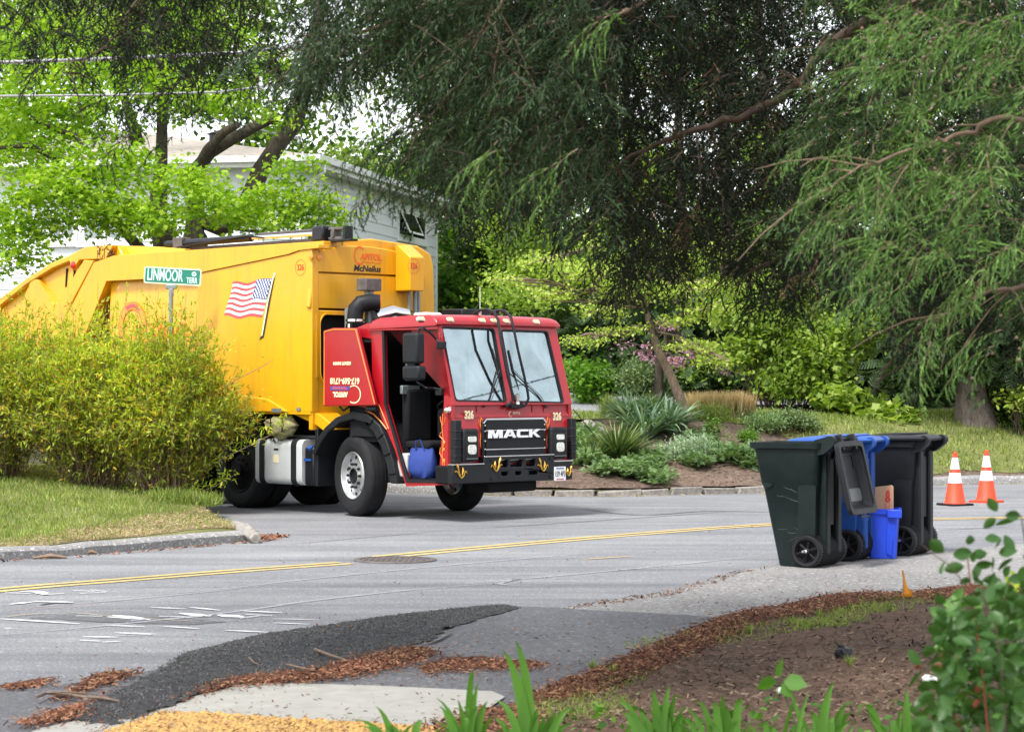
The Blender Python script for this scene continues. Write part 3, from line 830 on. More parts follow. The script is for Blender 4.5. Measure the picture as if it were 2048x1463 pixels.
def chips_w(name, poly, n, mat, size, zf):
    q = sample_poly(poly, n); pos = np.array([(a, b, zf(a, b)) for a, b in q])
    V, T = stamp(cv, cf, pos, rng.uniform(*size, n), rng.uniform(0, 6.3, n), rng.normal(0, .3, n), rng.normal(0, .3, n))
    o = np_mesh(name, V, T, M[mat]); o['kind'] = 'stuff'; return o
chips_w('mulch_chips', bedpoly, 6000, 'chipbrown', (.02, .06), lambda x, y: zfar(x, y) + .042)
chips_w('thatch_litter', thp, 3400, 'grassdry', (.015, .06), lambda x, y: zlawn(x, y) + .022)
kl = [(FRONT[i][0]+.12, FRONT[i][1]-.12) for i in range(3, 9)]
chips_w('gutter_litter', kl + [(-2.6, 24.0), (-2.4, 24.9), (-2.95, 25.0)] + [(x+.06, y-.0) for x, y in reversed(kl)], 300, 'chip', (.03, .09), lambda x, y: .01)
ln = [(x, dk(x)-.03) for x in (-.9, 1.31, 3.81, 5.9, 7.2, 8.4, 10.7)] + [(x, dk(x)-.22) for x in (10.7, 8.4, 7.2, 5.9, 3.81, 1.31, -.9)]
chips_w('gutter_litter', ln, 420, 'grassdry', (.02, .07), lambda x, y: .010)
rl = pxpoly([(1090, 1226), (1200, 1212), (1340, 1193), (1440, 1166), (1480, 1148), (1540, 1136), (1450, 1146), (1420, 1158), (1330, 1183), (1190, 1205)])
chips_w('crack_litter', rl, 260, 'chip', (.015, .05), lambda x, y: .012)
rr2 = pxpoly([(0, 1130), (2048, 1000), (2048, 1090), (1400, 1180), (1000, 1225), (0, 1360)])
chips_w('road_specks', rr2, 420, 'chip', (.008, .03), lambda x, y: .006)
# bits of bark by the kerb
for i, (x, y, L, a) in enumerate([(100, 1117, .32, .2), (182, 1108, .12, .3), (270, 1070, .1, .5)]):
    p = g(x, y); mb = MB(); d = Vector((math.cos(a), math.sin(a), 0))*L/2
    mb.tube([p-d+Vector((0, 0, .012)), p+Vector((0, .01, .03)), p+d+Vector((0, 0, .012))], [.012, .026, .01], 5)
    tag(mb.build('bark_strip', M['twig'], None), ['long reddish bark strip in the gutter below the lawn kerb', 'small bark piece in the gutter below the lawn kerb', 'short bark scrap on the worn strip above the kerb'][i], 'bark')
# sticks
for i, (pts, r_, lab) in enumerate([([(72, 1398), (92, 1389), (135, 1391), (170, 1400), (205, 1412), (240, 1417)], .009, 'forked curved stick lying across the black berm at left'),
                               ([(630, 1301), (660, 1313), (700, 1325)], .009, 'thick straight stick on the black asphalt berm'),
                               ([(574, 1332), (600, 1338), (632, 1345)], .007, 'dark stick at the edge of the bark litter'),
                               ([(498, 1320), (508, 1328), (520, 1332)], .004, 'thin twig on the black asphalt berm')]):
    mb = MB(); P = [g(x, y, .03) for x, y in pts]
    for p in P: p.z = max(zberm(p.x, p.y), .03) + .012
    mb.tube(P, [r_]*(len(P)-1) + [r_*.5], 6)
    if i == 0: mb.tube([P[1], P[1] + Vector((.12, -.1, .02)), P[1]+Vector((.3, -.12, .01))], [.006, .005, .003], 5)
    tag(mb.build('stick', M['hazel'], None), lab, 'stick')
# crumpled litter
def crumple(name, c, s, mat, lab, seed):
    import bmesh
    bm = bmesh.new(); bmesh.ops.create_icosphere(bm, subdivisions=2, radius=1)
    r_ = random.Random(seed)
    for v in bm.verts: v.co = Vector((v.co.x*s[0], v.co.y*s[1], v.co.z*s[2]))*r_.uniform(.65, 1.15)
    me = bpy.data.meshes.new(name); bm.to_mesh(me); bm.free(); me.materials.append(M[mat])
    o = link(name, me); o.location = c; tag(o, lab, 'litter'); return o
p = g(1686, 1338); crumple('plastic_scrap', (p.x, p.y, zbed(p.x, p.y)+.03), (.055, .04, .05), 'litter', 'crumpled black plastic scrap lying alone on the brown soil', 3)
p = g(1564, 1414); crumple('foil_scrap', (p.x, p.y, zbed(p.x, p.y)+.02), (.035, .03, .022), 'white', 'small crumpled pale scrap on the soil near the bottom edge', 4)
p = g(1858, 1396); crumple('paper_scrap', (p.x, p.y, zbed(p.x, p.y)+.03), (.045, .03, .04), 'white', 'crumpled white paper scrap on the soil beside the rose bush', 5)

# grass blades
bl = np.array([(-.06, 0, 0), (.06, 0, 0), (.02, .12, .55), (0, .34, 1.0)]); bf = [(0, 1, 2), (0, 2, 3)]
def blades(name, poly_world, n, mat, h, zf, lean=.35, wide=1.0):
    q = sample_poly(poly_world, n); k = np.sin(q[:, 0]*2.3+1)*np.sin(q[:, 1]*1.9) + np.sin(q[:, 0]*5.1)*np.sin(q[:, 1]*4.3+2)*.6; q = q[rng.uniform(-1.5, 1.2, n) < k + .9]; n = len(q); pos = np.array([(a, b, zf(a, b)-.004) for a, b in q])
    tv = bl * [wide, 1, 1]
    V, T = stamp(tv, bf, pos, rng.uniform(h[0], h[1], n), rng.uniform(0, 6.3, n), rng.normal(0, lean, n), rng.normal(0, lean, n))
    o = np_mesh(name, V, T, M[mat]); o['kind'] = 'stuff'; return o
lg = [g(-60, 1080, .15), g(90, 1066, .16), g(180, 1052, .16), g(250, 1040, .16), g(330, 1032, .15), g(400, 1022, .13), g(395, 1004, .13)]
lgp = [(p.x, p.y) for p in lg] + [(-4.7, 31), (-6.5, 31.3), (-12, 34), (-12, 24)]
blades('lawn_grass', lgp, 66000, 'grass', (.035, .085), zlawn, wide=1.6)
blades('lawn_grass', thp, 2600, 'grass', (.03, .07), lambda x, y: zlawn(x, y)+.01, wide=1.5)
blades('lawn_straw', lgp, 12000, 'grassdry', (.03, .07), zlawn, .8, wide=1.3)
blades('thatch_grass', thp, 6000, 'grassdry', (.02, .05), lambda x, y: zlawn(x, y)+.01, 1.0, wide=1.5)
c = g(392, 1015, .13); blades('lawn_tuft', [(c.x-.6, c.y-.15), (c.x+.25, c.y-.3), (c.x+.3, c.y+.3), (c.x-.5, c.y+.4)], 1400, 'grass', (.08, .2), zlawn)
blades('bank_grass', grasspoly, 60000, 'grass', (.05, .13), lambda x, y: zfar(x, y)+.045, wide=1.7)
for poly in ([(1230, 1310), (1330, 1282), (1470, 1270), (1600, 1262), (1700, 1222), (1850, 1198), (1880, 1220), (1700, 1262), (1560, 1300), (1400, 1310)], [(1060, 1420), (1230, 1366), (1300, 1370), (1230, 1430), (1160, 1463), (1000, 1463)], [(1560, 1290), (1640, 1240), (1760, 1225), (1780, 1240), (1680, 1280)]):
    blades('bed_grass', rough_poly(pxpoly(poly), .12, .2, 5), 2000, 'grass', (.015, .06), zbed, .7, wide=1.0)
# ================================================================ REFUSE TRUCK
TO = Vector((-.72, 27.2, 0.0)); TA = R(-45)
ca_, sa_ = math.cos(-TA), math.sin(-TA)
def toloc(p):
    q = Vector(p) - TO
    return Vector((q.x*math.cos(TA) + q.y*math.sin(TA), -q.x*math.sin(TA) + q.y*math.cos(TA), q.z))
CL = toloc((0, 0, H))
def hit(px, py, O, N):
    d = Vector(((px-1024)/F, 1, (HY-py)/F)); dl = toloc(TO + d)
    t = (Vector(O) - CL).dot(N) / dl.dot(N)
    return CL + dl*t
class Basis:
    def __init__(s, O, U, V):
        s.O, s.U, s.V = Vector(O), Vector(U).normalized(), Vector(V).normalized(); s.N = s.U.cross(s.V)
    def uv(s, px, py):
        p = hit(px, py, s.O, s.N) - s.O; return (p.dot(s.U), p.dot(s.V))
    def p(s, u, v, w=0.0): return s.O + s.U*u + s.V*v + s.N*w
    def px(s, pts): return [s.uv(*q) for q in pts]
def SIDE(y=0.0): return Basis((0, y, 0), (1, 0, 0), (0, 0, 1))
def FRONT_(x=0.0): return Basis((x, 0, 0), (0, 1, 0), (0, 0, 1))
WND = Basis((0, 0, 1.42), (0, 1, 0), (-.27, 0, .98))
def roundp(P, r, n=4):
    out = []; N = len(P)
    for i in range(N):
        a, b, c = Vector(P[i-1]), Vector(P[i]), Vector(P[(i+1) % N])
        u, v = (a-b), (c-b); rr = min(r, u.length*.45, v.length*.45); u.normalize(); v.normalize()
        p0, p1 = b+u*rr, b+v*rr
        for k in range(n+1):
            t = k/n; q = p0*(1-t)**2 + b*2*t*(1-t) + p1*t*t; out.append((q.x, q.y))
    return out
def plate(name, B, outer, mat, parent, t0=-.03, t1=.0, holes=(), bevel=.004, rnd=0, px=True, mb=None):
    o = B.px(outer) if px else outer
    if rnd: o = roundp(o, rnd)
    m = mb or MB()
    m.prism(o, lambda u, v, w: B.p(u, v, w), t0, t1, holes)
    if mb is not None: return None
    return m.build(name, M[mat], parent, bevel=bevel)
def text(name, s, B, u, v, size, mat, parent, sx=1.0, off=0.0, w=.004, align='CENTER', shear=0.0, rot=0.0, ext=.0015):
    cu = bpy.data.curves.new(name, 'FONT'); cu.body = s; cu.size = size; cu.extrude = ext; cu.offset = off
    cu.align_x = align; cu.align_y = 'CENTER'; cu.shear = shear; cu.resolution_u = 3
    ob = bpy.data.objects.new('tmp', cu); me = bpy.data.meshes.new_from_object(ob)
    bpy.data.objects.remove(ob); bpy.data.curves.remove(cu)
    c, sn = math.cos(rot), math.sin(rot)
    for q in me.vertices:
        x, y = q.co.x*sx, q.co.y
        q.co = B.p(u + x*c - y*sn, v + x*sn + y*c, w + q.co.z)
    me.name = name; me.materials.clear(); me.materials.append(M[mat])
    return link(name, me, parent)
def ringplate(name, B, u, v, r0, r1, mat, parent, a0=0, a1=2*math.pi, w=.004, n=32, sy=1.0):
    mb = MB(); vs = []; full = abs(a1-a0) > 6.2
    k = n if full else n+1
    for i in range(k):
        a = a0 + (a1-a0)*i/n
        for r_ in (r0, r1): vs.append(B.p(u + math.cos(a)*r_, v + math.sin(a)*r_*sy, w))
    fs = [(2*i, 2*i+1, 2*((i+1) % k)+1, 2*((i+1) % k)) for i in range(n if full else n)]
    if not full: fs = [(2*i, 2*i+1, 2*i+3, 2*i+2) for i in range(n)]
    mb.add(vs, fs); return mb.build(name, M[mat], parent, smooth=False)

TR = empty('garbage_truck', TO, TA)
tag(TR, 'yellow garbage truck with red cab, door folded open, turning out of the side street', 'garbage truck')
S0, F0 = SIDE(0), FRONT_(0)
W = 2.10

# --- cab shell -------------------------------------------------------------
open_ = [(767, 652), (879, 655), (888, 800), (877, 962), (816, 960), (771, 806)]
S0o = S0.px(open_)
side_out = [(714, 655), (735, 646), (874, 650), (883, 660), (908, 800), (905, 868), (893, 966), (812, 972), (790, 900), (757, 822), (716, 812)]
so = S0.px(side_out)
zs = lambda u: u
so = [(max(-1.98, u), v) for u, v in so]
so[4] = (-.03, 1.50); so[5] = (0, 1.3); so[6] = (-.01, .46); so[3] = (-.285, 2.42); so[2] = (-.30, 2.46)
win = roundp(S0.px([(722, 674), (743, 677), (744, 752), (734, 748), (722, 700)]), .03)
plate('cab_side', S0, so, 'red', TR, -.055, 0, [roundp(S0o, .03), win], px=False, bevel=.008)
plate('cab_window', S0, [(721, 673), (745, 675), (746, 753), (721, 753)], 'sideglass', TR, -.04, -.03, bevel=0)
gk = MB(); gk.prism(S0.px([(764.5, 651), (768.5, 651), (772.5, 806), (818, 959), (876, 961), (876, 965), (813, 964), (768.5, 806)]), lambda u, v, w: S0.p(u, v, w), -.02, .012)
gk.build('door_seal', M['blk'], TR, bevel=.003)
# far side with its door window
SF = SIDE(W)
far = [(u, v) for u, v in so]
fo = roundp([(-.32, 1.45), (-.42, 2.30), (-1.2, 2.30), (-1.2, 1.45)], .06)
plate('far_side', SF, far, 'red', TR, 0, .05, [fo], px=False, bevel=.006)
plate('far_window', SF, [(-.30, 1.43), (-.40, 2.32), (-1.22, 2.32), (-1.22, 1.43)], 'sideglass', TR, .015, .022, px=False, bevel=0)
# back wall and floor
mb = MB(); mb.box(-1.95, -1.90, .05, W-.05, .95, 2.46); mb.build('back_wall', M['dark'], TR)
mb = MB(); mb.prism([(u, v) for u, v in [(-1.9, .52), (-.06, .52), (-.08, 1.40), (-.36, 2.34), (-1.9, 2.34)]], lambda u, v, w: Vector((u, w, v)), W-.03, W-.012, [[(-.34, 1.47), (-1.18, 1.47), (-1.18, 2.28), (-.44, 2.28)]]); mb.build('far_door_liner', M['seat'], TR)
mb = MB(); mb.box(-1.88, -.36, .03, W-.03, 2.352, 2.368); mb.build('headliner', M['seat'], TR)
mb = MB(); mb.box(-1.89, -1.27, .015, .03, 1.02, 1.6); mb.box(-1.89, -1.27, .015, .03, 2.2, 2.34); mb.build('rear_liner', M['seat'], TR)
mb = MB(); mb.box(-.095, -.092, .03, W-.03, .52, 1.42); mb.build('front_liner', M['seat'], TR)
plate('pillar_liner', S0, [(-.06, .5), (-.195, .5), (-.20, 1.5), (-.40, 2.34), (-.30, 2.34), (-.06, 1.5)], 'seat', TR, -.075, -.058, px=False, bevel=0)
mb = MB(); mb.box(-1.2, -.05, .03, W-.03, .47, .52); mb.build('cab_floor', M['dark'], TR)
mb = MB(); mb.box(-1.89, -1.25, .05, W-.05, .95, 1.02); mb.box(-1.24, -1.18, .06, W-.05, .52, 1.0); mb.build('engine_cover', M['dark'], TR)
# front panel below the windshield (two faces: upright and raked cowl)
mb = MB()
prof = [(0, .50), (0, 1.27), (-.035, 1.33), (-.045, 1.44), (-.09, 1.44), (-.09, .50)]
mb.prism(prof, lambda u, v, w: Vector((u, w, v)), .0, W)
mb.build('front_panel', M['red'], TR, bevel=.012)
# windshield surround
wl = roundp(WND.px([(883, 653), (988, 657), (1013, 803), (911, 801)]), .05, 5)
wr = roundp(WND.px([(1002, 659), (1095, 662), (1128, 805), (1028, 803)]), .05, 5)
top = 1.02
plate('windshield_frame', WND, [(0, 0), (W, 0), (W-.02, top), (.02, top)], 'red', TR, -.07, 0, [wl, wr], px=False, bevel=.01)
plate('pillar_liner', WND, [(.03, .02), (W-.03, .02), (W-.05, top-.06), (.05, top-.06)], 'seat', TR, -.092, -.074, [wl, wr], px=False, bevel=0)
def grow(P, d):
    c = Vector((sum(p[0] for p in P)/len(P), sum(p[1] for p in P)/len(P)))
    return [tuple(c + (Vector(p)-c)*(1 + d/(Vector(p)-c).length)) for p in P]
for P in (wl, wr):
    plate('rubber_seal', WND, grow(P, .006), 'blk', TR, -.03, .006, [grow(P, -.016)], px=False, bevel=0)
    plate('windshield', WND, grow(P, .004), 'windshield', TR, -.026, -.020, px=False, bevel=0)
# roof cap
rp = [(-1.50, 2.36), (-1.485, 2.42), (-1.43, 2.475), (-1.30, 2.505), (-.7, 2.525), (-.38, 2.520), (-.29, 2.49), (-.235, 2.445), (-.228, 2.405), (-.27, 2.39)]
mb = MB()
vs = []; n = len(rp); ys = [-.035, -.02, .03, .12, W/2, W-.12, W-.03, W+.02, W+.035]; dz = [-.02, -.0, .0, .008, .018, .008, .0, -.0, -.02]; sc_ = [.90, .98, 1, 1, 1, 1, 1, .98, .90]
for y, d, s in zip(ys, dz, sc_):
    for (x, z) in rp:
        k = (z-2.36)/.165
        vs.append((-.85 + (x+.85)*(.985 if abs(y-W/2) > W/2-.01 else 1), y, 2.36 + (z-2.36)*s + d*k))
fs = []
for j in range(len(ys)-1):
    for i in range(n): fs.append((j*n+i, j*n+(i+1) % n, (j+1)*n+(i+1) % n, (j+1)*n+i))
fs.append(tuple(range(n))); fs.append(tuple((len(ys)-1)*n+i for i in range(n)))
mb.add(vs, fs); mb.build('roof', M['red'], TR, bevel=.006, ang=50)
# drip edge under roof
mb = MB(); mb.box(-1.50, -.23, -.03, -.005, 2.345, 2.365); mb.build('drip_rail', M['redin'], TR)
# clearance lamps on the roof edge
RB = Basis((-.255, 0, 2.455), (0, 1, 0), (-.55, 0, .80))
for (px, py) in ((842, 639.5), (899, 639.5), (964, 643.5), (988, 644.5), (1013, 645.5), (1074, 649.5)):
    u, v = RB.uv(px, py)
    m = MB(); m.prism(roundp([(u-.052, -.035), (u+.052, -.035), (u+.052, .035), (u-.052, .035)], .015), lambda a, b, w: RB.p(a, b+.005, w), -.02, .014)
    o = m.build('marker_lamp', M['chrome'], TR)
    m = MB(); m.prism(roundp([(u-.043, -.026), (u+.043, -.026), (u+.043, .026), (u-.043, .026)], .012), lambda a, b, w: RB.p(a, b+.005, w), .012, .026)
    m.build('lens', M['amber'], o, bevel=.004)
# grab hoops in front of the windshield: two bent black tubes
def hoop(pxs, top_x, bot):
    P = []
    for (px, py, x) in pxs: P.append(hit(px, py, (x, 0, 0), Vector((1, 0, 0))))
    m = MB(); m.tube(P, .018, 8); return m.build('handrail', M['blkmetal'], TR)
hoop([(943, 637, -.55), (948, 627, -.5), (960, 620, -.42), (975, 619, -.30), (988, 624, -.15), (996, 640, -.06), (1002, 680, -.0), (1014, 745, .04), (1023, 780, .06), (1026, 797, .06), (1021, 807, .04), (1013, 811, .0)], 0, 0)
hoop([(975, 636, -.55), (985, 625, -.48), (998, 620, -.40), (1010, 622, -.26), (1022, 634, -.1), (1028, 660, -.03), (1036, 700, .02), (1048, 750, .05), (1055, 782, .06), (1057, 797, .06), (1052, 808, .04), (1044, 812, .0)], 0, 0)
for px in (1014, 1046):
    m = MB(); p = hit(px, 812, (0, 0, 0), Vector((1, 0, 0))); m.box(p.x-.045, p.x+.02, p.y-.03, p.y+.03, p.z-.012, p.z+.03); m.build('rail_foot', M['blkmetal'], TR, bevel=.005)
m = MB(); p = hit(1035, 800, (.02, 0, 0), Vector((1, 0, 0))); m.lathe([(.0, -.05), (.03, -.05), (.022, 0), (.03, .02), (.03, .07), (0, .085)], p, (0, 0, 1), 12); m.build('mascot', M['chrome'], TR)
m = MB(); m.box(p.x-.05, p.x-.0, p.y-.10, p.y+.10, p.z-.10, p.z-.03); m.build('mascot_base', M['blkmetal'], TR, bevel=.008)
# wipers
def wiper(arm, bladep):
    A = [hit(x, y, (d, 0, 0), Vector((1, 0, 0))) for x, y, d in arm]
    m = MB(); m.tube(A, [.013]+[.008]*(len(A)-1), 6)
    m.tube([q + Vector((.012, .03, 0)) for q in A], .004, 5)
    o = m.build('wiper_arm', M['blkmetal'], TR)
    Bp = [hit(x, y, (d, 0, 0), Vector((1, 0, 0))) for x, y, d in bladep]
    m = MB(); m.tube(Bp, .012, 5); m.build('wiper_blade', M['blk'], o)
wiper([(968, 813, -.02), (980, 795, -.04), (1000, 740, -.10)], [(984, 697, -.20), (996, 740, -.13), (1003, 785, -.07)])
wiper([(1092, 815, -.02), (1075, 790, -.04), (1024, 741, -.10)], [(1017, 700, -.20), (1026, 740, -.13), (1037, 780, -.08)])
# mirrors
def MP(px, py, y): return hit(px, py, (0, y, 0), Vector((0, 1, 0)))
MY = -.34
for (a, b) in (((812, 666), (843, 727)), ((812, 731), (846, 760))):
    p, q = MP(*a, MY), MP(*b, MY)
    m = MB(); m.box(min(p.x, q.x), max(p.x, q.x), MY-.07, MY+.06, min(p.z, q.z), max(p.z, q.z))
    m.build('mirror', M['blk'], TR, bevel=.03)
m = MB(); m.tube([MP(836, 668, MY), MP(838, 658, MY), MP(846, 655, MY+.08), MP(860, 665, MY+.2), MP(872, 678, MY+.30), MP(880, 686, -.02)], .014, 7)
m.build('mirror_arm', M['blkmetal'], TR); m = MB(); m.tube([MP(832, 758, MY), MP(836, 765, MY), MP(850, 774, MY+.12), MP(866, 776, MY+.25), MP(882, 778, -.02)], .014, 7)
m.build('mirror_arm', M['blkmetal'], TR)
for (x, y) in ((884, 690), (881, 783)):
    p = MP(x, y, -.02); m = MB(); m.box(p.x-.06, p.x+.05, -.06, .012, p.z-.045, p.z+.045); m.build('mirror_bracket', M['blk'], TR, bevel=.01)
# --- bumper ----------------------------------------------------------------
BXF = .10
FB = FRONT_(BXF)
z0, z1, zc = .475, .70, .785
Y = lambda px: FB.uv(px, 940)[0]
yb0, yb1, yc0, yc1 = Y(906), Y(1145), Y(968), Y(1108)
mb = MB()
bp_ = [(yb0, z0), (yb1, z0), (yb1, z1), (yc1, z1), (yc1, zc), (yc0, zc), (yc0, z1), (yb0, z1)]
holes = [[(Y(a), c), (Y(b), c), (Y(b), d), (Y(a), d)] for (a, b, c, d) in ((1003, 1016, .655, .745), (1021, 1045, .655, .745), (1052, 1071, .655, .745), (1003, 1016, .55, .60), (1031, 1043, .55, .60), (1058, 1076, .55, .60))]
mb.prism(bp_, lambda u, v, w: Vector((w, u, v)), .0, BXF, holes)
mb.build('bumper', M['blkmetal'], TR, bevel=.01)
mb = MB(); mb.box(-.25, .01, yb0+.03, yb1-.03, z0-.01, z1-.01); mb.build('bumper_beam', M['dark'], TR, bevel=.02)
for (a, b, z) in ((yb0, yc0+.0, z1), (yc0, yc1, zc), (yc1, yb1, z1)):
    m = MB(); m.box(.0, BXF+.01, a, b, z+.001, z+.014); m.build('bumper_trim', M['chrome'], TR, bevel=.003)
m = MB()
for y, z in ((.56, .745), (.56, .52), (1.60, .745), (1.60, .52)): m.lathe([(.018, 0), (.018, .012), (0, .018)], (BXF, y, z), (1, 0, 0), 8)
m.build('bumper_bolt', M['blk'], TR)
# gold ornaments: two curling stems with leaves
def orn(u, v, s, mir=1):
    m = MB()
    def P(L): return [FB.p(u+mir*a*s, v+b*s, .012) for a, b in L]
    m.tube(P([(-.75, .9), (-.45, .5), (-.30, .0), (-.1, -.55), (.15, -.75), (.5, -.5), (.7, -.1), (.95, .05), (1.1, -.25)]), [.004, .008, .010, .010, .009, .009, .008, .006, .003], 6)
    m.tube(P([(-.62, 1.0), (-.5, .65), (-.28, .15)]), [.003, .016, .004], 6)
    m.tube(P([(.35, .55), (.42, .1), (.25, -.45)]), [.003, .016, .005], 6)
    m.tube(P([(-1.0, .0), (-.75, .1), (-.45, -.1), (-.2, -.5)]), [.003, .007, .008, .005], 6)
    m.build('gold_ornament', M['gold'], TR)
for (px, py, s, mi) in ((920, 943, .10, 1), (993, 930, .095, -1), (1084, 930, .095, 1), (1137, 942, .07, -1)):
    u, v = FB.uv(px, py); orn(u, v, s, mi)
# number plate
LP = Basis((BXF+.002, 0, 0), (0, 1, 0), (0, 0, 1))
a = LP.px([(1108, 933), (1131, 934), (1131, 960), (1108, 960)])
u0, u1, v0, v1 = a[0][0], a[1][0], a[2][1], a[0][1]
pl = plate('number_plate', LP, [(u0, v0), (u1, v0), (u1, v1), (u0, v1)], 'white', TR, 0, .006, rnd=.01, px=False, bevel=0)
text('plate_number', '159 4P3', LP, (u0+u1)/2, (v0+v1)/2-.005, .095, 'blackprint', pl, sx=.62, off=.0, w=.008)
text('plate_heading', 'Massachusetts', LP, (u0+u1)/2, v1-.02, .03, 'blueprint', pl, sx=.8, w=.008)
text('plate_motto', 'APPORTIONED', LP, (u0+u1)/2, v0+.018, .022, 'redprint', pl, sx=.9, w=.008)
# --- grille ----------------------------------------------------------------
gx = .035
G = FRONT_(gx)
go = G.px([(966, 842), (971, 835), (1089, 836), (1092, 842), (1085, 921), (965, 919)])
gu0, gu1 = min(p[0] for p in go), max(p[0] for p in go); gv0, gv1 = .70, 1.245
mb = MB(); mb.prism([(gu0, gv0), (gu1, gv0), (gu1, gv1-.04), (gu1-.05, gv1), (gu0+.05, gv1), (gu0, gv1-.04)], lambda u, v, w: G.p(u, v, w), -.04, 0)
mb.build('grille_frame', M['blkmetal'], TR, bevel=.01)
nr = 4
for (a, b) in ((1.115, 1.215), (1.01, 1.10), (.885, .99), (.755, .865)):
    m = MB(); m.box(gx, gx+.018, gu0+.05, gu1-.05, a, b); m.build('grille_panel', M['blk'], TR, bevel=.006)
for z in (1.108, .877, .745):
    m = MB(); m.box(gx+.018, gx+.03, gu0+.03, gu1-.03, z-.006, z+.006); m.build('grille_bar', M['chrome'], TR, bevel=.002)
m = MB(); m.tube([(gx+.006, gu0+.01, gv1-.05), (gx+.006, gu0+.06, gv1), (gx+.006, gu1-.06, gv1), (gx+.006, gu1-.01, gv1-.05)], .012, 6); m.build('grille_trim', M['chrome'], TR)
m = MB()
for y in (gu0+.035, gu1-.035):
    for z in (.77, .88, .98, 1.1, 1.17): m.lathe([(.011, 0), (.011, .01), (0, .016)], (gx+.002, y, z), (1, 0, 0), 8)
m.build('grille_bolt', M['chrome'], TR)
GB = FRONT_(gx+.02)
uc, vc = GB.uv(1028, 866.5)
# letters of the badge, drawn as block shapes 1 wide x 1 high
LET = {'M': ([(0, 0), (.24, 0), (.24, .62), (.38, 0), (.62, 0), (.76, .62), (.76, 0), (1, 0), (1, 1), (.66, 1), (.5, .35), (.34, 1), (0, 1)], []),
       'A': ([(0, 0), (.25, 0), (.31, .2), (.69, .2), (.75, 0), (1, 0), (.68, 1), (.32, 1)], [[(.38, .4), (.62, .4), (.5, .78)]]),
       'C': ([(.12, 0), (1, 0), (1, .25), (.30, .25), (.25, .3), (.25, .7), (.3, .75), (1, .75), (1, 1), (.12, 1), (0, .88), (0, .12)], []),
       'K': ([(0, 0), (.25, 0), (.25, .36), (.34, .42), (.68, 0), (1, 0), (.56, .56), (1, 1), (.68, 1), (.25, .6), (.25, 1), (0, 1)], [])}
lw, lh, gap = .205, .10, .02; u = uc - (lw*4.1+gap*3)/2
for ch in 'MACK':
    w_ = lw*(1.18 if ch == 'M' else .95 if ch != 'A' else 1.05)
    o_, hs = LET[ch]
    m = MB(); m.prism([(u+a*w_, vc-lh/2+b*lh) for a, b in o_], lambda a, b, w: GB.p(a, b, w), .0, .014, [[(u+a*w_, vc-lh/2+b*lh) for a, b in h] for h in hs])
    m.build('badge_letter', M['white'], TR, bevel=.0); u += w_+gap
text('cowl_script', 'APITOL', Basis((-.02, 0, 0), (0, 1, 0), (0, 0, 1)), F0.uv(1034, 824)[0], 1.315, .04, 'cream', TR, w=.012)
ringplate('cowl_script', Basis((-.005, 0, 0), (0, 1, 0), (0, 0, 1)), F0.uv(1021, 824)[0], 1.305, .028, .034, 'cream', TR, 1.2, 5.2, w=.01)
for (px, py) in ((937.5, 830), (1113.5, 833)):
    u, v = F0.uv(px, py); text('fleet_number', '326', F0, u, v, .13, 'cream', TR, sx=.78, off=.006, w=.006)
# small seams on cowl
m = MB()
for px in (957, 1068, 1091): u, v = F0.uv(px, 815); m.box(-.036, -.028, u-.003, u+.003, 1.30, 1.43)
m.box(.0, .004, .02, W-.02, 1.268, 1.274)
m.build('panel_seam', M['redin'], TR)
# headlamps
for (px0, px1) in ((928, 959), (1104, 1136)):
    HB = FRONT_(.10)
    u0, _ = HB.uv(px0, 900); u1, _ = HB.uv(px1, 900); v1 = 1.135; v0 = .735
    if u1 > W - .02: u1 = W-.03
    u1 = min(u1, W-.01)
    m = MB(); m.box(0, .10, u0, u1, v0, v1)
    hl = m.build('headlamp_housing', M['blk'], TR, bevel=.03)
    uc = u0 + (u1-u0)*.50
    hw = (u1-u0)*.36
    m = MB(); m.box(.09, .104, uc-hw, uc+hw, v0+.05, v1-.07); m.build('lamp_bezel', M['blkmetal'], hl, bevel=.01)
    for (vv, hh, rr) in ((v1-.125, .033, .02), (v1-.25, .058, .04)):
        m = MB(); m.prism(roundp([(uc-.066, vv-hh), (uc+.066, vv-hh), (uc+.066, vv+hh), (uc-.066, vv+hh)], rr, 5), lambda a, b, w: Vector((.10+w, a, b)), .0, .016)
        m.build('headlamp_lens', M['lamp'], hl, bevel=.008)
    m = MB(); m.box(.104, .112, uc-hw, uc+hw, v0+.035, v0+.043); m.build('lamp_trim', M['galv'], hl)
# black step guards at the corners
for (a, b) in ((-.02, .085), (W-.09, W+.0)):
    m = MB(); m.box(-.02, .075, a, b, .72, 1.24)
    for z in (.80, .90, 1.0, 1.1): m.box(-.03, .085, a-.004, b+.004, z, z+.02)
    m.build('corner_guard', M['blk'], TR, bevel=.01)
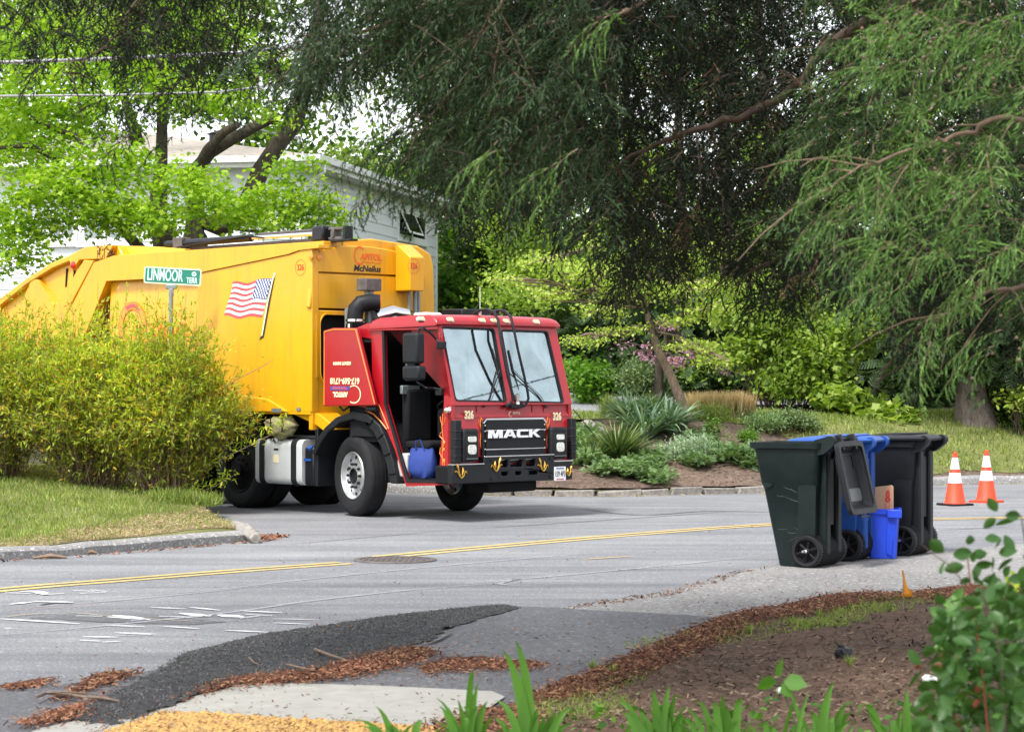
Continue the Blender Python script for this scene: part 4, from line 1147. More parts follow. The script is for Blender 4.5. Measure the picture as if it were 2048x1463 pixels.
# corner lamp and pinstripe flourishes
p = MP(892, 818, 0)
m = MB(); m.lathe([(.05, 0), (.05, .02), (.03, .05), (0, .058)], (-.07, -.0, 1.36), (.3, -1, 0), 16); m.build('turn_lamp', M['chrome'], TR)
def stripe(B, pts, r, mat, z=.004):
    P = [B.p(*B.uv(x, y), z) for x, y in pts]; m = MB(); m.tube(P, r, 4); m.build('pinstripe', M[mat], TR)
stripe(S0, [(886, 826), (884, 850), (887, 880), (885, 905), (886, 940), (884, 958)], .006, 'orange')
stripe(S0, [(881, 832), (882, 842), (886, 850), (890, 844), (891, 834)], .006, 'orange')
stripe(S0, [(886, 862), (881, 866), (880, 872), (886, 878), (890, 884), (888, 892), (881, 896), (880, 906), (885, 915), (889, 925), (889, 938), (884, 950)], .006, 'orange')
for (x, y) in ((888, 884), (887, 898), (888, 920)):
    u, v = S0.uv(x, y); m = MB(); m.lathe([(.022, 0), (.02, .005), (0, .006)], S0.p(u, v, 0), (0, -1, 0), 10); m.build('pinstripe_dot', M['orange'], TR)
for fx in (961, 1094):
    stripe(F0, [(fx+1, 834), (fx-1, 845), (fx+1, 860), (fx-1, 880), (fx, 895)], .006, 'orange')
    stripe(F0, [(fx-4, 838), (fx-3, 848), (fx, 854), (fx+4, 846), (fx+4, 837)], .005, 'orange')
stripe(S0, [(733, 821), (748, 828), (762, 842), (774, 858)], .008, 'orange', .006)
stripe(S0, [(758, 808), (768, 832), (778, 857)], .008, 'orange', .006)
# --- folded-open door: lower half flipped up and back beside the cab --------
DBs = Basis((0, -.12, 0), (1, 0, 0), (0, 0, 1))
do = DBs.px([(647, 661), (666, 655.5), (713, 655.5), (751.5, 810), (647, 812)])
door = plate('door', DBs, do, 'red', TR, -.05, 0, px=False, bevel=.008)
def outl(P, d):
    c = Vector((sum(p[0] for p in P)/len(P), sum(p[1] for p in P)/len(P))); return [tuple(c + (Vector(p)-c)*(1-d)) for p in P]
for i, (a, b) in enumerate(zip([do[4], do[0], do[1], do[2]], [do[0], do[1], do[2], do[3]])):
    c = Vector((sum(p[0] for p in do)/5, sum(p[1] for p in do)/5))
    A, B_ = Vector(a), Vector(b); A = A + (c-A).normalized()*.025; B_ = B_ + (c-B_).normalized()*.025
    m = MB(); m.tube([DBs.p(A.x, A.y, .002), DBs.p(B_.x, B_.y, .002)], .008, 4); m.build('pinstripe', M['orange'], door)
def dt(s, px, py, size, mat, sx=1, off=0, **k):
    u, v = DBs.uv(px, py); text('lettering', s, DBs, u, v, size, mat, door, sx=sx, off=off, rot=math.pi, w=.004, **k)
dt('617-569-1718', 690, 761, .105, 'cream', .95, .004)
dt('APITOL', 681, 788, .085, 'cream', .98, .005)
m = MB(); q = DBs.px([(661, 772), (699, 772), (699, 780), (661, 780)]); m.prism(q, lambda u, v, w: DBs.p(u, v, w), 0, .003); m.build('name_band', M['blueprint'], door)
dt('Waste Services', 680, 776.2, .045, 'pinkprint', 1.0, .001)
dt('USDOT 849494', 684.5, 726, .055, 'cream', .95, .003)
u, v = DBs.uv(708, 788); ringplate('big_letter', DBs, u, v, .118, .135, 'cream', door, -2.15, 2.15, w=.004, sy=.86)
mb = MB(); p = MP(745, 817, -.06); mb.lathe([(.035, -.09), (.035, .09)], (p.x, -.06, p.z), (1, 0, 0), 12); p = MP(690, 816, -.06); mb.tube([(p.x-.1, -.06, p.z+.02), (p.x-.03, -.06, p.z-.03), (p.x+.08, -.06, p.z+.02)], .014, 6)
mb.build('door_hinge', M['blk'], TR)
# --- cab interior ------------------------------------------------------------
seat = MB(); seat.box(-1.15, -.68, .25, .72, .86, .97); seat.build('seat', M['seat'], TR, bevel=.04)
seat = MB(); seat.box(-1.22, -1.10, .27, .70, .95, 1.62); seat.build('backrest', M['seat'], TR, bevel=.04)
seat = MB(); seat.box(-1.15, -.68, 1.38, 1.85, .86, .97); seat.build('seat', M['seat'], TR, bevel=.04)
seat = MB(); seat.box(-1.22, -1.10, 1.40, 1.83, .95, 1.62); seat.build('backrest', M['seat'], TR, bevel=.04)
m = MB(); m.box(-.42, -.10, .12, W-.1, 1.0, 1.38); m.build('dashboard', M['seat'], TR, bevel=.05)
for y in (.5, 1.62):
    m = MB(); O = Vector((-.52, y, 1.45)); A = Vector((-.45, 0, .9)).normalized(); s = Vector((0, 1, 0)); t = A.cross(s)
    P = [O + (s*math.cos(k*math.pi/12) + t*math.sin(k*math.pi/12))*.2 for k in range(25)]
    m.tube(P, .013, 6, cap=False); m.tube([P[0], O, P[12]], .01, 5); m.tube([O, O - A*.25], .025, 6)
    m.build('steering_wheel', M['blk'], TR)
m = MB(); p = MP(776, 700, .5); m.box(-1.12, -1.10, .25, .4, 1.72, 1.95); m.box(-1.17, -1.12, .2, .5, 1.55, 1.66); m.build('wall_box', M['galv'], TR, bevel=.01)
m = MB(); m.box(-1.02, -.84, .02, .30, .525, .82, M=Matrix.Rotation(R(0), 4, 'Y')); m.build('kick_panel', M['whiteinner'], TR, bevel=.02)
m = MB(); m.box(-.95, -.6, .9, 1.3, .52, 1.3); m.box(-.5, -.12, .95, 1.2, .52, 1.1); m.build('console', M['seat'], TR, bevel=.05)
# --- wheels ------------------------------------------------------------------
def wheel(cx, cy, cz, steer, dual=False, shared=None):
    w = empty('wheel', (0, 0, 0)); w.parent = TR; w.location = (cx, cy, cz); w.rotation_euler = (0, 0, steer)
    # every tyre is built about its own centre; outside faces -Y
    if shared:
        for src in shared: link(src.name.split('.')[0], src.data, w)
        return w
    A = (0, -1, 0); RO = .515
    t = MB(); wd = .14
    t.lathe([(.30, -wd*.9), (.36, -wd), (.45, -wd), (.495, -wd*.86), (RO, -wd*.6), (RO, wd*.6), (.495, wd*.86), (.455, wd), (.44, wd*1.02), (.37, wd), (.335, wd*.93), (.30, wd*.8)], (0, 0, 0), A, 48, cap=False)
    tr = MB()
    for rr in (-.55, -.2, .2, .55):
        t.lathe([(RO+.001, rr*wd-.006), (RO+.004, rr*wd-.006), (RO+.004, rr*wd+.006), (RO+.001, rr*wd+.006)], (0, 0, 0), A, 40, cap=False)
    o1 = t.build('tyre', M['rubber'], w, ang=40)
    r_ = MB()
    r_.lathe([(.305, .115), (.298, .13), (.288, .125), (.275, .08), (.262, .06), (.20, .075), (.155, .088), (.13, .088), (.125, .10), (.10, .105)], (0, 0, 0), A, 48, cap=False)
    o2 = r_.build('rim', M['rim'], w, ang=30)
    h = MB(); h.lathe([(.10, .07), (.098, .112), (.085, .115), (.080, .085), (.05, .08), (.0, .08)], (0, 0, 0), A, 24)
    o3 = h.build('hub', M['blk'], w)
    hh = MB(); nn = MB()
    for k in range(10):
        a = 2*math.pi*(k+.5)/10; c = Vector((math.cos(a)*.228, 0, math.sin(a)*.228))
        hh.lathe([(.021, .055), (.021, .073), (0, .0735)], c, A, 12)
        a = 2*math.pi*k/10; c = Vector((math.cos(a)*.152, 0, math.sin(a)*.152))
        nn.lathe([(.019, .08), (.017, .118), (.010, .126), (0, .126)], c, A, 6)
    o4 = hh.build('hand_hole', M['dark'], w); o5 = nn.build('lug_nut', M['blk'], w)
    return w
w1 = wheel(-1.86, .16, .515, R(-13))
wheel(-1.86, W-.2, .515, R(-13), shared=w1.children)
dark_set = []
for o in w1.children:
    d = o.copy(); d.data = o.data.copy()
    if not o.name.startswith('tyre'): d.data.materials[0] = M['dark']  # rear rims and hubs blackened to stand for shade under the body
    dark_set.append(d)
for tx in (-4.40, -5.75):
    for y in (.32, .62, W-.62, W-.32): wheel(tx, y, .515, 0, shared=dark_set)
m = MB(); m.box(-5.0, -3.85, .10, .14, .95, 1.29); m.box(-6.4, -5.2, .10, .14, .95, 1.29); m.build('wheel_skirt', M['dark'], TR)
for w_ in [c for c in TR.children if c.name.startswith('wheel') and c.location.x < -3 and c.location.y > 1]: pass
# fender arch
m = MB(); cx, cz = -1.86, .515
arc = [hit(x, y, (0, -.02, 0), Vector((0, 1, 0))) for x, y in ((627, 906), (636, 880), (652, 855), (675, 834), (709, 822), (738, 828), (762, 850), (778, 885), (790, 925), (799, 967))]
ins = [hit(x, y, (0, -.02, 0), Vector((0, 1, 0))) for x, y in ((633, 910), (645, 884), (661, 862), (683, 845), (709, 838), (730, 844), (750, 864), (765, 894), (776, 930), (784, 966))]
poly = [(p.x, p.z) for p in arc] + [(p.x, p.z) for p in reversed(ins)]
m.prism(poly, lambda u, v, w: Vector((u, w, v)), -.05, .38)
m.build('wheel_arch', M['blk'], TR, bevel=.012)
for i in (5, 6, 7, 8):
    a = arc[i].lerp(arc[i+1] if i+1 < len(arc) else arc[i], .5); b = ins[i].lerp(ins[min(i+1, 9)], .5)
    m = MB(); m.tube([a + Vector((0, -.035, 0)), a.lerp(b, .8) + Vector((0, -.035, 0))], .012, 4); m.build('arch_rib', M['dark'], TR)
# wheel-house liner and chassis
m = MB(); m.box(-2.4, -1.25, .40, W-.4, .55, 1.0); m.box(-9.5, -2.0, .62, .82, .78, 1.05); m.box(-9.5, -2.0, W-.82, W-.62, .78, 1.05)
m.box(-8.8, -2.6, .45, W-.45, 1.02, 1.28); m.box(-3.5, -2.5, .75, W-.75, .45, .9); m.box(-7.0, -4.0, .95, W-.95, .42, .75)
m.lathe([(.09, -.9), (.09, .9)], (-4.40, W/2, .515), (0, 1, 0), 12); m.lathe([(.09, -.9), (.09, .9)], (-5.75, W/2, .515), (0, 1, 0), 12); m.lathe([(.07, -.9), (.07, .9)], (-1.86, W/2, .48), (0, 1, 0), 12)
m.build('chassis', M['dark'], TR)
m = MB(); q = hit(1010, 975, (-.3, 0, 0), Vector((1, 0, 0))); m.box(-.55, -.15, .75, 1.62, .33, .47); m.build('front_crossmember', M['dark'], TR, bevel=.03)
mm_ = MB(); mm_.box(-2.58, -2.52, .0, .62, .36, 1.10); mm_.build('mud_flap', M['blk'], TR, bevel=.01)
m = MB(); m.box(-2.05, -1.4, 1.35, W, 1.0, 1.06); m.build('step_plate', M['dark'], TR)
# fuel tank
p0, p1 = MP(513, 880, .02), MP(606, 968, .02)
tank_prof = roundp([(0.0, .36), (.60, .36), (.60, .955), (0.0, .955)], .10, 6)
m = MB(); m.prism(tank_prof, lambda u, v, w: Vector((w, u, v)), p0.x, p1.x); m.build('fuel_tank', M['alu'], TR, bevel=.02, ang=50)
L = p1.x-p0.x
for f in (.10, .78):
    m = MB(); m.prism(roundp([(-.014, .345), (.61, .345), (.61, .968), (-.014, .968)], .11, 6), lambda u, v, w: Vector((w, u, v)), p0.x+L*f, p0.x+L*f+.10); m.build('tank_strap', M['blk'], TR, bevel=.006, ang=50)
q = MP(555, 886, .04); m = MB(); m.lathe([(.045, 0), (.045, .05), (.035, .06), (0, .06)], (q.x, .03, .93), (0, -.55, .8), 14); m.build('fuel_cap', M['chrome'], TR)
q = MP(553, 917, 0); m = MB(); m.box(q.x-.06, q.x+.05, -.004, .0, q.z-.05, q.z+.05); m.build('tank_label', M['cream'], TR)
q = MP(553, 898, 0); m = MB(); m.box(q.x-.05, q.x+.04, -.004, .0, q.z-.012, q.z+.012); m.build('tank_label', M['blk'], TR)
p2 = MP(626, 970, .04); m = MB(); m.box(p1.x+.012, p2.x+.03, .03, .5, .36, .86); m.build('fluid_tank', M['blkmetal'], TR, bevel=.03)
m = MB(); m.lathe([(.04, 0), (.04, .04), (0, .05)], (p1.x+.12, .06, .83), (0, -.5, .8), 12); m.box(p1.x+.02, p1.x+.16, .015, .03, .68, .71); m.build('blue_cap', M['cart_blue'], TR)
m = MB(); m.box(p0.x+.2, -2.4, .3, .5, .97, 1.0); m.build('tank_bracket', M['galv'], TR)
# --- hopper body ------------------------------------------------------------
BX0, BX1 = -2.56, -7.15
BW0, BW1 = .03, W+.05
cs = [(BW0, 1.32), (BW0-.03, 1.9), (BW0-.03, 2.6), (BW0, 3.30), (BW0+.05, 3.44), (BW0+.28, 3.54), (W/2, 3.60), (BW1-.28, 3.54), (BW1-.05, 3.44), (BW1, 3.30), (BW1+.03, 2.6), (BW1+.03, 1.9), (BW1, 1.32)]
def bodyx(u, v, w): return Vector((w, u, v))
m = MB(); m.prism(cs, bodyx, BX0-.08, BX1); m.build('body_shell', M['yellow'], TR, bevel=.02, ang=25)
SB = SIDE(BW0-.10)
# flush skin with the flag, top rail, slanted rib
skin = SB.px([(578, 509), (600, 501), (629, 497), (626, 600), (625, 700), (629, 824), (436, 823), (395, 823), (395, 547)])
skin = [(min(u, BX0+.005), v) for u, v in skin]
plate('side_skin', SB, skin, 'yellow', TR, -.12, 0, px=False, bevel=.012)
plate('top_rail', SB, [(228, 511.5), (400, 499), (600, 486), (640, 489), (640, 496), (600, 500.6), (578, 508.5), (395, 546.5), (393, 553), (215, 562), (160, 700), (100, 700), (190, 525)], 'yellow', TR, -.16, .02, bevel=.012)
plate('slant_rib', SB, [(134, 620), (195, 523), (213, 521), (178, 640), (150, 720), (100, 720)], 'yellow', TR, -.2, -.02, bevel=.01)
m = MB()
le = SB.px([(330, 824), (330, 795), (436, 784), (537, 797), (578, 823)])
m.prism(le, lambda u, v, w: SB.p(u, v, w), -.1, .03)
le2 = [(u, v) for u, v in le]; m.build('lower_ledge', M['yellow'], TR, bevel=.012)
m = MB(); m.box(BX1, BX0-.02, BW0-.10, BW0+.1, 1.285, 1.318); m.build('bottom_flange', M['yellow'], TR)
q = SB.px([(547, 816), (566, 816), (566, 824), (547, 824)]); m = MB(); m.prism(q, lambda u, v, w: SB.p(u, v, w), 0, .036); m.build('step_lamp', M['galv'], TR)
q = SB.px([(594, 815), (602, 815), (602, 821), (594, 821)]); m = MB(); m.prism(q, lambda u, v, w: SB.p(u, v, w), 0, .012); m.build('side_catch', M['galv'], TR)
m = MB(); lowp = SB.px([(575, 826), (629, 826), (668, 858), (640, 862), (622, 848)]); m.prism(lowp, lambda u, v, w: SB.p(u, v, w), -.4, -.06); m.build('lower_gusset', M['yellow'], TR, bevel=.01)
q = [SB.uv(620, 850), SB.uv(642, 850), SB.uv(642, 880), SB.uv(620, 880)]
# front face of the body
BFx = BX0 + .0
BF = FRONT_(BFx)
yl, yr = BW0-.08, BW1+.03
def frow(name, pts, off, holes=(), bevel=.015): return plate(name, BF, pts, 'yellow', TR, -.08, off, holes, bevel=bevel)
arc_top = [(631, 508), (645, 500), (670, 494), (700, 491), (740, 492.5), (780, 499), (815, 508), (843, 518)]
frow('front_skin', arc_top + [(847, 552), (626, 542)], .0)
frow('front_skin', [(626, 546), (848, 556), (850, 622), (619.5, 615)], .0)
hole = roundp(BF.px([(640, 642), (648, 629), (700, 631), (700, 775), (650, 768), (641, 750)]), .05)
lower = [(min(max(u, yl-.02), yr), v) for u, v in BF.px([(619, 619), (850, 626), (850, 860), (625, 860)])]
plate('front_skin', BF, lower, 'yellow', TR, -.08, .0, [hole], px=False, bevel=.015)
m = MB(); m.box(BX0-.85, BX0-.070, BW0+.02, .95, 1.42, 2.66); m.build('hopper_shade', M['dark'], TR)  # black block standing in for the shade inside the opening
m = MB(); hp = roundp(BF.px([(640, 642), (648, 629), (700, 631), (700, 775), (650, 768), (641, 750)]), .05); m.prism(grow(hp, .02), lambda u, v, w: BF.p(u, v, w), -.02, .015, [hp]); m.build('opening_rim', M['yellow'], TR, bevel=.004)
m = MB(); fl = BF.px([(631.5, 628), (636, 628), (636, 755), (631.5, 755)]); m.prism(fl, lambda u, v, w: BF.p(u, v, w), 0, .012); m.build('edge_strip', M['yellow'], TR)
# box over the far ram, its pipes
b0 = BF.uv(796, 490); b1 = BF.uv(834, 584)
ft = [(b0[0], b1[1]), (b1[0], b1[1]), (b1[0]+.03, b0[1]-.12), (b0[0], b0[1]-.02)]
m = MB(); m.prism([(-.0, b1[1]), (.30, b1[1]), (.30, b0[1]-.17), (.05, b0[1]), (-.0, b0[1])], lambda u, v, w: Vector((BFx+u, w, v)), b0[0]-.05, b1[0]-.14); m.build('ram_cover', M['yellow'], TR, bevel=.012)
RC = FRONT_(BFx+.30)
u, v = RC.uv(827, 532); u = min(u, b1[0]-.30)
ringplate('number_ring', RC, u, v, .098, .104, 'redprint', TR, w=.003); text('fleet_number', '326', RC, u, v, .11, 'redprint', TR, sx=.85, off=.001, w=.003)
m = MB()
for px, r_ in ((806, .022), (818, .03), (825, .022)):
    a = BF.uv(px, 584); m.tube([(BFx+.12, a[0], a[1]+.02), (BFx+.12, a[0], 2.45)], r_, 8)
m.build('hydraulic_pipe', M['galv'], TR)
# marker lamps of the body
u, v = BF.uv(637.5, 514.5); m = MB(); m.lathe([(.04, 0), (.04, .02), (0, .03)], BF.p(u, v, 0), (1, 0, 0), 16); m.build('body_lamp', M['amberdeep'], TR)
u, v = SB.uv(623.5, 513); m = MB(); m.lathe([(.04, 0), (.04, .02), (0, .03)], SB.p(u, v, 0), (0, -1, 0), 16); m.build('body_lamp', M['amberdeep'], TR)
# prints on the body
u, v = SB.uv(601, 535); ringplate('number_ring', SB, u, v, .098, .104, 'redprint', TR, w=.003); text('fleet_number', '326', SB, u, v, .11, 'redprint', TR, sx=.85, off=.001, w=.003)
u, v = BF.uv(741, 514.5); text('body_lettering', 'APITOL', BF, u+.01, v, .115, 'logo', TR, sx=.95, off=.004, w=.004)
u, v = BF.uv(745, 524); text('body_lettering', 'Waste Services', BF, u, v-.005, .045, 'orange', TR, sx=1.0, w=.004)
u, v = BF.uv(719, 511); ringplate('big_letter', BF, u, v, .078, .100, 'logo', TR, .75, 5.6, w=.004, sy=1.25)
u, v = BF.uv(734, 537.5); text('maker_name', 'McNeilus', BF, u, v, .115, 'blackprint', TR, sx=1.08, off=.003, w=.004, shear=.18)
RS = SIDE(BW0-.025)
u, v = RS.uv(266, 651)
ringplate('round_emblem', RS, u, v, .235, .325, 'amberdeep', TR, w=.012, n=48); ringplate('round_emblem', RS, u, v, .325, .337, 'logo', TR, w=.013, n=48); ringplate('round_emblem', RS, u, v, .223, .235, 'logo', TR, w=.013, n=48)
ringplate('round_emblem', RS, u, v, .25, .31, 'pinkprint', TR, .9, 2.1, w=.014)
u, v = SB.uv(372, 660); text('body_lettering', 'CAPITOL', RS, RS.uv(340, 662)[0], RS.uv(340, 662)[1], .26, 'logo', TR, sx=.8, off=.006, w=.012)
# flag printed on the side
FL = SIDE(BW0-.10)
TLc, TRc, BRc, BLc = Vector((466, 567)), Vector((545, 556)), Vector((524, 634)), Vector((450, 634))
def flagpt(a, b, w):        # a: 0 hoist (right) .. 1 fly (left), b: 0 top .. 1 bottom
    top = TRc.lerp(TLc, a); bot = BRc.lerp(BLc, a); q = top.lerp(bot, b)
    q.y += 3.2*math.sin(a*9.5 + 2.2)*(.35+a) ; q.x += 1.5*math.sin(b*5)*a
    return FL.p(*FL.uv(q.x, q.y), w)
for i in range(13):
    m = MB(); n = 24
    a0 = .40 if i < 7 else 0.0
    vs = []
    for k in range(n+1):
        a = a0 + (1-a0)*k/n
        vs += [flagpt(a, i/13, .003), flagpt(a, (i+1)/13, .003)]
    m.add(vs, [(2*k, 2*k+1, 2*k+3, 2*k+2) for k in range(n)])
    m.build('flag_stripe', M['pinkprint' if i % 2 == 0 else 'white'], TR, smooth=False)
m = MB(); vs = []
for k in range(13): vs += [flagpt(.40*k/12, 0, .0035), flagpt(.40*k/12, 7/13, .0035)]
m.add(vs, [(2*k, 2*k+1, 2*k+3, 2*k+2) for k in range(12)]); m.build('flag_canton', M['blueprint'], TR, smooth=False)
m = MB()
for r_ in range(9):
    for c in range(6 if r_ % 2 == 0 else 5):
        a = .40*((c+.5)/6 if r_ % 2 == 0 else (c+1)/6); b = 7/13*(r_+.7)/9.6
        ctr = flagpt(a, b, .006); vs = [ctr + Vector((math.cos(math.pi*k/5+1.57)*(.020 if k % 2 == 0 else .009), 0, math.sin(math.pi*k/5+1.57)*(.020 if k % 2 == 0 else .009))) for k in range(10)]
        m.add(vs, [tuple(range(10))])
m.build('flag_stars', M['white'], TR, smooth=False)
def onF(x, y, w): return FL.p(*FL.uv(x, y), w)
m = MB(); m.prism([FL.uv(*q) for q in ((545.5, 552), (550, 553), (540, 600), (527, 672), (522.5, 672), (533, 610), (542, 570))], lambda u, v, w: FL.p(u, v, w), 0, .004); m.build('flag_pole', M['cream'], TR)
m = MB(); m.prism([FL.uv(*q) for q in ((548, 556), (550.5, 553), (541, 602), (528, 674), (519, 680), (522, 672), (525.5, 671), (537.5, 602))], lambda u, v, w: FL.p(u, v, w), 0.004, .006); m.build('flag_pole', M['blackprint'], TR)
u, v = FL.uv(549.5, 548); ringplate('flag_pole', FL, u, v, 0.001, .022, 'cream', TR, w=.006)
# tailgate
SG = SIDE(BW0-.06)
tg = SG.px([(229, 491), (243, 519), (205, 523), (150, 640), (120, 760), (100, 880), (-70, 905), (-75, 700), (-40, 640), (0, 600), (55, 558), (105, 527), (140, 512), (175, 494)])
plate('tailgate', SG, tg, 'yellow', TR, -(BW1-BW0)-.1, -.06, px=False, bevel=.02)
rim = SG.px([(229, 490), (175, 493), (140, 511), (105, 526), (55, 557), (0, 599), (-40, 640), (-75, 700), (-70, 720), (-34, 655), (2, 612), (57, 568), (107, 537), (145, 521), (190, 519), (215, 518)])
plate('tailgate_rim', SG, rim, 'yellow', TR, -(BW1-BW0)-.12, .03, px=False, bevel=.015)
plate('tailgate_rib', SG, [(172, 520), (192, 521), (150, 600), (110, 690), (60, 700), (128, 590)], 'yellow', TR, -.10, .04, bevel=.01)
plate('tailgate_gusset', SG, [(65, 560), (78, 558), (110, 610), (100, 700), (20, 700), (52, 590)], 'yellow', TR, -.1, .02, rnd=.03, bevel=.01)
for px in (128, 143):
    a = SG.px([(px-2, 537), (px+2, 536), (px-1, 572), (px-4, 574)]); m = MB(); m.prism(a, lambda u, v, w: SG.p(u, v, w), -.06, -.052); m.build('slot', M['dark'], TR)
u, v = SG.uv(152, 530); m = MB(); m.lathe([(.055, 0), (.055, .02), (.03, .04), (0, .045)], SG.p(u, v, .04), (0, -1, 0), 16); m.build('side_marker', M['redlens'], TR)
plate('lamp_plate', SG, [(143, 519), (163, 520), (150, 541)], 'yellow', TR, -.02, .045, bevel=.005)
# hopper mouth roof and hatch
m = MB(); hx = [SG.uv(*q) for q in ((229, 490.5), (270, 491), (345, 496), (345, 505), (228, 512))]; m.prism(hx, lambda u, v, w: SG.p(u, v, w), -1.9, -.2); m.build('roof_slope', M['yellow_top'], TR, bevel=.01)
g_ = MB(); rr = random.Random(3)
for i in range(90):
    u, v = SG.uv(rr.uniform(196, 226), rr.uniform(492, 512)); c = SG.p(u, v, rr.uniform(-.05, .04)); a = rr.uniform(0, 3)
    d = Vector((math.cos(a), rr.uniform(-.4, .4), math.sin(a)))*rr.uniform(.03, .12); g_.tube([c-d, c+d*.5], .006, 3)
tag(g_.build('snagged_debris', M['twigdark'], None), 'tangle of dark twigs caught on the top rear edge of the garbage truck', 'debris'); 
deb = bpy.data.objects['snagged_debris']; deb.location = TO; deb.rotation_euler = (0, 0, TA)
# roof gear: rails, ram rod, end frame
def rb(px0, px1, zz0, zz1, y0, y1, nm, mt, bev=.008):
    a = SIDE(y0).uv(px0, 480)[0]; b = SIDE(y0).uv(px1, 480)[0]; m = MB(); m.box(min(a, b), max(a, b), y0, y1, zz0, zz1); return m.build(nm, M[mt], TR, bevel=bev)
rb(425, 647, 3.46, 3.525, .12, .25, 'roof_beam', 'yellow')
rb(345, 690, 3.54, 3.585, .30, .42, 'packer_rail', 'iron'); rb(515, 690, 3.675, 3.71, .30, .40, 'packer_rail', 'iron')
m = MB(); y = .36; a = SIDE(y).uv(345, 480)[0]; b = SIDE(y).uv(515, 480)[0]; c = SIDE(y).uv(640, 480)[0]
m.tube([(a, y-.1, 3.64), (b, y-.1, 3.645)], .05, 12); m.build('ram_cylinder', M['blkmetal'], TR)
m = MB(); m.tube([(b, y-.1, 3.645), (c, y-.1, 3.64)], .028, 10); m.build('ram_rod', M['chrome'], TR)
rb(345, 363, 3.52, 3.72, .2, .36, 'ram_bracket', 'iron'); rb(622, 645, 3.53, 3.735, .2, .36, 'ram_bracket', 'blkmetal', .03); rb(662, 667, 3.58, 3.69, .28, .42, 'end_frame', 'iron'); rb(685, 690, 3.54, 3.72, .28, .42, 'end_frame', 'blkmetal'); rb(650, 700, 3.52, 3.55, .28, .42, 'roof_plate', 'blkmetal')
m = MB(); m.tube([(a+.3, .2, 3.58), (a+1.0, .18, 3.62), (a+1.9, .2, 3.67), (b+.3, .24, 3.63)], .012, 5); m.build('hose', M['blk'], TR)
# air intake snorkel and exhaust behind the cab
m = MB(); O = Vector((-2.18, .34, 0))
m.tube([O+Vector((0, 0, 2.1)), O+Vector((0, 0, 2.42))], .115, 16); m.build('intake_pipe', M['blk'], TR)
m = MB(); m.lathe([(.12, 0), (.12, .05)], O+Vector((0, 0, 2.40)), (0, 0, 1), 16); m.lathe([(.12, 0), (.12, .03)], O+Vector((0, 0, 2.48)), (0, 0, 1), 16); m.build('pipe_clamp', M['chrome'], TR)
m = MB(); m.tube([O+Vector((0, 0, 2.44)), O+Vector((0, 0, 2.56)), O+Vector((.01, .01, 2.64)), O+Vector((.04, .06, 2.705)), O+Vector((.10, .15, 2.73)), O+Vector((.18, .26, 2.73))], [.105, .105, .11, .115, .11, .10], 16); m.build('intake_elbow', M['blk'], TR)
m = MB(); m.lathe([(.105, 0), (.08, -.03), (0, -.04)], O+Vector((.185, .265, 2.73)), (.6, .8, 0), 16); m.build('intake_mouth', M['redin'], TR)
m = MB(); m.tube([O+Vector((.0, .24, 2.2)), O+Vector((.0, .24, 2.90))], .06, 10); m.build('exhaust_pipe', M['galv'], TR)
m = MB(); m.box(O.x-.09, O.x+.11, O.y+.10, O.y+.36, 2.88, 3.04); m.build('exhaust_cap', M['iron'], TR, bevel=.01)
m = MB(); m.tube([O+Vector((.1, .25, 2.55)), O+Vector((.15, .5, 2.62)), O+Vector((.15, .75, 2.58))], .085, 12); m.lathe([(.1, 0), (.12, .08), (.1, .2), (0, .22)], O+Vector((.1, .45, 2.5)), (0, 1, .1), 14); m.build('muffler', M['chrome'], TR)
m = MB(); m.box(-2.35, -2.25, .31, .40, 1.4, 2.66); m.build('heat_shield', M['galv'], TR)
m = MB(); m.box(-1.75, -1.5, .95, 1.25, 2.5, 2.60); m.build('roof_unit', M['white'], TR, bevel=.03)
m = MB(); m.box(-1.9, -1.5, 1.6, 2.3, 2.5, 2.66); m.build('roof_rack', M['blkmetal'], TR, bevel=.02)
m = MB(); q = hit(960, 630, (-.45, 0, 0), Vector((1, 0, 0))); m.tube([q-Vector((0, 0, .05)), q+Vector((0, 0, .07))], .018, 6); m.tube([q, q+Vector((0, 0, .35))], .004, 4); m.build('antenna', M['white'], TR)
# things carried by the truck
q = TO + Matrix.Rotation(TA, 3, 'Z') @ hit(1096, 765, (-.55, 0, 0), Vector((1, 0, 0)))
m = MB(); m.prism(roundp([(-.05, -.13), (.05, -.13), (.07, .05), (.03, .13), (-.03, .13), (-.07, .05)], .02), lambda u, v, w: Vector((w, u, v)), -.02, .02); o = m.build('safety_vest', M['hivis'], None, bevel=.008); o.location = q; o.rotation_euler = (0, 0, TA); tag(o, 'small yellow green safety vest hanging behind the right windshield pane', 'vest')
q = TO + Matrix.Rotation(TA, 3, 'Z') @ Vector((-.66, .13, .525))
bag = empty('tote_bag', q, TA); tag(bag, 'blue fabric tote bag standing in the open cab doorway of the truck', 'bag')
m = MB(); n = 12
def bagring(z, sx, sy, tw): return [(math.copysign(abs(math.cos(a))**.5, math.cos(a))*sx*(1+.08*math.sin(3*a+tw)), math.copysign(abs(math.sin(a))**.5, math.sin(a))*sy*(1+.1*math.cos(4*a+tw)), z+.012*math.sin(5*a+tw)) for a in [2*math.pi*k/20 for k in range(20)]]
rs_ = [bagring(.0, .19, .08, 0), bagring(.10, .22, .10, 1), bagring(.22, .21, .09, 2), bagring(.33, .20, .05, 3), bagring(.36, .18, .02, 4)]
m.add([p for r_ in rs_ for p in r_], [(j*20+k, j*20+(k+1) % 20, (j+1)*20+(k+1) % 20, (j+1)*20+k) for j in range(4) for k in range(20)] + [tuple(range(20)), tuple(80+k for k in range(20))])
m.build('bag_body', M['bagblue'], bag, ang=80)
m = MB(); m.tube([(-.08, -.05, .33), (-.06, -.07, .45), (.02, -.07, .47), (.07, -.05, .34)], .009, 5); m.build('bag_handle', M['bagblue'], bag)
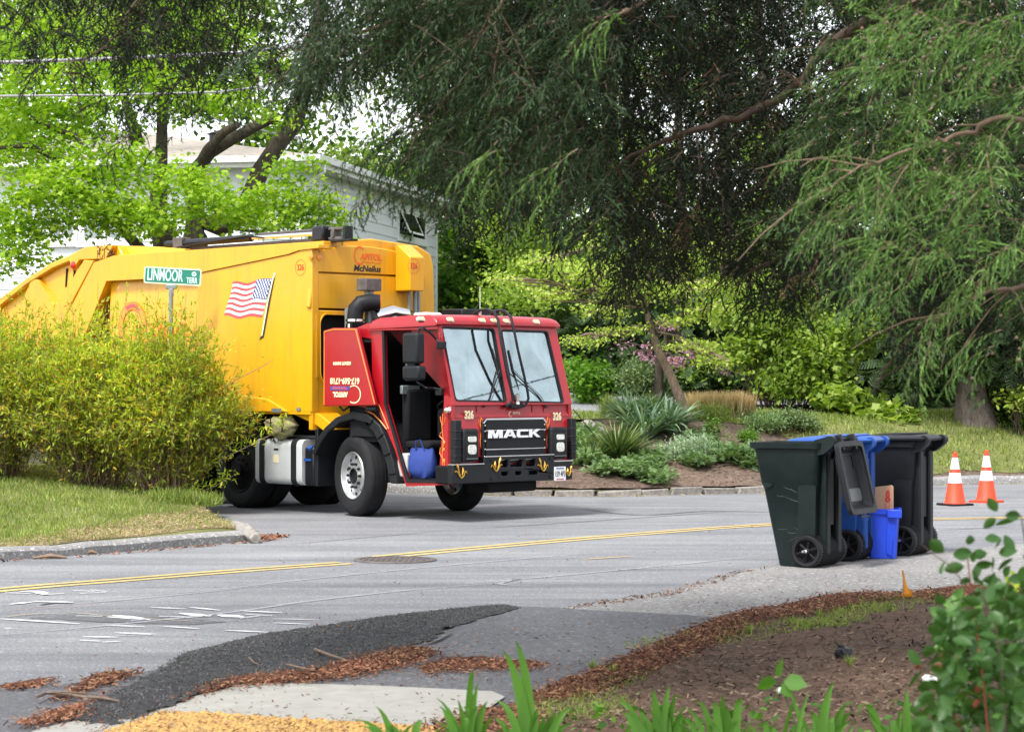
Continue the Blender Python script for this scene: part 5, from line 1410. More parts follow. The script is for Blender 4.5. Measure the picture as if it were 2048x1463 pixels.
q = TO + Matrix.Rotation(TA, 3, 'Z') @ Vector((-3.3, .03, 1.14))
cvs = empty('canvas_roll', q, TA); tag(cvs, 'crumpled olive canvas bundle strapped beneath the yellow truck body', 'canvas bundle')
import bmesh
bm = bmesh.new(); bmesh.ops.create_uvsphere(bm, u_segments=28, v_segments=14, radius=1); r_ = random.Random(2)
for v in bm.verts:
    s = 1 + .10*math.sin(7*v.co.x+3*v.co.z*4) + .08*math.sin(11*v.co.z - 5*v.co.x) + r_.uniform(-.03, .03)
    v.co = Vector((v.co.x*.31*s, v.co.y*.12*s, v.co.z*.13*s - (.05 if v.co.z < 0 else 0)*(1-abs(v.co.x))))
me = bpy.data.meshes.new('bundle'); bm.to_mesh(me); bm.free(); me.materials.append(M['canvas']); me.shade_smooth(); link('bundle', me, cvs)
m = MB(); m.tube([(-.05, -.14, .1), (-.05, -.145, -.1)], .01, 4); m.tube([(.16, -.11, .1), (.16, -.12, -.12)], .01, 4); m.build('strap', M['blk'], cvs)
# ================================================================ CARTS, BIN, BOX, CONES, FLAG, SIGN
def rbox_loops(levels, n=5):
    "levels: (z, x0, x1, y0, y1, r) -> stacked rounded rectangles"
    vs = []; k = 4*(n+1)
    for (z, x0, x1, y0, y1, r) in levels:
        for (cx, cy, a0) in ((x1-r, y1-r, 0), (x0+r, y1-r, 90), (x0+r, y0+r, 180), (x1-r, y0+r, 270)):
            for j in range(n+1):
                a = R(a0 + 90*j/n); vs.append((cx + r*math.cos(a), cy + r*math.sin(a), z))
    fs = [(j*k+i, j*k+(i+1) % k, (j+1)*k+(i+1) % k, (j+1)*k+i) for j in range(len(levels)-1) for i in range(k)]
    return vs, fs, k
def cart(loc, rz, mat, lid_open, label, wheels_src=None):
    c = empty('wheeled_cart', loc, rz); tag(c, label, 'trash cart', 'wheeled bins lined up at the apron edge')
    # body: +X is the wheel and handle side
    def lv(z):
        t = z/1.06
        return (z, -.17 - .225*t, .20 + .055*t, -.225 - .055*t, .225 + .055*t, .06)
    L = [lv(.0)] + [lv(z) for z in (.02, .26, .68, .70, 1.0)]
    L[3] = (L[3][0], L[3][1]-.0, *L[3][2:]); L[4] = (.70, L[4][1]-.012, L[4][2]+.008, L[4][3]-.01, L[4][4]+.01, .06); L[5] = (1.0, L[5][1]-.010, L[5][2]+.008, L[5][3]-.01, L[5][4]+.01, .06)
    L += [(1.01, -.43, .285, -.31, .31, .06), (1.06, -.435, .29, -.315, .315, .06), (1.06, -.41, .27, -.295, .295, .05), (.60, -.27, .22, -.25, .25, .05)]
    vs, fs, k = rbox_loops(L)
    fs.append(tuple(range(k))[::-1]); fs.append(tuple((len(L)-1)*k+i for i in range(k)))
    mb = MB().add(vs, fs); mb.build('body', M[mat], c, ang=40)
    # raised side panels, wheel housing, rear legs and rear groove
    for s in (-1, 1):
        mb = MB()
        def P(u, v, w): return Vector((u, s*(.232 + .052*v/1.06 + w), v))
        mb.prism(roundp([(.04, .16), (.215, .16), (.235, .70), (.06, .70)], .03), P, -.02, .014)
        mb.prism(roundp([(-.305, .71), (-.21, .71), (-.20, .685), (-.28, .66)], .008), P, -.02, .012)
        mb.build('side_rib', M[mat], c, bevel=.006)
        mb = MB(); mb.box(.17, .30, s*.13-.055, s*.13+.055, .10, .98); mb.build('rear_leg', M[mat], c, bevel=.02)
    mb = MB(); mb.box(.26, .275, -.05, .05, .35, .92); mb.build('rear_panel', M[mat], c, bevel=.02)
    mb = MB(); mb.lathe([(.17, -.235), (.17, .235)], (.13, 0, .15), (0, 1, 0), 20); mb.build('wheel_well', M['dark'], c)
    mb = MB(); mb.tube([(.13, -.34, .145), (.13, .34, .145)], .012, 8); mb.build('axle', M['galv'], c)
    for s in (-1, 1):
        O = (.15, s*.275, .145)
        w = MB(); w.lathe([(.112, -.035), (.135, -.038), (.145, -.025), (.145, .025), (.135, .038), (.112, .035), (.108, -.03)], O, (0, s, 0), 32, cap=False)
        for kx in range(32):
            a = 2*math.pi*kx/32; q = Vector(O) + Vector((math.cos(a)*.145, 0, math.sin(a)*.145)); w.box(q.x-.005, q.x+.005, q.y-.03, q.y+.03, q.z-.005, q.z+.005)
        o = w.build('wheel', M['cartwheel'], c, ang=35)
        w = MB(); w.lathe([(.112, -.01), (.1125, .008), (.100, .010), (.098, -.01)], O, (0, s, 0), 28, cap=False)
        for kx in range(6):
            a = 2*math.pi*kx/6 + .3
            for da in (-.06, .06):
                w.tube([Vector(O)+Vector((math.cos(a)*.02, s*.012, math.sin(a)*.02)), Vector(O)+Vector((math.cos(a+da)*.11, s*.010, math.sin(a+da)*.11))], .008, 4)
        w.lathe([(.03, -.01), (.03, .03), (.02, .035)], O, (0, s, 0), 14)
        w.build('spokes', M['cartwheel'], o)
        w = MB(); w.lathe([(.105, -.02), (.105, -.012), (0, -.012)], O, (0, s, 0), 20); w.build('wheel_back', M['dark'], o)
        w = MB(); w.lathe([(.014, .03), (.014, .044), (0, .047)], O, (0, s, 0), 10); w.build('axle_cap', M['chrome'], o)
    # ears and handle bar
    for s in (-1, 1):
        mb = MB(); mb.prism(roundp([(.20, .955), (.30, .96), (.41, 1.04), (.42, 1.095), (.38, 1.125), (.2, 1.08)], .03), lambda u, v, w: Vector((u, s*w, v)), .20, .275); mb.build('handle_ear', M[mat], c, bevel=.01)
    mb = MB(); mb.tube([(.375, -.27, 1.085), (.375, .27, 1.085)], .018, 12); mb.build('handle_bar', M[mat], c)
    if not lid_open:
        hx = .40
        L = [(1.062, -.44, hx-.02, -.335, .335, .07), (1.08, -.445, hx-.01, -.34, .34, .07), (1.09, -.43, hx-.02, -.325, .325, .07), (1.105, -.36, hx-.06, -.27, .27, .08), (1.115, -.26, hx-.12, -.20, .20, .08)]
        vs, fs, k = rbox_loops(L); fs.append(tuple(range(k))[::-1]); fs.append(tuple((len(L)-1)*k+i for i in range(k)))
        # lid rises towards the handle
        vs = [(x, y, z + .012*max(0, (x+.4)/.8)) for x, y, z in vs]
        mb = MB().add(vs, fs); mb.build('lid', M[mat], c, ang=30)
        mb = MB()
        for y in (-.17, -.06, .06, .17): mb.tube([(-.34, y, 1.10), (-.1, y*1.0, 1.123), (.24, y, 1.135)], [.006, .012, .010], 6)
        mb.build('lid_rib', M[mat], c)
    else:
        lidE = empty('lid', (0, 0, 0)); lidE.parent = c; lidE.location = (.385, 0, 1.10); lidE.rotation_euler = (0, R(-13), 0)
        # hangs down from the bar; inner face looks away from the body (+X)
        Z = -.72
        def q(u, v, w): return Vector((.03 + w, u, v))
        mb = MB(); outer = roundp([(-.31, Z), (.31, Z), (.30, -.04), (-.30, -.04)], .07, 6); inner = roundp([(-.265, Z+.05), (.265, Z+.05), (.255, -.09), (-.255, -.09)], .06, 6)
        mb.prism(outer, q, -.012, .03, [inner]); mb.build('lid_rim', M['cart_black'], lidE, bevel=.008)
        n_ = len(inner); deep = [(a*.82, -.38 + (b+.38)*.84) for a, b in inner]
        mb = MB().add([q(a, b, .01) for a, b in inner] + [q(a, b, -.055) for a, b in deep], [(i, (i+1) % n_, n_+(i+1) % n_, n_+i) for i in range(n_)]); mb.build('lid_wall', M['cart_black'], lidE, ang=60)
        def sub(a, b, mt, nm):
            pl_ = roundp([(-.20, a), (.20, a), (.20, b), (-.20, b)], .05, 5); m2 = MB(); m2.prism(pl_, q, -.062, -.052); m2.build(nm, M[mt], lidE, bevel=.004)
        mbk = MB(); mbk.prism(deep, q, -.066, -.054); mbk.build('lid_back', M['cart_black'], lidE)
        sub(Z+.13, -.47, 'lid_sheen', 'lid_panel')
        m2 = MB(); m2.prism(roundp([(-.15, -.30), (.15, -.30), (.15, -.15), (-.15, -.15)], .03), q, -.052, -.044, [roundp([(-.14, -.29), (.14, -.29), (.14, -.16), (-.14, -.16)], .03)]); m2.build('lid_emboss', M['cart_black'], lidE)
        for y in (-.15, .15):
            m2 = MB(); m2.box(-.02, .05, y-.025, y+.025, -.12, .03); m2.build('lid_hinge', M['cart_black'], lidE, bevel=.01)
        m2 = MB(); m2.tube([q(-.1, Z, .01), q(-.1, Z-.025, .02), q(.1, Z-.025, .02), q(.1, Z, .01)], .01, 6); m2.build('lid_grip', M['blk'], lidE)
    K = 1.07 if lid_open else 1.045
    for ch in c.children:
        nm = ch.name.split('.')[0]
        if nm in ('wheel', 'axle', 'wheel_well'): continue
        if nm == 'lid' and ch.type == 'EMPTY': ch.location.z *= K; continue
        for o in [ch] + list(ch.children):
            for v in o.data.vertices: v.co.z *= K
    return c
def wheelpoint(px, py, rz, off=(.15, -.275)):
    p = g(px, py); c, s = math.cos(rz), math.sin(rz)
    return Vector((p.x - (off[0]*c - off[1]*s), p.y - (off[0]*s + off[1]*c), .012))
A1, A2, A3 = R(-31), R(-24), R(-31)
c1 = cart(wheelpoint(1615, 1136, A1), A1, 'cart_green', True, 'dark green wheeled bin, leftmost in the row, its lid thrown back and hanging open')
cart(wheelpoint(1695, 1123, A2), A2, 'cart_blue', False, 'blue wheeled recycling bin with closed lid between the dark green and charcoal ones')
c3 = cart(wheelpoint(1805, 1112, A3), A3, 'cart_black', False, 'charcoal wheeled bin with closed lid nearest the traffic cones')
rr_ = random.Random(12)
def scuffs(c, n, mt):
    for k in range(n):
        z = rr_.uniform(.25, 1.0); x = rr_.uniform(-.22, .0); L = rr_.uniform(.04, .22); sl = rr_.uniform(-.12, .12); ms = MB(); q = []
        for j in range(5):
            xx = x + L*j/4; zz = z + (j-2)*sl*L + rr_.uniform(-.004, .004); q.append((xx, -(.2265 + .0545*zz/1.09), zz))
        ms.tube(q, [.0003, .0011, .0013, .0010, .0003], 3); ms.build('scuff', M[mt], c, smooth=False)
scuffs(c1, 8, 'galv')
m = MB(); m.prism(roundp([(-.21, .83), (-.16, .83), (-.16, .88), (-.21, .88)], .01), lambda u, v, w: Vector((u, -.288-w*1.0, v)), 0, .004)
m.build('sticker', M['white'], c3)
# recycling tote with cardboard
p = g(1771, 1119)
tb = empty('recycling_tote', (p.x, p.y+.14, .012), R(-14)); tag(tb, 'small bright blue open recycling tote holding cardboard between the blue and charcoal bins', 'recycling tote')
L = [(0, -.125, .125, -.11, .11, .03), (.42, -.150, .150, -.14, .14, .03), (.425, -.165, .165, -.155, .155, .03), (.475, -.168, .168, -.158, .158, .03), (.475, -.145, .145, -.135, .135, .025), (.03, -.115, .115, -.10, .10, .025)]
vs, fs, k = rbox_loops(L); fs.append(tuple(range(k))[::-1]); fs.append(tuple(5*k+i for i in range(k)))
MB().add(vs, fs).build('tote_body', M['bin_blue'], tb, ang=35)
m = MB(); m.box(.05, .19, -.175, -.15, .39, .47); m.build('tote_handle', M['bin_blue'], tb, bevel=.008)
m = MB(); m.prism([(-.03, .05), (.02, .02), (.035, .20), (0, .36), (-.02, .3)], lambda u, v, w: Vector((u+.07, -.115-v*.08-w, v)), 0, .012); m.build('tote_crease', M['bin_blue'], tb, bevel=.004)
bx = empty('cardboard_box', (p.x-.035, p.y+.15, .05), R(-14)); tag(bx, 'flattened tan cardboard box with red print sticking out of the small blue tote', 'cardboard box')
m = MB(); m.prism(roundp([(-.16, .02), (.135, .02), (.135, .645), (.12, .66), (-.16, .625)], .01), lambda u, v, w: Vector((u, w, v)), -.06, .02); m.build('carton', M['cardboard'], bx, bevel=.004)
BXB = Basis((0, -.061, 0), (1, 0, 0), (0, 0, 1))
m = MB(); ringplate('red_print', BXB, .085, .57, .008, .022, 'redprint', bx, w=.002); ringplate('red_print', BXB, .085, .525, .008, .026, 'redprint', bx, w=.002); ringplate('red_print', BXB, .085, .60, .004, .014, 'redprint', bx, w=.002)
m = MB(); m.box(.06, .066, -.0625, -.06, .43, .50); m.box(.10, .104, -.0625, -.06, .40, .64); m.build('red_print', M['pinkprint'], bx)
# cones
def cone(px, py, lab, base, rz):
    p = g(px, py); c = empty('traffic_cone', (p.x, p.y, .0), rz); tag(c, lab, 'traffic cone', 'traffic cones on the far side of the road')
    m = MB(); m.prism(roundp([(-.19, -.19), (.19, -.19), (.19, .19), (-.19, .19)], .04), lambda u, v, w: Vector((u, v, w)), 0, .03); m.build('base', M[base], c, bevel=.008)
    def r_(z): return .145 - (.145-.028)*(z-.03)/.70
    def seg(a, b, mt, e, nm): m = MB(); m.lathe([(r_(a)+e, a), (r_(b)+e, b)] + ([(0, b)] if b > .7 else []), (0, 0, 0), (0, 0, 1), 28, cap=False); return m.build(nm, M[mt], c)
    m = MB(); m.lathe([(.165, .03), (.15, .04), (r_(.05), .05), (r_(.73), .73), (r_(.73)-.008, .738), (0, .738)], (0, 0, 0), (0, 0, 1), 28, cap=False); m.build('cone_body', M['cone'], c)
    seg(.31, .45, 'conewhite', .002, 'reflective_band'); seg(.50, .66, 'conewhite', .002, 'reflective_band')
    return c
cone(1910, 1010, 'orange traffic cone with black base nearest the charcoal bin', 'blk', .5)
cone(1973, 1004, 'orange traffic cone farther right with an orange edged base', 'cone', .9)
# marker flag on a wire
p = g(1806, 1224, zbed(*g(1806, 1224)[:2])); fl = empty('marker_flag', (p.x, p.y, p.z)); tag(fl, 'small orange yellow marker flag on a thin wire in the verge', 'marker flag')
m = MB(); m.tube([(0, 0, -.05), (.003, 0, .12), (-.002, 0, .30)], .002, 4); m.build('wire', M['galv'], fl)
s = 4500/p.y
vs = []; n = 8
for i in range(n+1):
    t = i/n; vs.append((-.012 + .014*math.sin(t*3), -.006*math.sin(t*7), .295 - .185*t)); vs.append((.004 + .055*t**.8 - .01*math.sin(t*5), .012*math.sin(t*6+1), .295 - .19*t + .02*math.sin(t*9)))
m = MB(); m.add(vs, [(2*i, 2*i+1, 2*i+3, 2*i+2) for i in range(n)]); o = m.build('flag_cloth', M['flag'], fl, ang=80)
so_ = o.modifiers.new('t', 'SOLIDIFY'); so_.thickness = .001
# street name sign
sg = at(345, 552, 30.15)
ss = empty('street_sign', (sg.x-.02, sg.y, zlawn(sg.x, sg.y))); tag(ss, 'green street name sign reading LINMOOR TERR on a steel post in the shrub', 'street sign')
SR = Matrix.Rotation(R(4), 4, 'Z')
zc_ = sg.z - ss.location.z
U_ = Vector((math.cos(R(10)), -math.sin(R(10)), -.060)).normalized(); V_ = Vector((.055, 0, 1)).normalized(); V_ = (V_ - U_*V_.dot(U_)).normalized()
SGB = Basis((.02, 0, zc_), U_, V_)
SGB.N = SGB.U.cross(SGB.V)
if SGB.N.y > 0: SGB.N = -SGB.N
sw, sh = .80, .225
m = MB(); m.prism(roundp([(-sw/2, -sh/2), (sw/2, -sh/2), (sw/2, sh/2), (-sw/2, sh/2)], .03), lambda u, v, w: SGB.p(u, v, w), -.003, 0); m.build('sign_border', M['signedge'], ss)
m = MB(); m.prism(roundp([(-sw/2+.018, -sh/2+.018), (sw/2-.018, -sh/2+.018), (sw/2-.018, sh/2-.018), (-sw/2+.018, sh/2-.018)], .02), lambda u, v, w: SGB.p(u, v, w), 0, .002); m.build('sign_face', M['signgreen'], ss)
text('street_name', 'LINMOOR', SGB, -.105, .0, .22, 'signwhite', ss, sx=.50, off=.003, w=.004)
text('street_name', 'TERR', SGB, .275, -.048, .105, 'signwhite', ss, sx=.62, off=.002, w=.004)
ringplate('town_seal', SGB, .300, .042, .013, .032, 'signwhite', ss, w=.004)
m = MB(); m.box(-.07, .08, -.02, .02, zc_-sh/2-.06, zc_-sh/2-.0); m.box(-.03, .035, -.02, .02, zc_-sh/2-.16, zc_-sh/2-.05); m.build('sign_bracket', M['galv'], ss, bevel=.01)
m = MB(); m.tube([(0, 0, -.1), (0, 0, zc_-sh/2-.1)], .03, 10); m.build('post', M['galv'], ss)
# overhead cables seen at top left
def cable(pts, r_, lab, mat='wire'):
    P = [at(*q) for q in pts]; m = MB(); m.tube(P, r_, 6); tag(m.build('overhead_cable', M[mat]), lab, 'cable', 'overhead cables at the top left')
cable([(-300, 122, 36), (0, 125, 37), (230, 117, 38), (470, 106, 39), (640, 88, 40), (900, 40, 42), (1500, -120, 46)], .035, 'thick pale overhead cable, uppermost of the three at top left')
cable([(-300, 188, 36), (0, 192, 37), (230, 190, 38), (440, 184, 39), (700, 150, 41), (1300, -20, 46)], .02, 'thin overhead cable running level below the thick one at top left')
cable([(-80, 150, 44), (120, 175, 45), (270, 203, 46), (430, 238, 47), (600, 279, 48.6)], .018, 'sloping service cable ending at the insulator by the eaves')
ins = at(600, 278, 48.6); m = MB(); m.lathe([(.03, 0), (.06, .04), (.04, .1), (.06, .16), (.03, .2)], ins - Vector((0, 0, .1)), (0, 0, 1), 12); tag(m.build('insulator', M['trim']), 'small pale cable insulator fixed near the white eaves', 'insulator')
for i, (x0, z0) in enumerate(((11, 8.2), (14, 7.0), (9.5, 9.6))):
    m = MB(); m.tube([(x0-6 + 12*k/8 - 6*0, 12 + 50*k/8, z0 - .8*math.sin(math.pi*k/8)) for k in range(9)], .011, 6)
    tag(m.build('overhead_cable', M['wireblk']), ['middle black overhead cable above the road right of the truck', 'lowest black overhead cable above the road, farthest right of the truck', 'highest black overhead cable above the road right of the truck'][i], 'cable', 'cables above the road at right')
# thin guy wire by the cab corner
m = MB(); m.tube([at(1146, 818, 33), at(1165, 840, 34), at(1196, 880, 36), at(1206, 905, 37)], .008, 5); tag(m.build('guy_wire', M['wireblk']), 'thin black wire slanting into the garden bed beside the cab', 'wire')
# ================================================================ HOUSE
class Frame:
    def __init__(s, O, a): s.O = Vector(O); s.a = a; s.cl = s.loc((0, 0, H))
    def loc(s, p):
        q = Vector(p) - s.O; return Vector((q.x*math.cos(s.a) + q.y*math.sin(s.a), -q.x*math.sin(s.a) + q.y*math.cos(s.a), q.z))
    def hit(s, px, py, P, N):
        d = s.loc(s.O + Vector(((px-1024)/F, 1, (HY-py)/F))); P, N = Vector(P), Vector(N)
        return s.cl + d*((P - s.cl).dot(N)/d.dot(N))
HB_ = Vector(((600-1024)/F*49.5, 49.5, .7)); HA = R(-12.1)
HF = Frame(HB_, HA)
HS = empty('house', HB_, HA); tag(HS, 'two storey pale grey clapboard house with white eaves behind the truck', 'house')
ZT = 6.42 - .7; HLn, HWd = 12.3, 13.0
m = MB(); m.box(-HWd, -.02, .02, HLn, -.5, ZT+.05); m.build('wall', M['siding'], HS)
# windows first so boards can stop at them
sidewin = []
for (x0, x1, y0, y1) in ((619, 690, 388, 441), (796, 850, 418, 482)):
    a = HF.hit(x0, y0, (0, 0, 0), (1, 0, 0)); b = HF.hit(x1, y0, (0, 0, 0), (1, 0, 0)); c = HF.hit(x0, (441 if x0 < 700 else 468), (0, 0, 0), (1, 0, 0))
    zt = HF.hit(x0, y0+2, (0, 0, 0), (1, 0, 0)).z; zb = HF.hit(x0, y1-14 if x0 < 700 else y1-12, (0, 0, 0), (1, 0, 0)).z
    sidewin.append((a.y, b.y, zb, zt))
frontwin = []
for (x0, x1, y0, y1) in ((104, 150, 392, 480), (165, 262, 388, 480), (476, 520, 400, 478)):
    a = HF.hit(x0, y0, (0, 0, 0), (0, 1, 0)); b = HF.hit(x1, y1, (0, 0, 0), (0, 1, 0)); frontwin.append((a.x, b.x, b.z, a.z))
bh = .262; nb_ = int((ZT + .1)/bh)
def boards(side):
    wins = sidewin if side else frontwin
    lo, hi = (0.06, HLn) if side else (-HWd, -.06)
    for i in range(nb_+1):
        z0 = ZT - (i+1)*bh; z1 = z0 + bh + .02
        segs = [(lo, hi)]
        for (a, b, zb, zt) in wins:
            if z0 < zt + .05 and z1 > zb - .05:
                ns = []
                for (s0, s1) in segs:
                    if a-.09 > s0: ns.append((s0, min(s1, a-.09)))
                    if b+.09 < s1: ns.append((max(s0, b+.09), s1))
                segs = ns
        for (s0, s1) in segs:
            if s1 - s0 < .05: continue
            m = MB()
            if side: m.prism([(0, z0), (.030, z0), (.006, z1), (0, z1)], lambda u, v, w: Vector((u-.015, w, v)), s0, s1)
            else: m.prism([(0, z0), (-.030, z0), (-.006, z1), (0, z1)], lambda u, v, w: Vector((w, u+.015, v)), s0, s1)
            m.build('siding_board', M['siding'], HS, smooth=False)
boards(True); boards(False)
m = MB(); m.box(-.10, .03, -.03, .10, -.3, ZT); m.build('corner_trim', M['trim'], HS)
m = MB(); m.box(-.06, .03, HLn, HLn+.12, -.3, ZT); m.build('corner_trim', M['trim'], HS)
def window(a, b, zb, zt, side, slider=False, opened=False):
    T = (lambda u, v, w: Vector((w, u, v))) if side else (lambda u, v, w: Vector((u, -w, v)))
    m = MB(); m.prism([(a-.08, zb-.10), (b+.08, zb-.10), (b+.08, zt+.10), (a-.08, zt+.10)], T, -.01, .05, [[(a, zb), (b, zb), (b, zt), (a, zt)]])
    w = m.build('window', M['trim'], HS, bevel=.006)
    m = MB(); m.prism([(a-.12, zb-.15), (b+.12, zb-.15), (b+.12, zb-.10), (a-.12, zb-.10)], T, -.01, .09); m.build('sill', M['trim'], w)
    mid = (a+b)/2
    for (p, q) in ((a, mid-.02), (mid+.02, b)):
        m = MB(); m.prism([(p, zb), (q, zb), (q, zt), (p, zt)], T, .006, .02, [[(p+.05, zb+.05), (q-.05, zb+.05), (q-.05, zt-.05), (p+.05, zt-.05)]]); m.build('sash', M['trim'], w)
        m = MB(); m.prism([(p+.04, zb+.04), (q-.04, zb+.04), (q-.04, zt-.04), (p+.04, zt-.04)], T, .007, .010); m.build('pane', M['houseglass'], w)
    if opened:
        s = empty('tmp', (0, 0, 0)); bpy.data.objects.remove(s)
        p, q = a, mid
        m = MB(); O = Vector((.05, 0, zt)); an = R(24)
        def TT(u, v, w_): d = zt - v; return Vector((.05 + math.sin(an)*d + w_, u, zt - math.cos(an)*d))
        m.prism([(p, zb), (q, zb), (q, zt), (p, zt)], TT, 0, .03, [[(p+.06, zb+.06), (q-.06, zb+.06), (q-.06, zt-.06), (p+.06, zt-.06)]]); m.build('open_sash', M['trim'], w)
        m = MB(); m.prism([(p+.05, zb+.05), (q-.05, zb+.05), (q-.05, zt-.05), (p+.05, zt-.05)], TT, .01, .016); m.build('pane', M['houseglass'], w)
for i, wv in enumerate(sidewin): window(*wv, True, opened=(i == 1))
for wv in frontwin: window(*wv, False)
ov = .5
m = MB(); m.box(-HWd-ov, ov, -ov, HLn+ov, ZT+.0, ZT+.05); m.build('soffit', M['soffit'], HS)
m = MB(); m.prism([(-HWd-ov-.02, -ov-.02), (ov+.02, -ov-.02), (ov+.02, HLn+ov+.02), (-HWd-ov-.02, HLn+ov+.02)], lambda u, v, w: Vector((u, v, w)), ZT-.02, ZT+.2, [[(-HWd-ov, -ov), (ov, -ov), (ov, HLn+ov), (-HWd-ov, HLn+ov)]]); m.build('fascia', M['trim'], HS)
gp = [(0, 0), (.03, -.10), (.12, -.12), (.14, .02), (.12, .02), (.11, -.09), (.04, -.08), (.02, 0)]
m = MB(); m.prism(gp, lambda u, v, w: Vector((ov+.025+u, w, ZT+.2+v)), -ov-.16, HLn+ov); m.build('gutter', M['trim'], HS)
m = MB(); m.prism(gp, lambda u, v, w: Vector((w, -ov-.025-u, ZT+.2+v)), -HWd-ov, ov+.16); m.build('gutter', M['trim'], HS)
m = MB(); m.tube([(ov+.09, -.1, ZT+.1), (ov+.09, -.1, ZT-.12), (.07, .05, ZT-.42), (.07, .05, -.2)], .04, 8); m.build('downspout', M['trim'], HS)
e = ov+.03; rz = ZT+.21; rh = 1.35; xm = -HWd/2
P = [(-HWd-e, -e, rz), (e, -e, rz), (e, HLn+e, rz), (-HWd-e, HLn+e, rz), (xm, HLn*.42, rz+rh), (xm, HLn*.62, rz+rh)]
m = MB().add(P, [(0, 1, 4), (1, 2, 5, 4), (2, 3, 5), (3, 0, 4, 5), (0, 3, 2, 1)]); rf = m.build('roof', M['roof'], HS, smooth=False)
m = MB(); v = Vector((-3.2, HLn*.30, rz+.75)); m.lathe([(.22, 0), (.22, .22), (.30, .24), (0, .34)], v, (0, 0, 1), 14); m.build('roof_vent', M['blkmetal'], HS)

# ================================================================ LEAVES
def tri_fan(n, base=0): return [(0, i, i+1) for i in range(1, n-1)]
LF = {}
LF['oval'] = (np.array([(0, 0, 0), (.30, .30, .05), (.27, .65, .04), (0, 1, -.06), (-.27, .65, .04), (-.30, .30, .05)]), tri_fan(6))
LF['slim'] = (np.array([(0, 0, 0), (.13, .45, .04), (0, 1, -.04), (-.13, .45, .04)]), tri_fan(4))
LF['quad'] = (np.array([(0, 0, 0), (.34, .5, .06), (0, 1, -.05), (-.34, .5, .06)]), tri_fan(4))
LF['maple'] = (np.array([(0, .12, 0), (.34, .0, .02), (.27, .26, .02), (.56, .45, -.06), (.30, .60, .03), (0, 1, -.08), (-.30, .60, .03), (-.56, .45, -.06), (-.27, .26, .02), (-.34, .0, .02)]), tri_fan(10))
LF['rhodo'] = (np.array([(0, 0, 0), (.2, .25, .05), (.24, .6, .05), (0, 1, -.1), (-.24, .6, .05), (-.2, .25, .05)]), tri_fan(6))
def spray_tpl(nseg=6):
    "a hemlock or yew spray: short needles either side of a twig, drawn as slim blades"
    V, T = [], []
    for i in range(nseg):
        y = i/nseg
        for s in (-1, 1):
            b = len(V); L = .42*(1-.6*y)
            V += [(0, y, 0), (s*L, y+.16, -.05), (s*L*.9, y+.25, -.05), (0, y+.12, 0)]; T += [(b, b+1, b+2), (b, b+2, b+3)]
    return np.array(V), T
LF['spray'] = spray_tpl()
def blob_points(blobs, n, clump=26, cr=.34, flatz=.45, shell=.0):
    "points gathered in clumps inside ellipsoids; blob: (px, py, D, rx_px, ry_px, rD_m)"
    w = np.array([b[3]*b[4] for b in blobs], float); w /= w.sum(); out = []
    for b, k in zip(blobs, rng.multinomial(n, w)):
        px, py, D, rx, ry, rd = b; c = at(px, py, D); s = D/F
        nc = max(1, int(k/clump)); d = rng.normal(size=(nc, 3)); d /= np.linalg.norm(d, axis=1)[:, None]
        r = rng.uniform(shell, 1, nc)**(1/2.4)
        cc = np.array(c) + d*r[:, None]*[rx*s, rd, ry*s]
        per = np.repeat(cc, clump, 0); rr = cr*rng.uniform(.5, 1.4, nc).repeat(clump)
        out.append(per + rng.normal(size=per.shape)*[1, 1, flatz]*rr[:, None])
    return np.concatenate(out)
def leaves(name, parent, pts, kind, size, mat, droop=.5, spread=.55, name_kind='stuff', zmin=None):
    if zmin is not None: pts = pts[pts[:, 2] > zmin]
    n = len(pts); tv, tf = LF[kind]
    off = np.array(parent.location) if parent is not None else 0
    V, T = stamp(tv, tf, pts - off, rng.uniform(size[0], size[1], n), rng.uniform(0, 6.283, n), rng.normal(-droop, spread, n), rng.normal(0, spread, n))
    o = np_mesh(name, V, T, M[mat], parent); o['kind'] = 'stuff'; return o
def limb(m, a, b, r0, r1, seg=6, wob=.06, sag=0):
    a, b = Vector(a), Vector(b); L = (b-a).length; P = []
    for i in range(seg+1):
        t = i/seg; j = Vector((random.gauss(0, 1), random.gauss(0, 1), random.gauss(0, .6)))*wob*L*math.sin(math.pi*t)*.5
        P.append(a.lerp(b, t) + j + Vector((0, 0, sag*L*math.sin(math.pi*t))))
    m.tube(P, [r0*(1-i/seg) + r1*i/seg for i in range(seg+1)], 7)
    return P
def tree(name, label, cat, base, trunk, rad, blobs, n, kind, size, mat, barkm='barkgrey', group=None, extra=(), clump=26, cr=.34, flatz=.45, droop=.5, limbs=True, twigs=2, zmin=None, lr=.34):
    b = Vector(base); t = empty(name, b); tag(t, label, cat, group)
    m = MB(); T = [Vector(p) - b for p in trunk]
    m.tube([Vector((0, 0, -.3))] + T, [rad*1.25, rad] + [rad*(1 - .75*i/len(T)) for i in range(1, len(T))], 10)
    m.build('trunk', M[barkm], t, ang=80)
    if limbs:
        m = MB(); tp = T[max(0, len(T)//2):]
        for bl in blobs:
            c = at(*bl[:3]) - b; s = min(tp, key=lambda q: (q-c).length)
            P = limb(m, s, c, rad*lr, .012, 7, .10, .05)
            for k in range(twigs):
                q = c + Vector((random.uniform(-1, 1)*bl[3]*bl[2]/F, random.uniform(-1, 1)*bl[5], random.uniform(-.9, .9)*bl[4]*bl[2]/F))
                limb(m, P[random.randint(3, 6)], q, .022, .006, 4, .08)
        m.build('limbs', M[barkm], t, ang=80)
    leaves('crown', t, blob_points(blobs, n, clump, cr, flatz), kind, size, mat, droop, zmin=zmin)
    for (nn, bb, n2, k2, s2, m2) in extra:
        leaves(nn, t, blob_points(bb, n2, clump, cr, flatz), k2, s2, m2, droop)
    return t
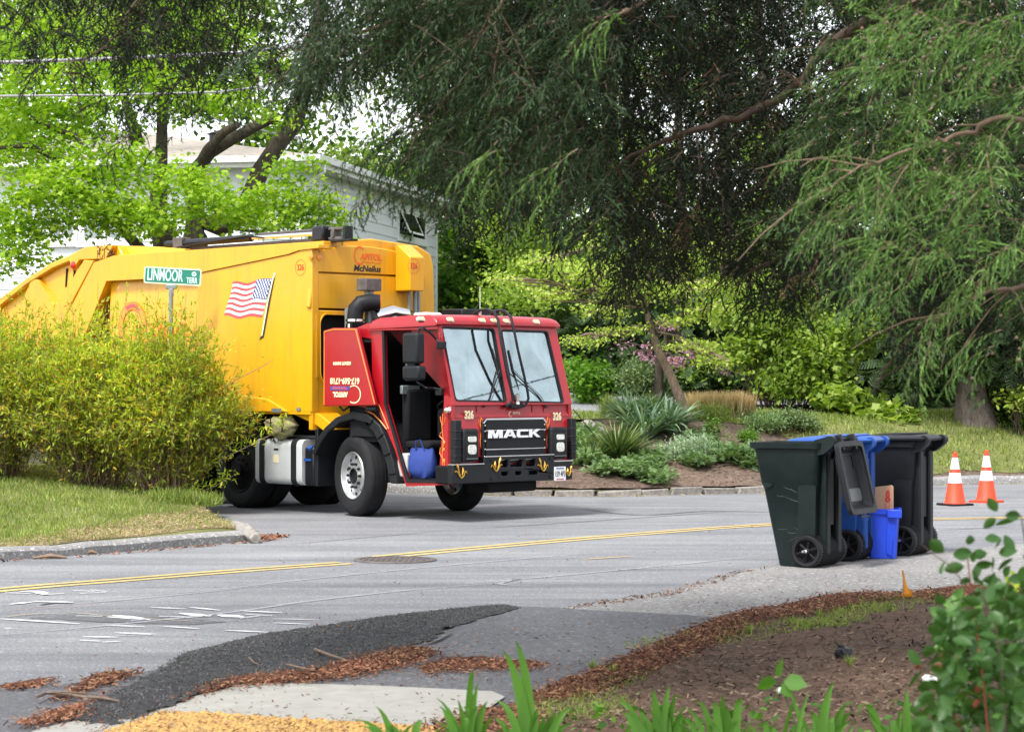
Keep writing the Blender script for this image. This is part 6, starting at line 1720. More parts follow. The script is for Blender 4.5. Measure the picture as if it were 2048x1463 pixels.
def gz(px, D): x = (px-1024)/F*D; return Vector((x, D, zfar(x, D)))

# lime maple in front of the house
mb_ = gz(392, 44)
mt = empty('maple_tree', mb_); tag(mt, 'lime green spring maple with dark leaning trunks in front of the house', 'tree')
m = MB()
def stem(pts, r): m.tube([at(*p) - mb_ for p in pts], r, 9)
stem([(392, 720, 44), (388, 600, 44), (390, 470, 44), (400, 440, 44), (440, 455, 44), (470, 440, 44), (497, 398, 44), (520, 343, 44), (556, 288, 44), (592, 245, 44), (606, 189, 44), (618, 110, 44), (640, 20, 44), (650, -80, 44)], [.38, .32, .24, .19, .18, .18, .18, .18, .17, .16, .15, .13, .11, .08])
m.build('trunk', M['barkdark'], mt, ang=80); m = MB()
stem([(350, 720, 44.2), (340, 560, 44.2), (328, 480, 44.2), (314, 425, 44.3), (320, 360, 44.4), (323, 300, 44.5), (324, 210, 44.6), (318, 100, 44.8), (330, 0, 45)], [.34, .3, .24, .2, .15, .12, .10, .08, .06])
m.build('trunk', M['barkdark'], mt, ang=80); m = MB()
stem([(388, 470, 44), (392, 400, 43.9), (398, 332, 43.8), (420, 305, 43.7), (461, 280, 43.6), (518, 250, 43.5), (560, 232, 43.4)], [.20, .17, .15, .13, .12, .10, .08])
stem([(398, 332, 43.8), (415, 300, 43.5), (450, 262, 43.2), (475, 250, 43)], [.11, .10, .09, .07])
stem([(275, 290, 45), (268, 258, 45), (250, 200, 45), (240, 120, 45)], [.14, .12, .09, .05])
stem([(300, 520, 43), (230, 440, 42), (140, 380, 41.5), (40, 340, 41)], [.12, .09, .06, .03])
stem([(130, 330, 41.5), (60, 290, 41), (-30, 300, 41)], [.05, .05, .03])
stem([(60, 235, 42), (120, 262, 42), (150, 270, 42), (165, 290, 42)], [.05, .05, .05, .03])
stem([(556, 330, 43), (580, 370, 42), (600, 420, 41.5)], [.05, .03, .015]); stem([(497, 398, 44), (560, 420, 42.5), (620, 430, 41.5)], [.06, .035, .015])
stem([(440, 450, 43.5), (500, 462, 42), (560, 460, 41.5)], [.06, .03, .015])
m.build('limbs', M['barkdark'], mt, ang=80)
MBL = [(50, 290, 42, 95, 60, 1.6), (120, 370, 41, 110, 55, 1.5), (30, 440, 41, 80, 60, 1.2), (230, 330, 42, 100, 50, 1.6), (200, 420, 41, 110, 45, 1.2), (370, 355, 41.5, 90, 34, 1.2), (425, 405, 41.5, 80, 34, 1.2), (300, 440, 41, 80, 34, 1.0), (540, 395, 42, 40, 40, .8), (592, 345, 41.5, 38, 36, .8), (620, 395, 41, 60, 26, .7), (575, 440, 41, 70, 26, .8), (480, 430, 41.5, 60, 26, .8),
       (150, 230, 43, 130, 55, 2), (360, 190, 43.5, 80, 45, 2), (30, 180, 42, 90, 60, 2), (470, 195, 44, 60, 30, 1.5), (240, 130, 44, 120, 50, 2), (560, 225, 43, 30, 26, .8), (20, 510, 40.5, 60, 34, .8), (660, 430, 41, 36, 18, .4), (520, 130, 46, 70, 50, 2), (90, 80, 45, 110, 60, 2), (380, 60, 46, 120, 60, 2)]
leaves('crown', mt, blob_points(MBL, 25000, 20, .25, .40), 'maple', (.07, .125), 'maple', .45, .45)

# woodland behind: one far mass and separate nearer trees
far = []
for i in range(70):
    px = rng.uniform(-150, 2250); D = rng.uniform(62, 88)
    lo = 60 if 560 < px < 760 else -80
    py = rng.uniform(lo if not (560 < px < 770) else 420, 760)
    far.append((px, py, D, rng.uniform(90, 170), rng.uniform(60, 110), rng.uniform(2, 5)))
leaves('distant_woods', None, blob_points(far, 120000, 30, .55, .6), 'quad', (.16, .30), 'wood', .3, .7)
o = bpy.data.objects['distant_woods']
far2 = [(rng.uniform(1010, 2150), rng.uniform(300, 640), rng.uniform(56, 64), rng.uniform(60, 120), rng.uniform(40, 80), 1.5) for i in range(22)]
far2 += [(rng.uniform(-50, 560), rng.uniform(-40, 160), rng.uniform(58, 66), rng.uniform(60, 110), rng.uniform(40, 70), 1.5) for i in range(9)]
far2 += [(rng.uniform(1000, 2100), rng.uniform(250, 600), rng.uniform(50, 54), rng.uniform(50, 100), rng.uniform(26, 50), 1.2) for i in range(34)]
far2 += [(700, 320, 62, 40, 30, 1), (740, 380, 62, 30, 26, 1), (670, 190, 62, 36, 30, 1)]
leaves('distant_lime_woods', None, blob_points(far2, 80000, 20, .36, .45), 'oval', (.09, .16), 'woodlime', .3, .6)
# far dark trunks in the wood
for i, (px, w_, D) in enumerate([(1108, .2, 60), (1178, .16, 58), (1215, .22, 55), (1262, .14, 61), (1352, .12, 50), (1460, .2, 57), (1545, .24, 60), (1700, .2, 58), (1830, .2, 56), (1040, .22, 62)]):
    b = gz(px, D); m = MB(); limb(m, (0, 0, -.3), (rng.uniform(-.6, .6), 0, 17), w_, w_*.35, 12, .02)
    o = m.build('tree_trunk', M['barkdark'], None, ang=80); o.location = b
    tag(o, 'dark bare trunk deep in the wood, ' + ['fourth from the left of the row', 'fifth from the left of the row', 'just left of the pink blossom', 'second left of the pink blossom', 'just right of the pink blossom', 'above the left end of the dry grass', 'above the azalea', 'above the gap between the bins', 'above the charcoal bin', 'leftmost, just above the cab roof'][i], 'tree trunk', 'dark trunks deep in the wood')
tree('maple_tree', 'mid green maple rising just right of the house corner behind the cab', 'tree', gz(960, 65), [gz(960, 65) + Vector((0, 0, 1)), at(960, 600, 65), at(962, 520, 65), at(968, 430, 65), at(950, 330, 65), at(960, 200, 65), at(950, -100, 65)], .36,
     [(930, 480, 64, 70, 45, 1.5), (905, 560, 63.5, 50, 40, 1.2), (960, 600, 63.5, 80, 34, 1.2), (1040, 530, 64, 60, 45, 1.5), (1080, 600, 64, 60, 34, 1.2), (1000, 420, 65, 90, 60, 2), (900, 400, 66, 60, 50, 2), (830, 350, 67, 60, 36, 1.5), (1050, 300, 66, 120, 80, 2), (900, 640, 63.4, 60, 26, 1)], 15000, 'maple', (.13, .22), 'maple2', 'barkdark', cr=.4)
tree('reflection_tree', 'added unseen tree out to the right of the view, for the windshield reflection', 'tree', (21, 31, .8), [(21, 31, 2.5), (21.2, 31, 5), (21, 31, 8)], .22,
     [(1024 + F*x_/y_, HY - F*(z_-H)/y_, y_, F*1.9/y_, F*1.3/y_, 2.0) for x_, y_, z_ in ((20, 29.5, 4.6), (21, 32, 5.6), (19.6, 33.5, 3.8), (22, 27.5, 4.2), (20.5, 31, 7.0))], 5200, 'quad', (.16, .3), 'wood', cr=.5)  # tree added out of view so the windshield has foliage to reflect
# leaning cherry in the bed
cb = gz(1386, 38.5)
tree('leaning_tree', 'slender leaning tree with peeling cinnamon bark and pale lime leaves in the mulch bed', 'tree', cb,
     [at(1380, 855, 38.5), at(1362, 800, 38.5), at(1337, 742, 38.5), at(1316, 700, 38.5), at(1303, 655, 38.5), at(1290, 615, 38.5), at(1300, 560, 38.6), at(1296, 500, 38.7), at(1310, 420, 38.8)], .095,
     [(1190, 545, 38, 70, 22, .9), (1260, 580, 38, 70, 22, .9), (1350, 580, 38, 70, 24, .9), (1410, 620, 38.2, 60, 20, .8), (1200, 620, 37.8, 56, 12, .6), (1165, 680, 37.5, 46, 9, .4), (1240, 660, 37.8, 46, 10, .5), (1380, 690, 37.8, 56, 12, .6), (1430, 720, 37.8, 46, 9, .5), (1120, 540, 38, 60, 18, .7), (1075, 520, 38, 44, 14, .6), (1100, 590, 37.8, 50, 14, .6), (1330, 520, 38.4, 90, 28, 1), (1460, 570, 38.4, 60, 24, .8), (1250, 490, 38.5, 100, 28, 1), (1010, 560, 38, 34, 12, .4), (1400, 500, 38.5, 80, 26, 1), (1350, 640, 38, 40, 10, .4)], 11500, 'oval', (.042, .085), 'cherry', 'barkpeel', clump=12, cr=.15, flatz=.35, droop=.3, twigs=5, lr=.2)
b = gz(1318, 45)
tree('redbud_tree', 'small tree with pink blossom behind the leaning trunk', 'tree', b, [b + Vector((0, 0, 1.2)), at(1335, 700, 45), at(1330, 640, 45)], .09,
     [(1328, 650, 44.5, 18, 16, .4), (1290, 704, 44.5, 20, 14, .4), (1400, 700, 44.5, 44, 18, .6), (1345, 720, 44.5, 30, 12, .4), (1452, 738, 44.5, 18, 9, .3), (1250, 690, 44.5, 14, 8, .3)], 850, 'quad', (.045, .085), 'redbud', 'barkdark', clump=12, cr=.13)
for i, (px, D, hw, tp, lab) in enumerate([(1200, 52, 90, 610, 'dark hemlock with drooping sprays, left of the pink blossom'), (1110, 55, 90, 620, 'dark hemlock standing behind the windshield edge of the cab'), (1330, 51, 100, 600, 'dark hemlock directly behind the pink blossom'), (1460, 54, 90, 600, 'dark hemlock above the dry grass clump'), (1620, 52, 120, 560, 'tall dark hemlock behind the broad leaved shrubs'), (1770, 50, 120, 520, 'tall dark hemlock beyond the charcoal bin'), (1900, 48, 120, 560, 'dark hemlock left of the far cedar trunk')]):
    bl = []
    for k in range(8):
        t = k/7; bl.append((px + rng.uniform(-.5, .5)*hw, 770 - t*(770-tp), D + rng.uniform(-.6, .6), hw*(1-.45*t), 26, 1.3*(1-.4*t)))
    tree('hemlock_tree', lab, 'tree', gz(px, D), [gz(px, D) + Vector((0, 0, 2)), at(px, 500, D), at(px, tp-60, D)], .2, bl, 5200, 'spray', (.22, .42), 'hemlock', 'barkdark', 'dark hemlocks behind the garden', clump=16, cr=.45, flatz=.28, droop=.35, limbs=True, twigs=1)
# broad leaved shrubs right of centre
def shrub(name, lab, cat, px, D, blobs, n, kind, size, mat, group=None, extra=(), clump=16, cr=.16, flatz=.6, droop=-.2, nst=7, spread=.55):
    b = gz(px, D); t = empty(name, b); tag(t, lab, cat, group); m = MB()
    for bl in blobs:
        for k in range(nst):
            c = at(*bl[:3]) - b + Vector((random.uniform(-1, 1)*bl[3]*bl[2]/F*.8, random.uniform(-1, 1)*bl[5]*.7, random.uniform(-.3, .8)*bl[4]*bl[2]/F))
            limb(m, (random.uniform(-.15, .15) + c.x*.45, random.uniform(-.1, .1) + c.y*.4, -.05), c, .016, .005, 5, .08)
    m.build('stems', M['twigdark'], t)
    leaves('foliage', t, blob_points(blobs, n, clump, cr, flatz), kind, size, mat, droop, spread)
    for (nn, bb, n2, k2, s2, m2) in extra: leaves(nn, t, blob_points(bb, n2, clump, cr, flatz), k2, s2, m2, droop)
    return t
shrub('broadleaf_shrub', 'tall broad leaved shrub filling the space above the dry grass', 'shrub', 1560, 44, [(1530, 640, 43.6, 70, 50, .8), (1600, 700, 43.2, 80, 50, .8), (1500, 700, 43.6, 60, 40, .8), (1580, 760, 43, 70, 30, .6), (1650, 740, 43.4, 50, 40, .6), (1560, 590, 44, 90, 40, 1), (1690, 660, 44, 70, 60, 1), (1480, 620, 44, 60, 40, .8)], 13000, 'oval', (.075, .14), 'bigleaf', droop=.5)
shrub('oakleaf_shrub', 'low oak leaved shrub with fresh green leaves just left of the cedar trunk', 'shrub', 1800, 42, [(1790, 838, 41.6, 26, 14, .3), (1752, 836, 41.6, 14, 10, .25)], 620, 'maple', (.11, .2), 'bigleaf', 'oak leaved shrubs on the grass bank')
shrub('oakleaf_shrub', 'taller oak leaved shrub with dark stems at the foot of the wood', 'shrub', 1690, 43, [(1690, 805, 42.6, 40, 18, .5), (1660, 790, 42.6, 22, 14, .4), (1730, 822, 42.4, 24, 12, .3)], 1100, 'maple', (.11, .2), 'bigleaf', 'oak leaved shrubs on the grass bank')
shrub('leafy_shrub', 'bright green leafy shrub beyond the driveway, next to the cab corner', 'shrub', 1185, 46.5, [(1185, 775, 46, 42, 26, .6), (1170, 750, 46, 22, 16, .4), (1210, 760, 46, 20, 18, .4), (1150, 740, 47, 20, 20, .5)], 2400, 'oval', (.08, .14), 'maple2', droop=.1)
shrub('laurel_shrub', 'dark grey green laurel behind the tree trunk, beyond the driveway', 'shrub', 1275, 46, [(1275, 755, 45.6, 44, 34, .7), (1320, 770, 45.6, 26, 24, .5)], 3000, 'oval', (.05, .09), 'azalea', droop=.1)
shrub('azalea_shrub', 'rounded grey green azalea with bronze base behind the dark green bin', 'shrub', 1580, 39.3, [(1580, 842, 39, 42, 17, .45), (1610, 852, 39, 22, 14, .3)], 3000, 'oval', (.035, .065), 'azalea', extra=[('bronze_leaves', [(1560, 866, 38.7, 46, 12, .4)], 1200, 'oval', (.03, .055), 'azaleadk')], cr=.10, clump=12)
blade_clump('grass_clump', 'soft grey green grass between the silvery cushion and the dry clump', 'grass clump', gz(1345, 38.9), 320, .42, .014, 'grass', 1.2, curve=.3, seed=41) if False else None
shrub('rose_shoots', 'sparse upright green shoots between the trunk and the azalea', 'shrub', 1430, 37.8, [(1425, 858, 37.5, 14, 22, .2), (1445, 880, 37.5, 16, 10, .2), (1415, 895, 37.2, 12, 6, .15)], 520, 'oval', (.035, .06), 'maple2', cr=.07, clump=8)
shrub('small_shrub', 'small bright green mound beside the dark green bin rim', 'shrub', 1495, 37.5, [(1497, 872, 37.2, 18, 11, .2)], 700, 'slim', (.05, .08), 'maple2', cr=.06, clump=10)
shrub('small_shrub', 'small bright green mound at the foot of the leaning trunk', 'shrub', 1398, 37.6, [(1397, 880, 37.2, 14, 7, .18)], 560, 'slim', (.05, .08), 'maple2', cr=.05, clump=10)
shrub('silver_cushion', 'rounded silvery grey green cushion plant in the mulch bed', 'plant', 1372, 36.4, [(1376, 900, 36, 46, 20, .4), (1345, 912, 35.9, 24, 14, .3)], 5200, 'slim', (.05, .085), 'silver', cr=.07, clump=12, flatz=.9, droop=-.8, nst=4)
# junipers hugging the soil
for i, (px0, px1, py0, py1, lab) in enumerate([(1150, 1310, 945, 978, 'low spreading juniper along the kerb stones near the truck bumper'), (1385, 1525, 915, 945, 'low spreading juniper beside the dark green bin'), (1145, 1180, 905, 930, 'low juniper patch by the headlamp'), (1500, 1540, 885, 925, 'low juniper patch tucked behind the dark green bin')]):
    bl = []
    for k in range(9):
        px = rng.uniform(px0, px1); D = 34.0 + (px > 1350)*1.4 + rng.uniform(.2, 1.6) + (i == 2)*1.5
        b = gz(px, D); py = HY + (H-b.z-.10)*F/D; bl.append((px, py, D, 24, 6, .34))
    c = gz((px0+px1)/2, 35.5); t = empty('juniper', c); tag(t, lab, 'shrub', 'creeping junipers in the bed')
    m = MB()
    for q in bl: limb(m, (random.uniform(-.3, .3), 0, .02), at(*q[:3]) - c, .012, .004, 4, .1)
    m.build('stems', M['twigdark'], t)
    leaves('foliage', t, blob_points(bl, 3800 if i < 2 else 1200, 10, .10, .5), 'spray', (.07, .13), 'juniper', -.25, .4)
for i, (px, D, w_, lab) in enumerate([(1420, 39.4, 40, 'loose green perennials in front of the dry grass'), (1330, 38.8, 30, 'loose green perennials between the irises and the dry grass'), (1530, 38.6, 36, 'loose green perennials left of the azalea')]):
    b = gz(px, D); py = HY + (H - b.z - .16)*F/D
    shrub('perennials', lab, 'plant', px, D, [(px, py, D-.2, w_, 13, .4)], 1500, 'slim', (.05, .10), 'juniper' if i else 'grass', 'loose perennials in the mulch bed', cr=.10, clump=10, droop=-.7, nst=3)
# strap-leaved clumps: blades
def blade_clump(name, lab, cat, base, n, L, w, mat, up=.9, kind='blade', curve=.5, seed=1, parts=0, group=None, pname='leaf', twist=.3):
    r_ = random.Random(seed); t = empty(name, base); tag(t, lab, cat, group); seg = 5
    Vs, Ts = [], []
    for i in range(n):
        a = r_.uniform(0, 6.283); el = r_.uniform(up-.35, min(1.55, up+.35)); LL_ = L*r_.uniform(.65, 1.1); ww = w*r_.uniform(.7, 1.15)
        d = Vector((math.cos(a)*math.cos(el), math.sin(a)*math.cos(el), math.sin(el))); p = Vector((math.cos(a), math.sin(a), 0))*r_.uniform(0, .12)*L
        hd = Vector((math.cos(a), math.sin(a), 0)); s0 = Vector((-math.sin(a+r_.uniform(-twist, twist)*2), math.cos(a), 0)).normalized(); c = curve*r_.uniform(.4, 1.5); V = []
        for k in range(seg+1):
            tt = k/seg; wd = ww*(1-tt**2.2)*(.6+.4*math.sin(min(1, tt*3)*1.57)) + .0004
            q = p + d*LL_*tt + (hd*.35 - Vector((0, 0, 1)))*c*LL_*tt*tt*.6
            s = s0; V += [q - s*wd/2 + Vector((0, 0, wd*.12)), q, q + s*wd/2 + Vector((0, 0, wd*.12))]
        T = []
        for k in range(seg):
            for j in (0, 1): b_ = k*3+j; T += [(b_, b_+1, b_+4), (b_, b_+4, b_+3)]
        if i < parts:
            me = bpy.data.meshes.new(pname); me.from_pydata([tuple(v) for v in V], [], T); me.materials.append(M[mat]); me.shade_smooth(); link(pname, me, t)
        else:
            Vs.append(np.array([tuple(v) for v in V])); Ts.append(np.array(T))
    if Vs:
        V, T = merge(list(zip(Vs, Ts))); o = np_mesh('blades' if parts == 0 else 'more_leaves', V, T, M[mat], t, smooth=True); o['kind'] = 'stuff'
    return t
for i, (px, D, n, L, lab) in enumerate([(1235, 35.4, 420, .80, 'spiky yucca with long narrow blades nearest the kerb and truck bumper'), (1180, 35.0, 160, .6, 'smaller pale tipped yucca low beside the bumper')]):
    blade_clump('yucca', lab, 'plant', gz(px, D), n, L, .030, 'yucca', .85, curve=.35, seed=i+4)
for i, (px, D, lab) in enumerate([(1262, 38.0, 'dark blue green iris clump, left one behind the yucca'), (1305, 38.2, 'dark blue green iris clump, middle one behind the yucca'), (1335, 37.4, 'drooping blue green iris clump at the foot of the leaning trunk'), (1290, 37.0, 'drooping blue green iris clump in front of the others')]):
    blade_clump('iris_clump', lab, 'plant', gz(px, D), 170, .92, .060, 'iris', 1.0, curve=.75, seed=i+11, group='iris clumps in the mulch bed')
# dry ornamental grass, cut stubble
c = gz(1437, 40.4)
t = empty('ornamental_grass', c); tag(t, 'clipped clump of ornamental grass with tan dry tops in the bed', 'grass clump')
q = rng.uniform(-1, 1, (3600, 2)); q = q[(q**2).sum(1) < 1][:2600]; q = q*[.62, .32]
pos = np.array([(a, b, zfar(c.x+a, c.y+b) - c.z) for a, b in q])
tv = np.array([(-.010, 0, 0), (.010, 0, 0), (.007, .03, .6), (-.004, .07, 1.0)]); 
V, T = stamp(tv*[1.8, 1, 1], [(0, 1, 2), (0, 2, 3)], pos, rng.uniform(.40, .60, len(pos)), rng.uniform(0, 6.3, len(pos)), rng.normal(0, .14, len(pos)), rng.normal(0, .14, len(pos)))
o = np_mesh('dry_blades', V, T, M['tan'], t); o['kind'] = 'stuff'
pos2 = pos[:1400]; V, T = stamp(tv*[1.8, 1, 1], [(0, 1, 2), (0, 2, 3)], pos2 + [.01, -.02, 0], rng.uniform(.16, .42, len(pos2)), rng.uniform(0, 6.3, len(pos2)), rng.normal(0, .2, len(pos2)), rng.normal(0, .2, len(pos2)))
o = np_mesh('green_blades', V, T, M['juniper'], t); o['kind'] = 'stuff'
blade_clump('grass_clump', 'loose green and straw coloured grass behind the irises', 'grass clump', gz(1300, 39.8), 500, .55, .014, 'grass', 1.25, curve=.25, seed=31)
blade_clump('grass_clump', 'thin upright grass at the edge of the driveway behind the yucca', 'grass clump', gz(1215, 40.0), 260, .55, .014, 'grass', 1.3, curve=.25, seed=32)
# rock in the bed
b = gz(1178, 37.0); bm = bmesh.new(); bmesh.ops.create_icosphere(bm, subdivisions=3, radius=1); r_ = random.Random(9)
for v in bm.verts: v.co = Vector((v.co.x*.30, v.co.y*.25, v.co.z*.24))*(1 + .12*math.sin(5*v.co.x+2)+.1*math.sin(7*v.co.y+v.co.z*6))
me = bpy.data.meshes.new('boulder'); bm.to_mesh(me); bm.free(); me.materials.append(M['granite']); me.shade_smooth(); o = link('boulder', me); o.location = b + Vector((0, 0, -.03)); tag(o, 'grey rounded boulder half hidden behind the yucca', 'rock')
# far cedar trunk on the bank
b = gz(1945, 41.5)
m = MB(); tr_ = empty('cedar_tree', b); tag(tr_, 'thick fibrous cedar trunk flaring into the grass bank at right', 'tree')
P = [Vector((.12, 0, -.3)), Vector((.06, 0, .15)), Vector((0, 0, .5)), Vector((-.03, 0, 1.1)), Vector((0, 0, 3)), Vector((.1, 0, 6))]
m.tube(P, [.46, .36, .29, .26, .22, .14], 18); o = m.build('trunk', M['barkcedar'], tr_, ang=80)
for v in o.data.vertices:
    a = math.atan2(v.co.y, v.co.x); k = 1 + .10*math.sin(a*5+v.co.z)*max(.2, 1-v.co.z) + .04*math.sin(a*11); v.co.x *= k; v.co.y *= k
leaves('crown', tr_, blob_points([(1960, 640, 42, 90, 60, 1.5), (1880, 700, 42, 70, 40, 1.2), (1990, 720, 41.5, 60, 40, 1), (2010, 560, 42, 110, 90, 2), (1900, 560, 43, 90, 70, 2), (2060, 760, 41.5, 40, 40, 1)], 8000, 16, .35, .5), 'spray', (.2, .36), 'hemlock', .5, .5)
shrub('dark_shrub', 'dark tangled shrub at the right edge beyond the cedar trunk', 'shrub', 2020, 42.5, [(2010, 820, 42, 30, 30, .6), (2050, 850, 41.5, 30, 30, .6), (2000, 790, 42.4, 20, 20, .5)], 1800, 'oval', (.06, .1), 'wood')
shrub('pale_shrub', 'small shrub with cream green leaves right of the cedar trunk', 'shrub', 2045, 41, [(2040, 800, 40.6, 16, 22, .3)], 260, 'oval', (.08, .13), 'cherry')
# background shrubs low in the wood so the forest floor is covered
und = []
for i in range(16):
    px = 1040 + i*66; D = rng.uniform(49, 58); b = gz(px, D); und.append((px, HY + (H - b.z - .5)*F/D, D, 60, 22, 1.0))
leaves('undergrowth', None, blob_points(und, 15000, 16, .3, .6), 'quad', (.10, .17), 'wood', -.1, .6)

# ================================================================ YELLOW GREEN SHRUBS ON THE LAWN
def wand_shrub(x, y, rad, hgt, nst, seed, lab, lean=0.0, gold=.3):
    r_ = np.random.default_rng(seed); b = Vector((x, y, zlawn(x, y))); t = empty('wand_shrub', b); tag(t, lab, 'shrub', 'yellow green shrubs on the lawn corner')
    SV, ST, LPs, LD, LH = [], [], [], [], []
    for i in range(nst):
        a = r_.uniform(0, 6.283); rr = math.sqrt(r_.uniform(0, 1)); sp = rr*rad
        top = np.array([math.cos(a)*sp + lean, math.sin(a)*sp*.75, hgt*(1 - .62*rr**2.0)*r_.uniform(.55, 1.06)])
        bs = np.array([math.cos(a)*sp*.22 + r_.normal(0, .08), math.sin(a)*sp*.2 + r_.normal(0, .06), 0.0]); mid = bs*.5 + top*.5 + np.array([0, 0, hgt*.18])*rr - np.array([math.cos(a), math.sin(a), 0])*.12*rr + r_.normal(0, .12, 3)
        n = 9; pts = [bs*(1-s)**2 + 2*mid*s*(1-s) + top*s*s + r_.normal(0, .02, 3) for s in np.linspace(0, 1, n)]
        def strip(pts, w0, w1):
            base = sum(len(v) for v in SV); V = []
            ang = r_.uniform(0, 3.14); side = np.array([math.cos(ang), math.sin(ang), 0])
            for k, p in enumerate(pts):
                w = w0 + (w1-w0)*k/(len(pts)-1); V += [p - side*w, p + side*w]
            SV.append(np.array(V)); ST.append(np.array([q for k in range(len(pts)-1) for q in ((2*k, 2*k+1, 2*k+3), (2*k, 2*k+3, 2*k+2))]) + base)
        strip(pts, .0055, .002)
        for j in range(17):
            s = r_.uniform(.08, .97); k = int(s*(n-1)); p0 = pts[k]; d = (pts[min(k+1, n-1)] - pts[max(k-1, 0)]); d /= np.linalg.norm(d) + 1e-9
            dd = d*.55 + r_.normal(0, .55, 3); dd /= np.linalg.norm(dd); L = r_.uniform(.14, .42); tw = [p0 + dd*L*u + np.array([0, 0, .05*u*u]) for u in (0, .5, 1)]
            strip(tw, .0025, .001)
            for u in r_.uniform(.1, 1.08, 13): LPs.append(p0 + dd*L*u); LD.append(dd)
        for u in r_.uniform(.35, 1.02, 24):
            k = min(n-1, int(u*(n-1))); LPs.append(pts[k]*1.0 + r_.normal(0, .015, 3)); LD.append(d)
    V = np.concatenate(SV); T = np.concatenate(ST); o = np_mesh('stems', V, T, M['twigbrown'], t); o['kind'] = 'stuff'
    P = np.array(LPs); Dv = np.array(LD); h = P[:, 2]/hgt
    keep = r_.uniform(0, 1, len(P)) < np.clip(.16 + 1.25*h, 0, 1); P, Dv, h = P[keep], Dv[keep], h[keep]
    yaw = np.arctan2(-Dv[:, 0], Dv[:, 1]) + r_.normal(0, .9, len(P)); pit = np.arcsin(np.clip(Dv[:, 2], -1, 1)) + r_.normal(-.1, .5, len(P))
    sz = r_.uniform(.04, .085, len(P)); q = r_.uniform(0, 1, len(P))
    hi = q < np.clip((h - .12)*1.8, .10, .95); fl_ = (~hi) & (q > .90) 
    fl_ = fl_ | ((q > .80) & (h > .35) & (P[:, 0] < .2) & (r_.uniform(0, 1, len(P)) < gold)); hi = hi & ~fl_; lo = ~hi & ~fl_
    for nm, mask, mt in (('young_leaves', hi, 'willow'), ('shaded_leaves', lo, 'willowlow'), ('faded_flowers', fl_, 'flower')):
        V, T = stamp(LF['slim'][0]*[1.25, 1, 1], LF['slim'][1], P[mask], sz[mask], yaw[mask], pit[mask], r_.uniform(-1, 1, mask.sum())); o = np_mesh(nm, V, T, M[mt], t); o['kind'] = 'stuff'
    return t
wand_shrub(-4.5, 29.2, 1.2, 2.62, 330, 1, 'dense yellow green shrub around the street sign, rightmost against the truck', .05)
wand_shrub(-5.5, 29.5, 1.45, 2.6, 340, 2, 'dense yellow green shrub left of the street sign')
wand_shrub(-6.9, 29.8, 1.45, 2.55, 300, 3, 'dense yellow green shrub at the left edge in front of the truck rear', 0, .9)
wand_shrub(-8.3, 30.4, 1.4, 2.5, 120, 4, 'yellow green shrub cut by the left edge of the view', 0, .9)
# long low branches reaching right towards the fuel tank
for i, (pts, lab) in enumerate([([(300, 985, 29.2), (400, 940, 29.0), (470, 905, 28.9), (540, 870, 28.8), (575, 838, 28.7)], 'long leafy shrub branch reaching up over the fuel tank'), ([(330, 1000, 29), (380, 990, 28.9), (430, 972, 28.9), (468, 950, 28.8)], 'low leafy shrub branch near the ground by the rear wheels'), ([(420, 800, 29), (470, 760, 28.9), (520, 735, 28.9), (548, 718, 28.9)], 'thin budding shrub twig crossing the yellow truck side')]):
    P = [at(*p) for p in pts]; m = MB(); t = empty('shrub_branch', P[0]); tag(t, lab, 'branch'); m.tube([p-P[0] for p in P], [.005]*(len(P)-1)+[.002], 5); m.build('stem', M['twig'], t)
    L = []
    for a, b in zip(P[:-1], P[1:]):
        for k in range(46 if i < 2 else 14): L.append(a.lerp(b, random.random()) + Vector((random.gauss(0, .04), random.gauss(0, .04), random.gauss(.03, .05))))
    L = np.array([tuple(v) for v in L]); leaves('leaves', t, L, 'slim', (.06, .11) if i < 2 else (.035, .06), 'willow', -.5, .6)
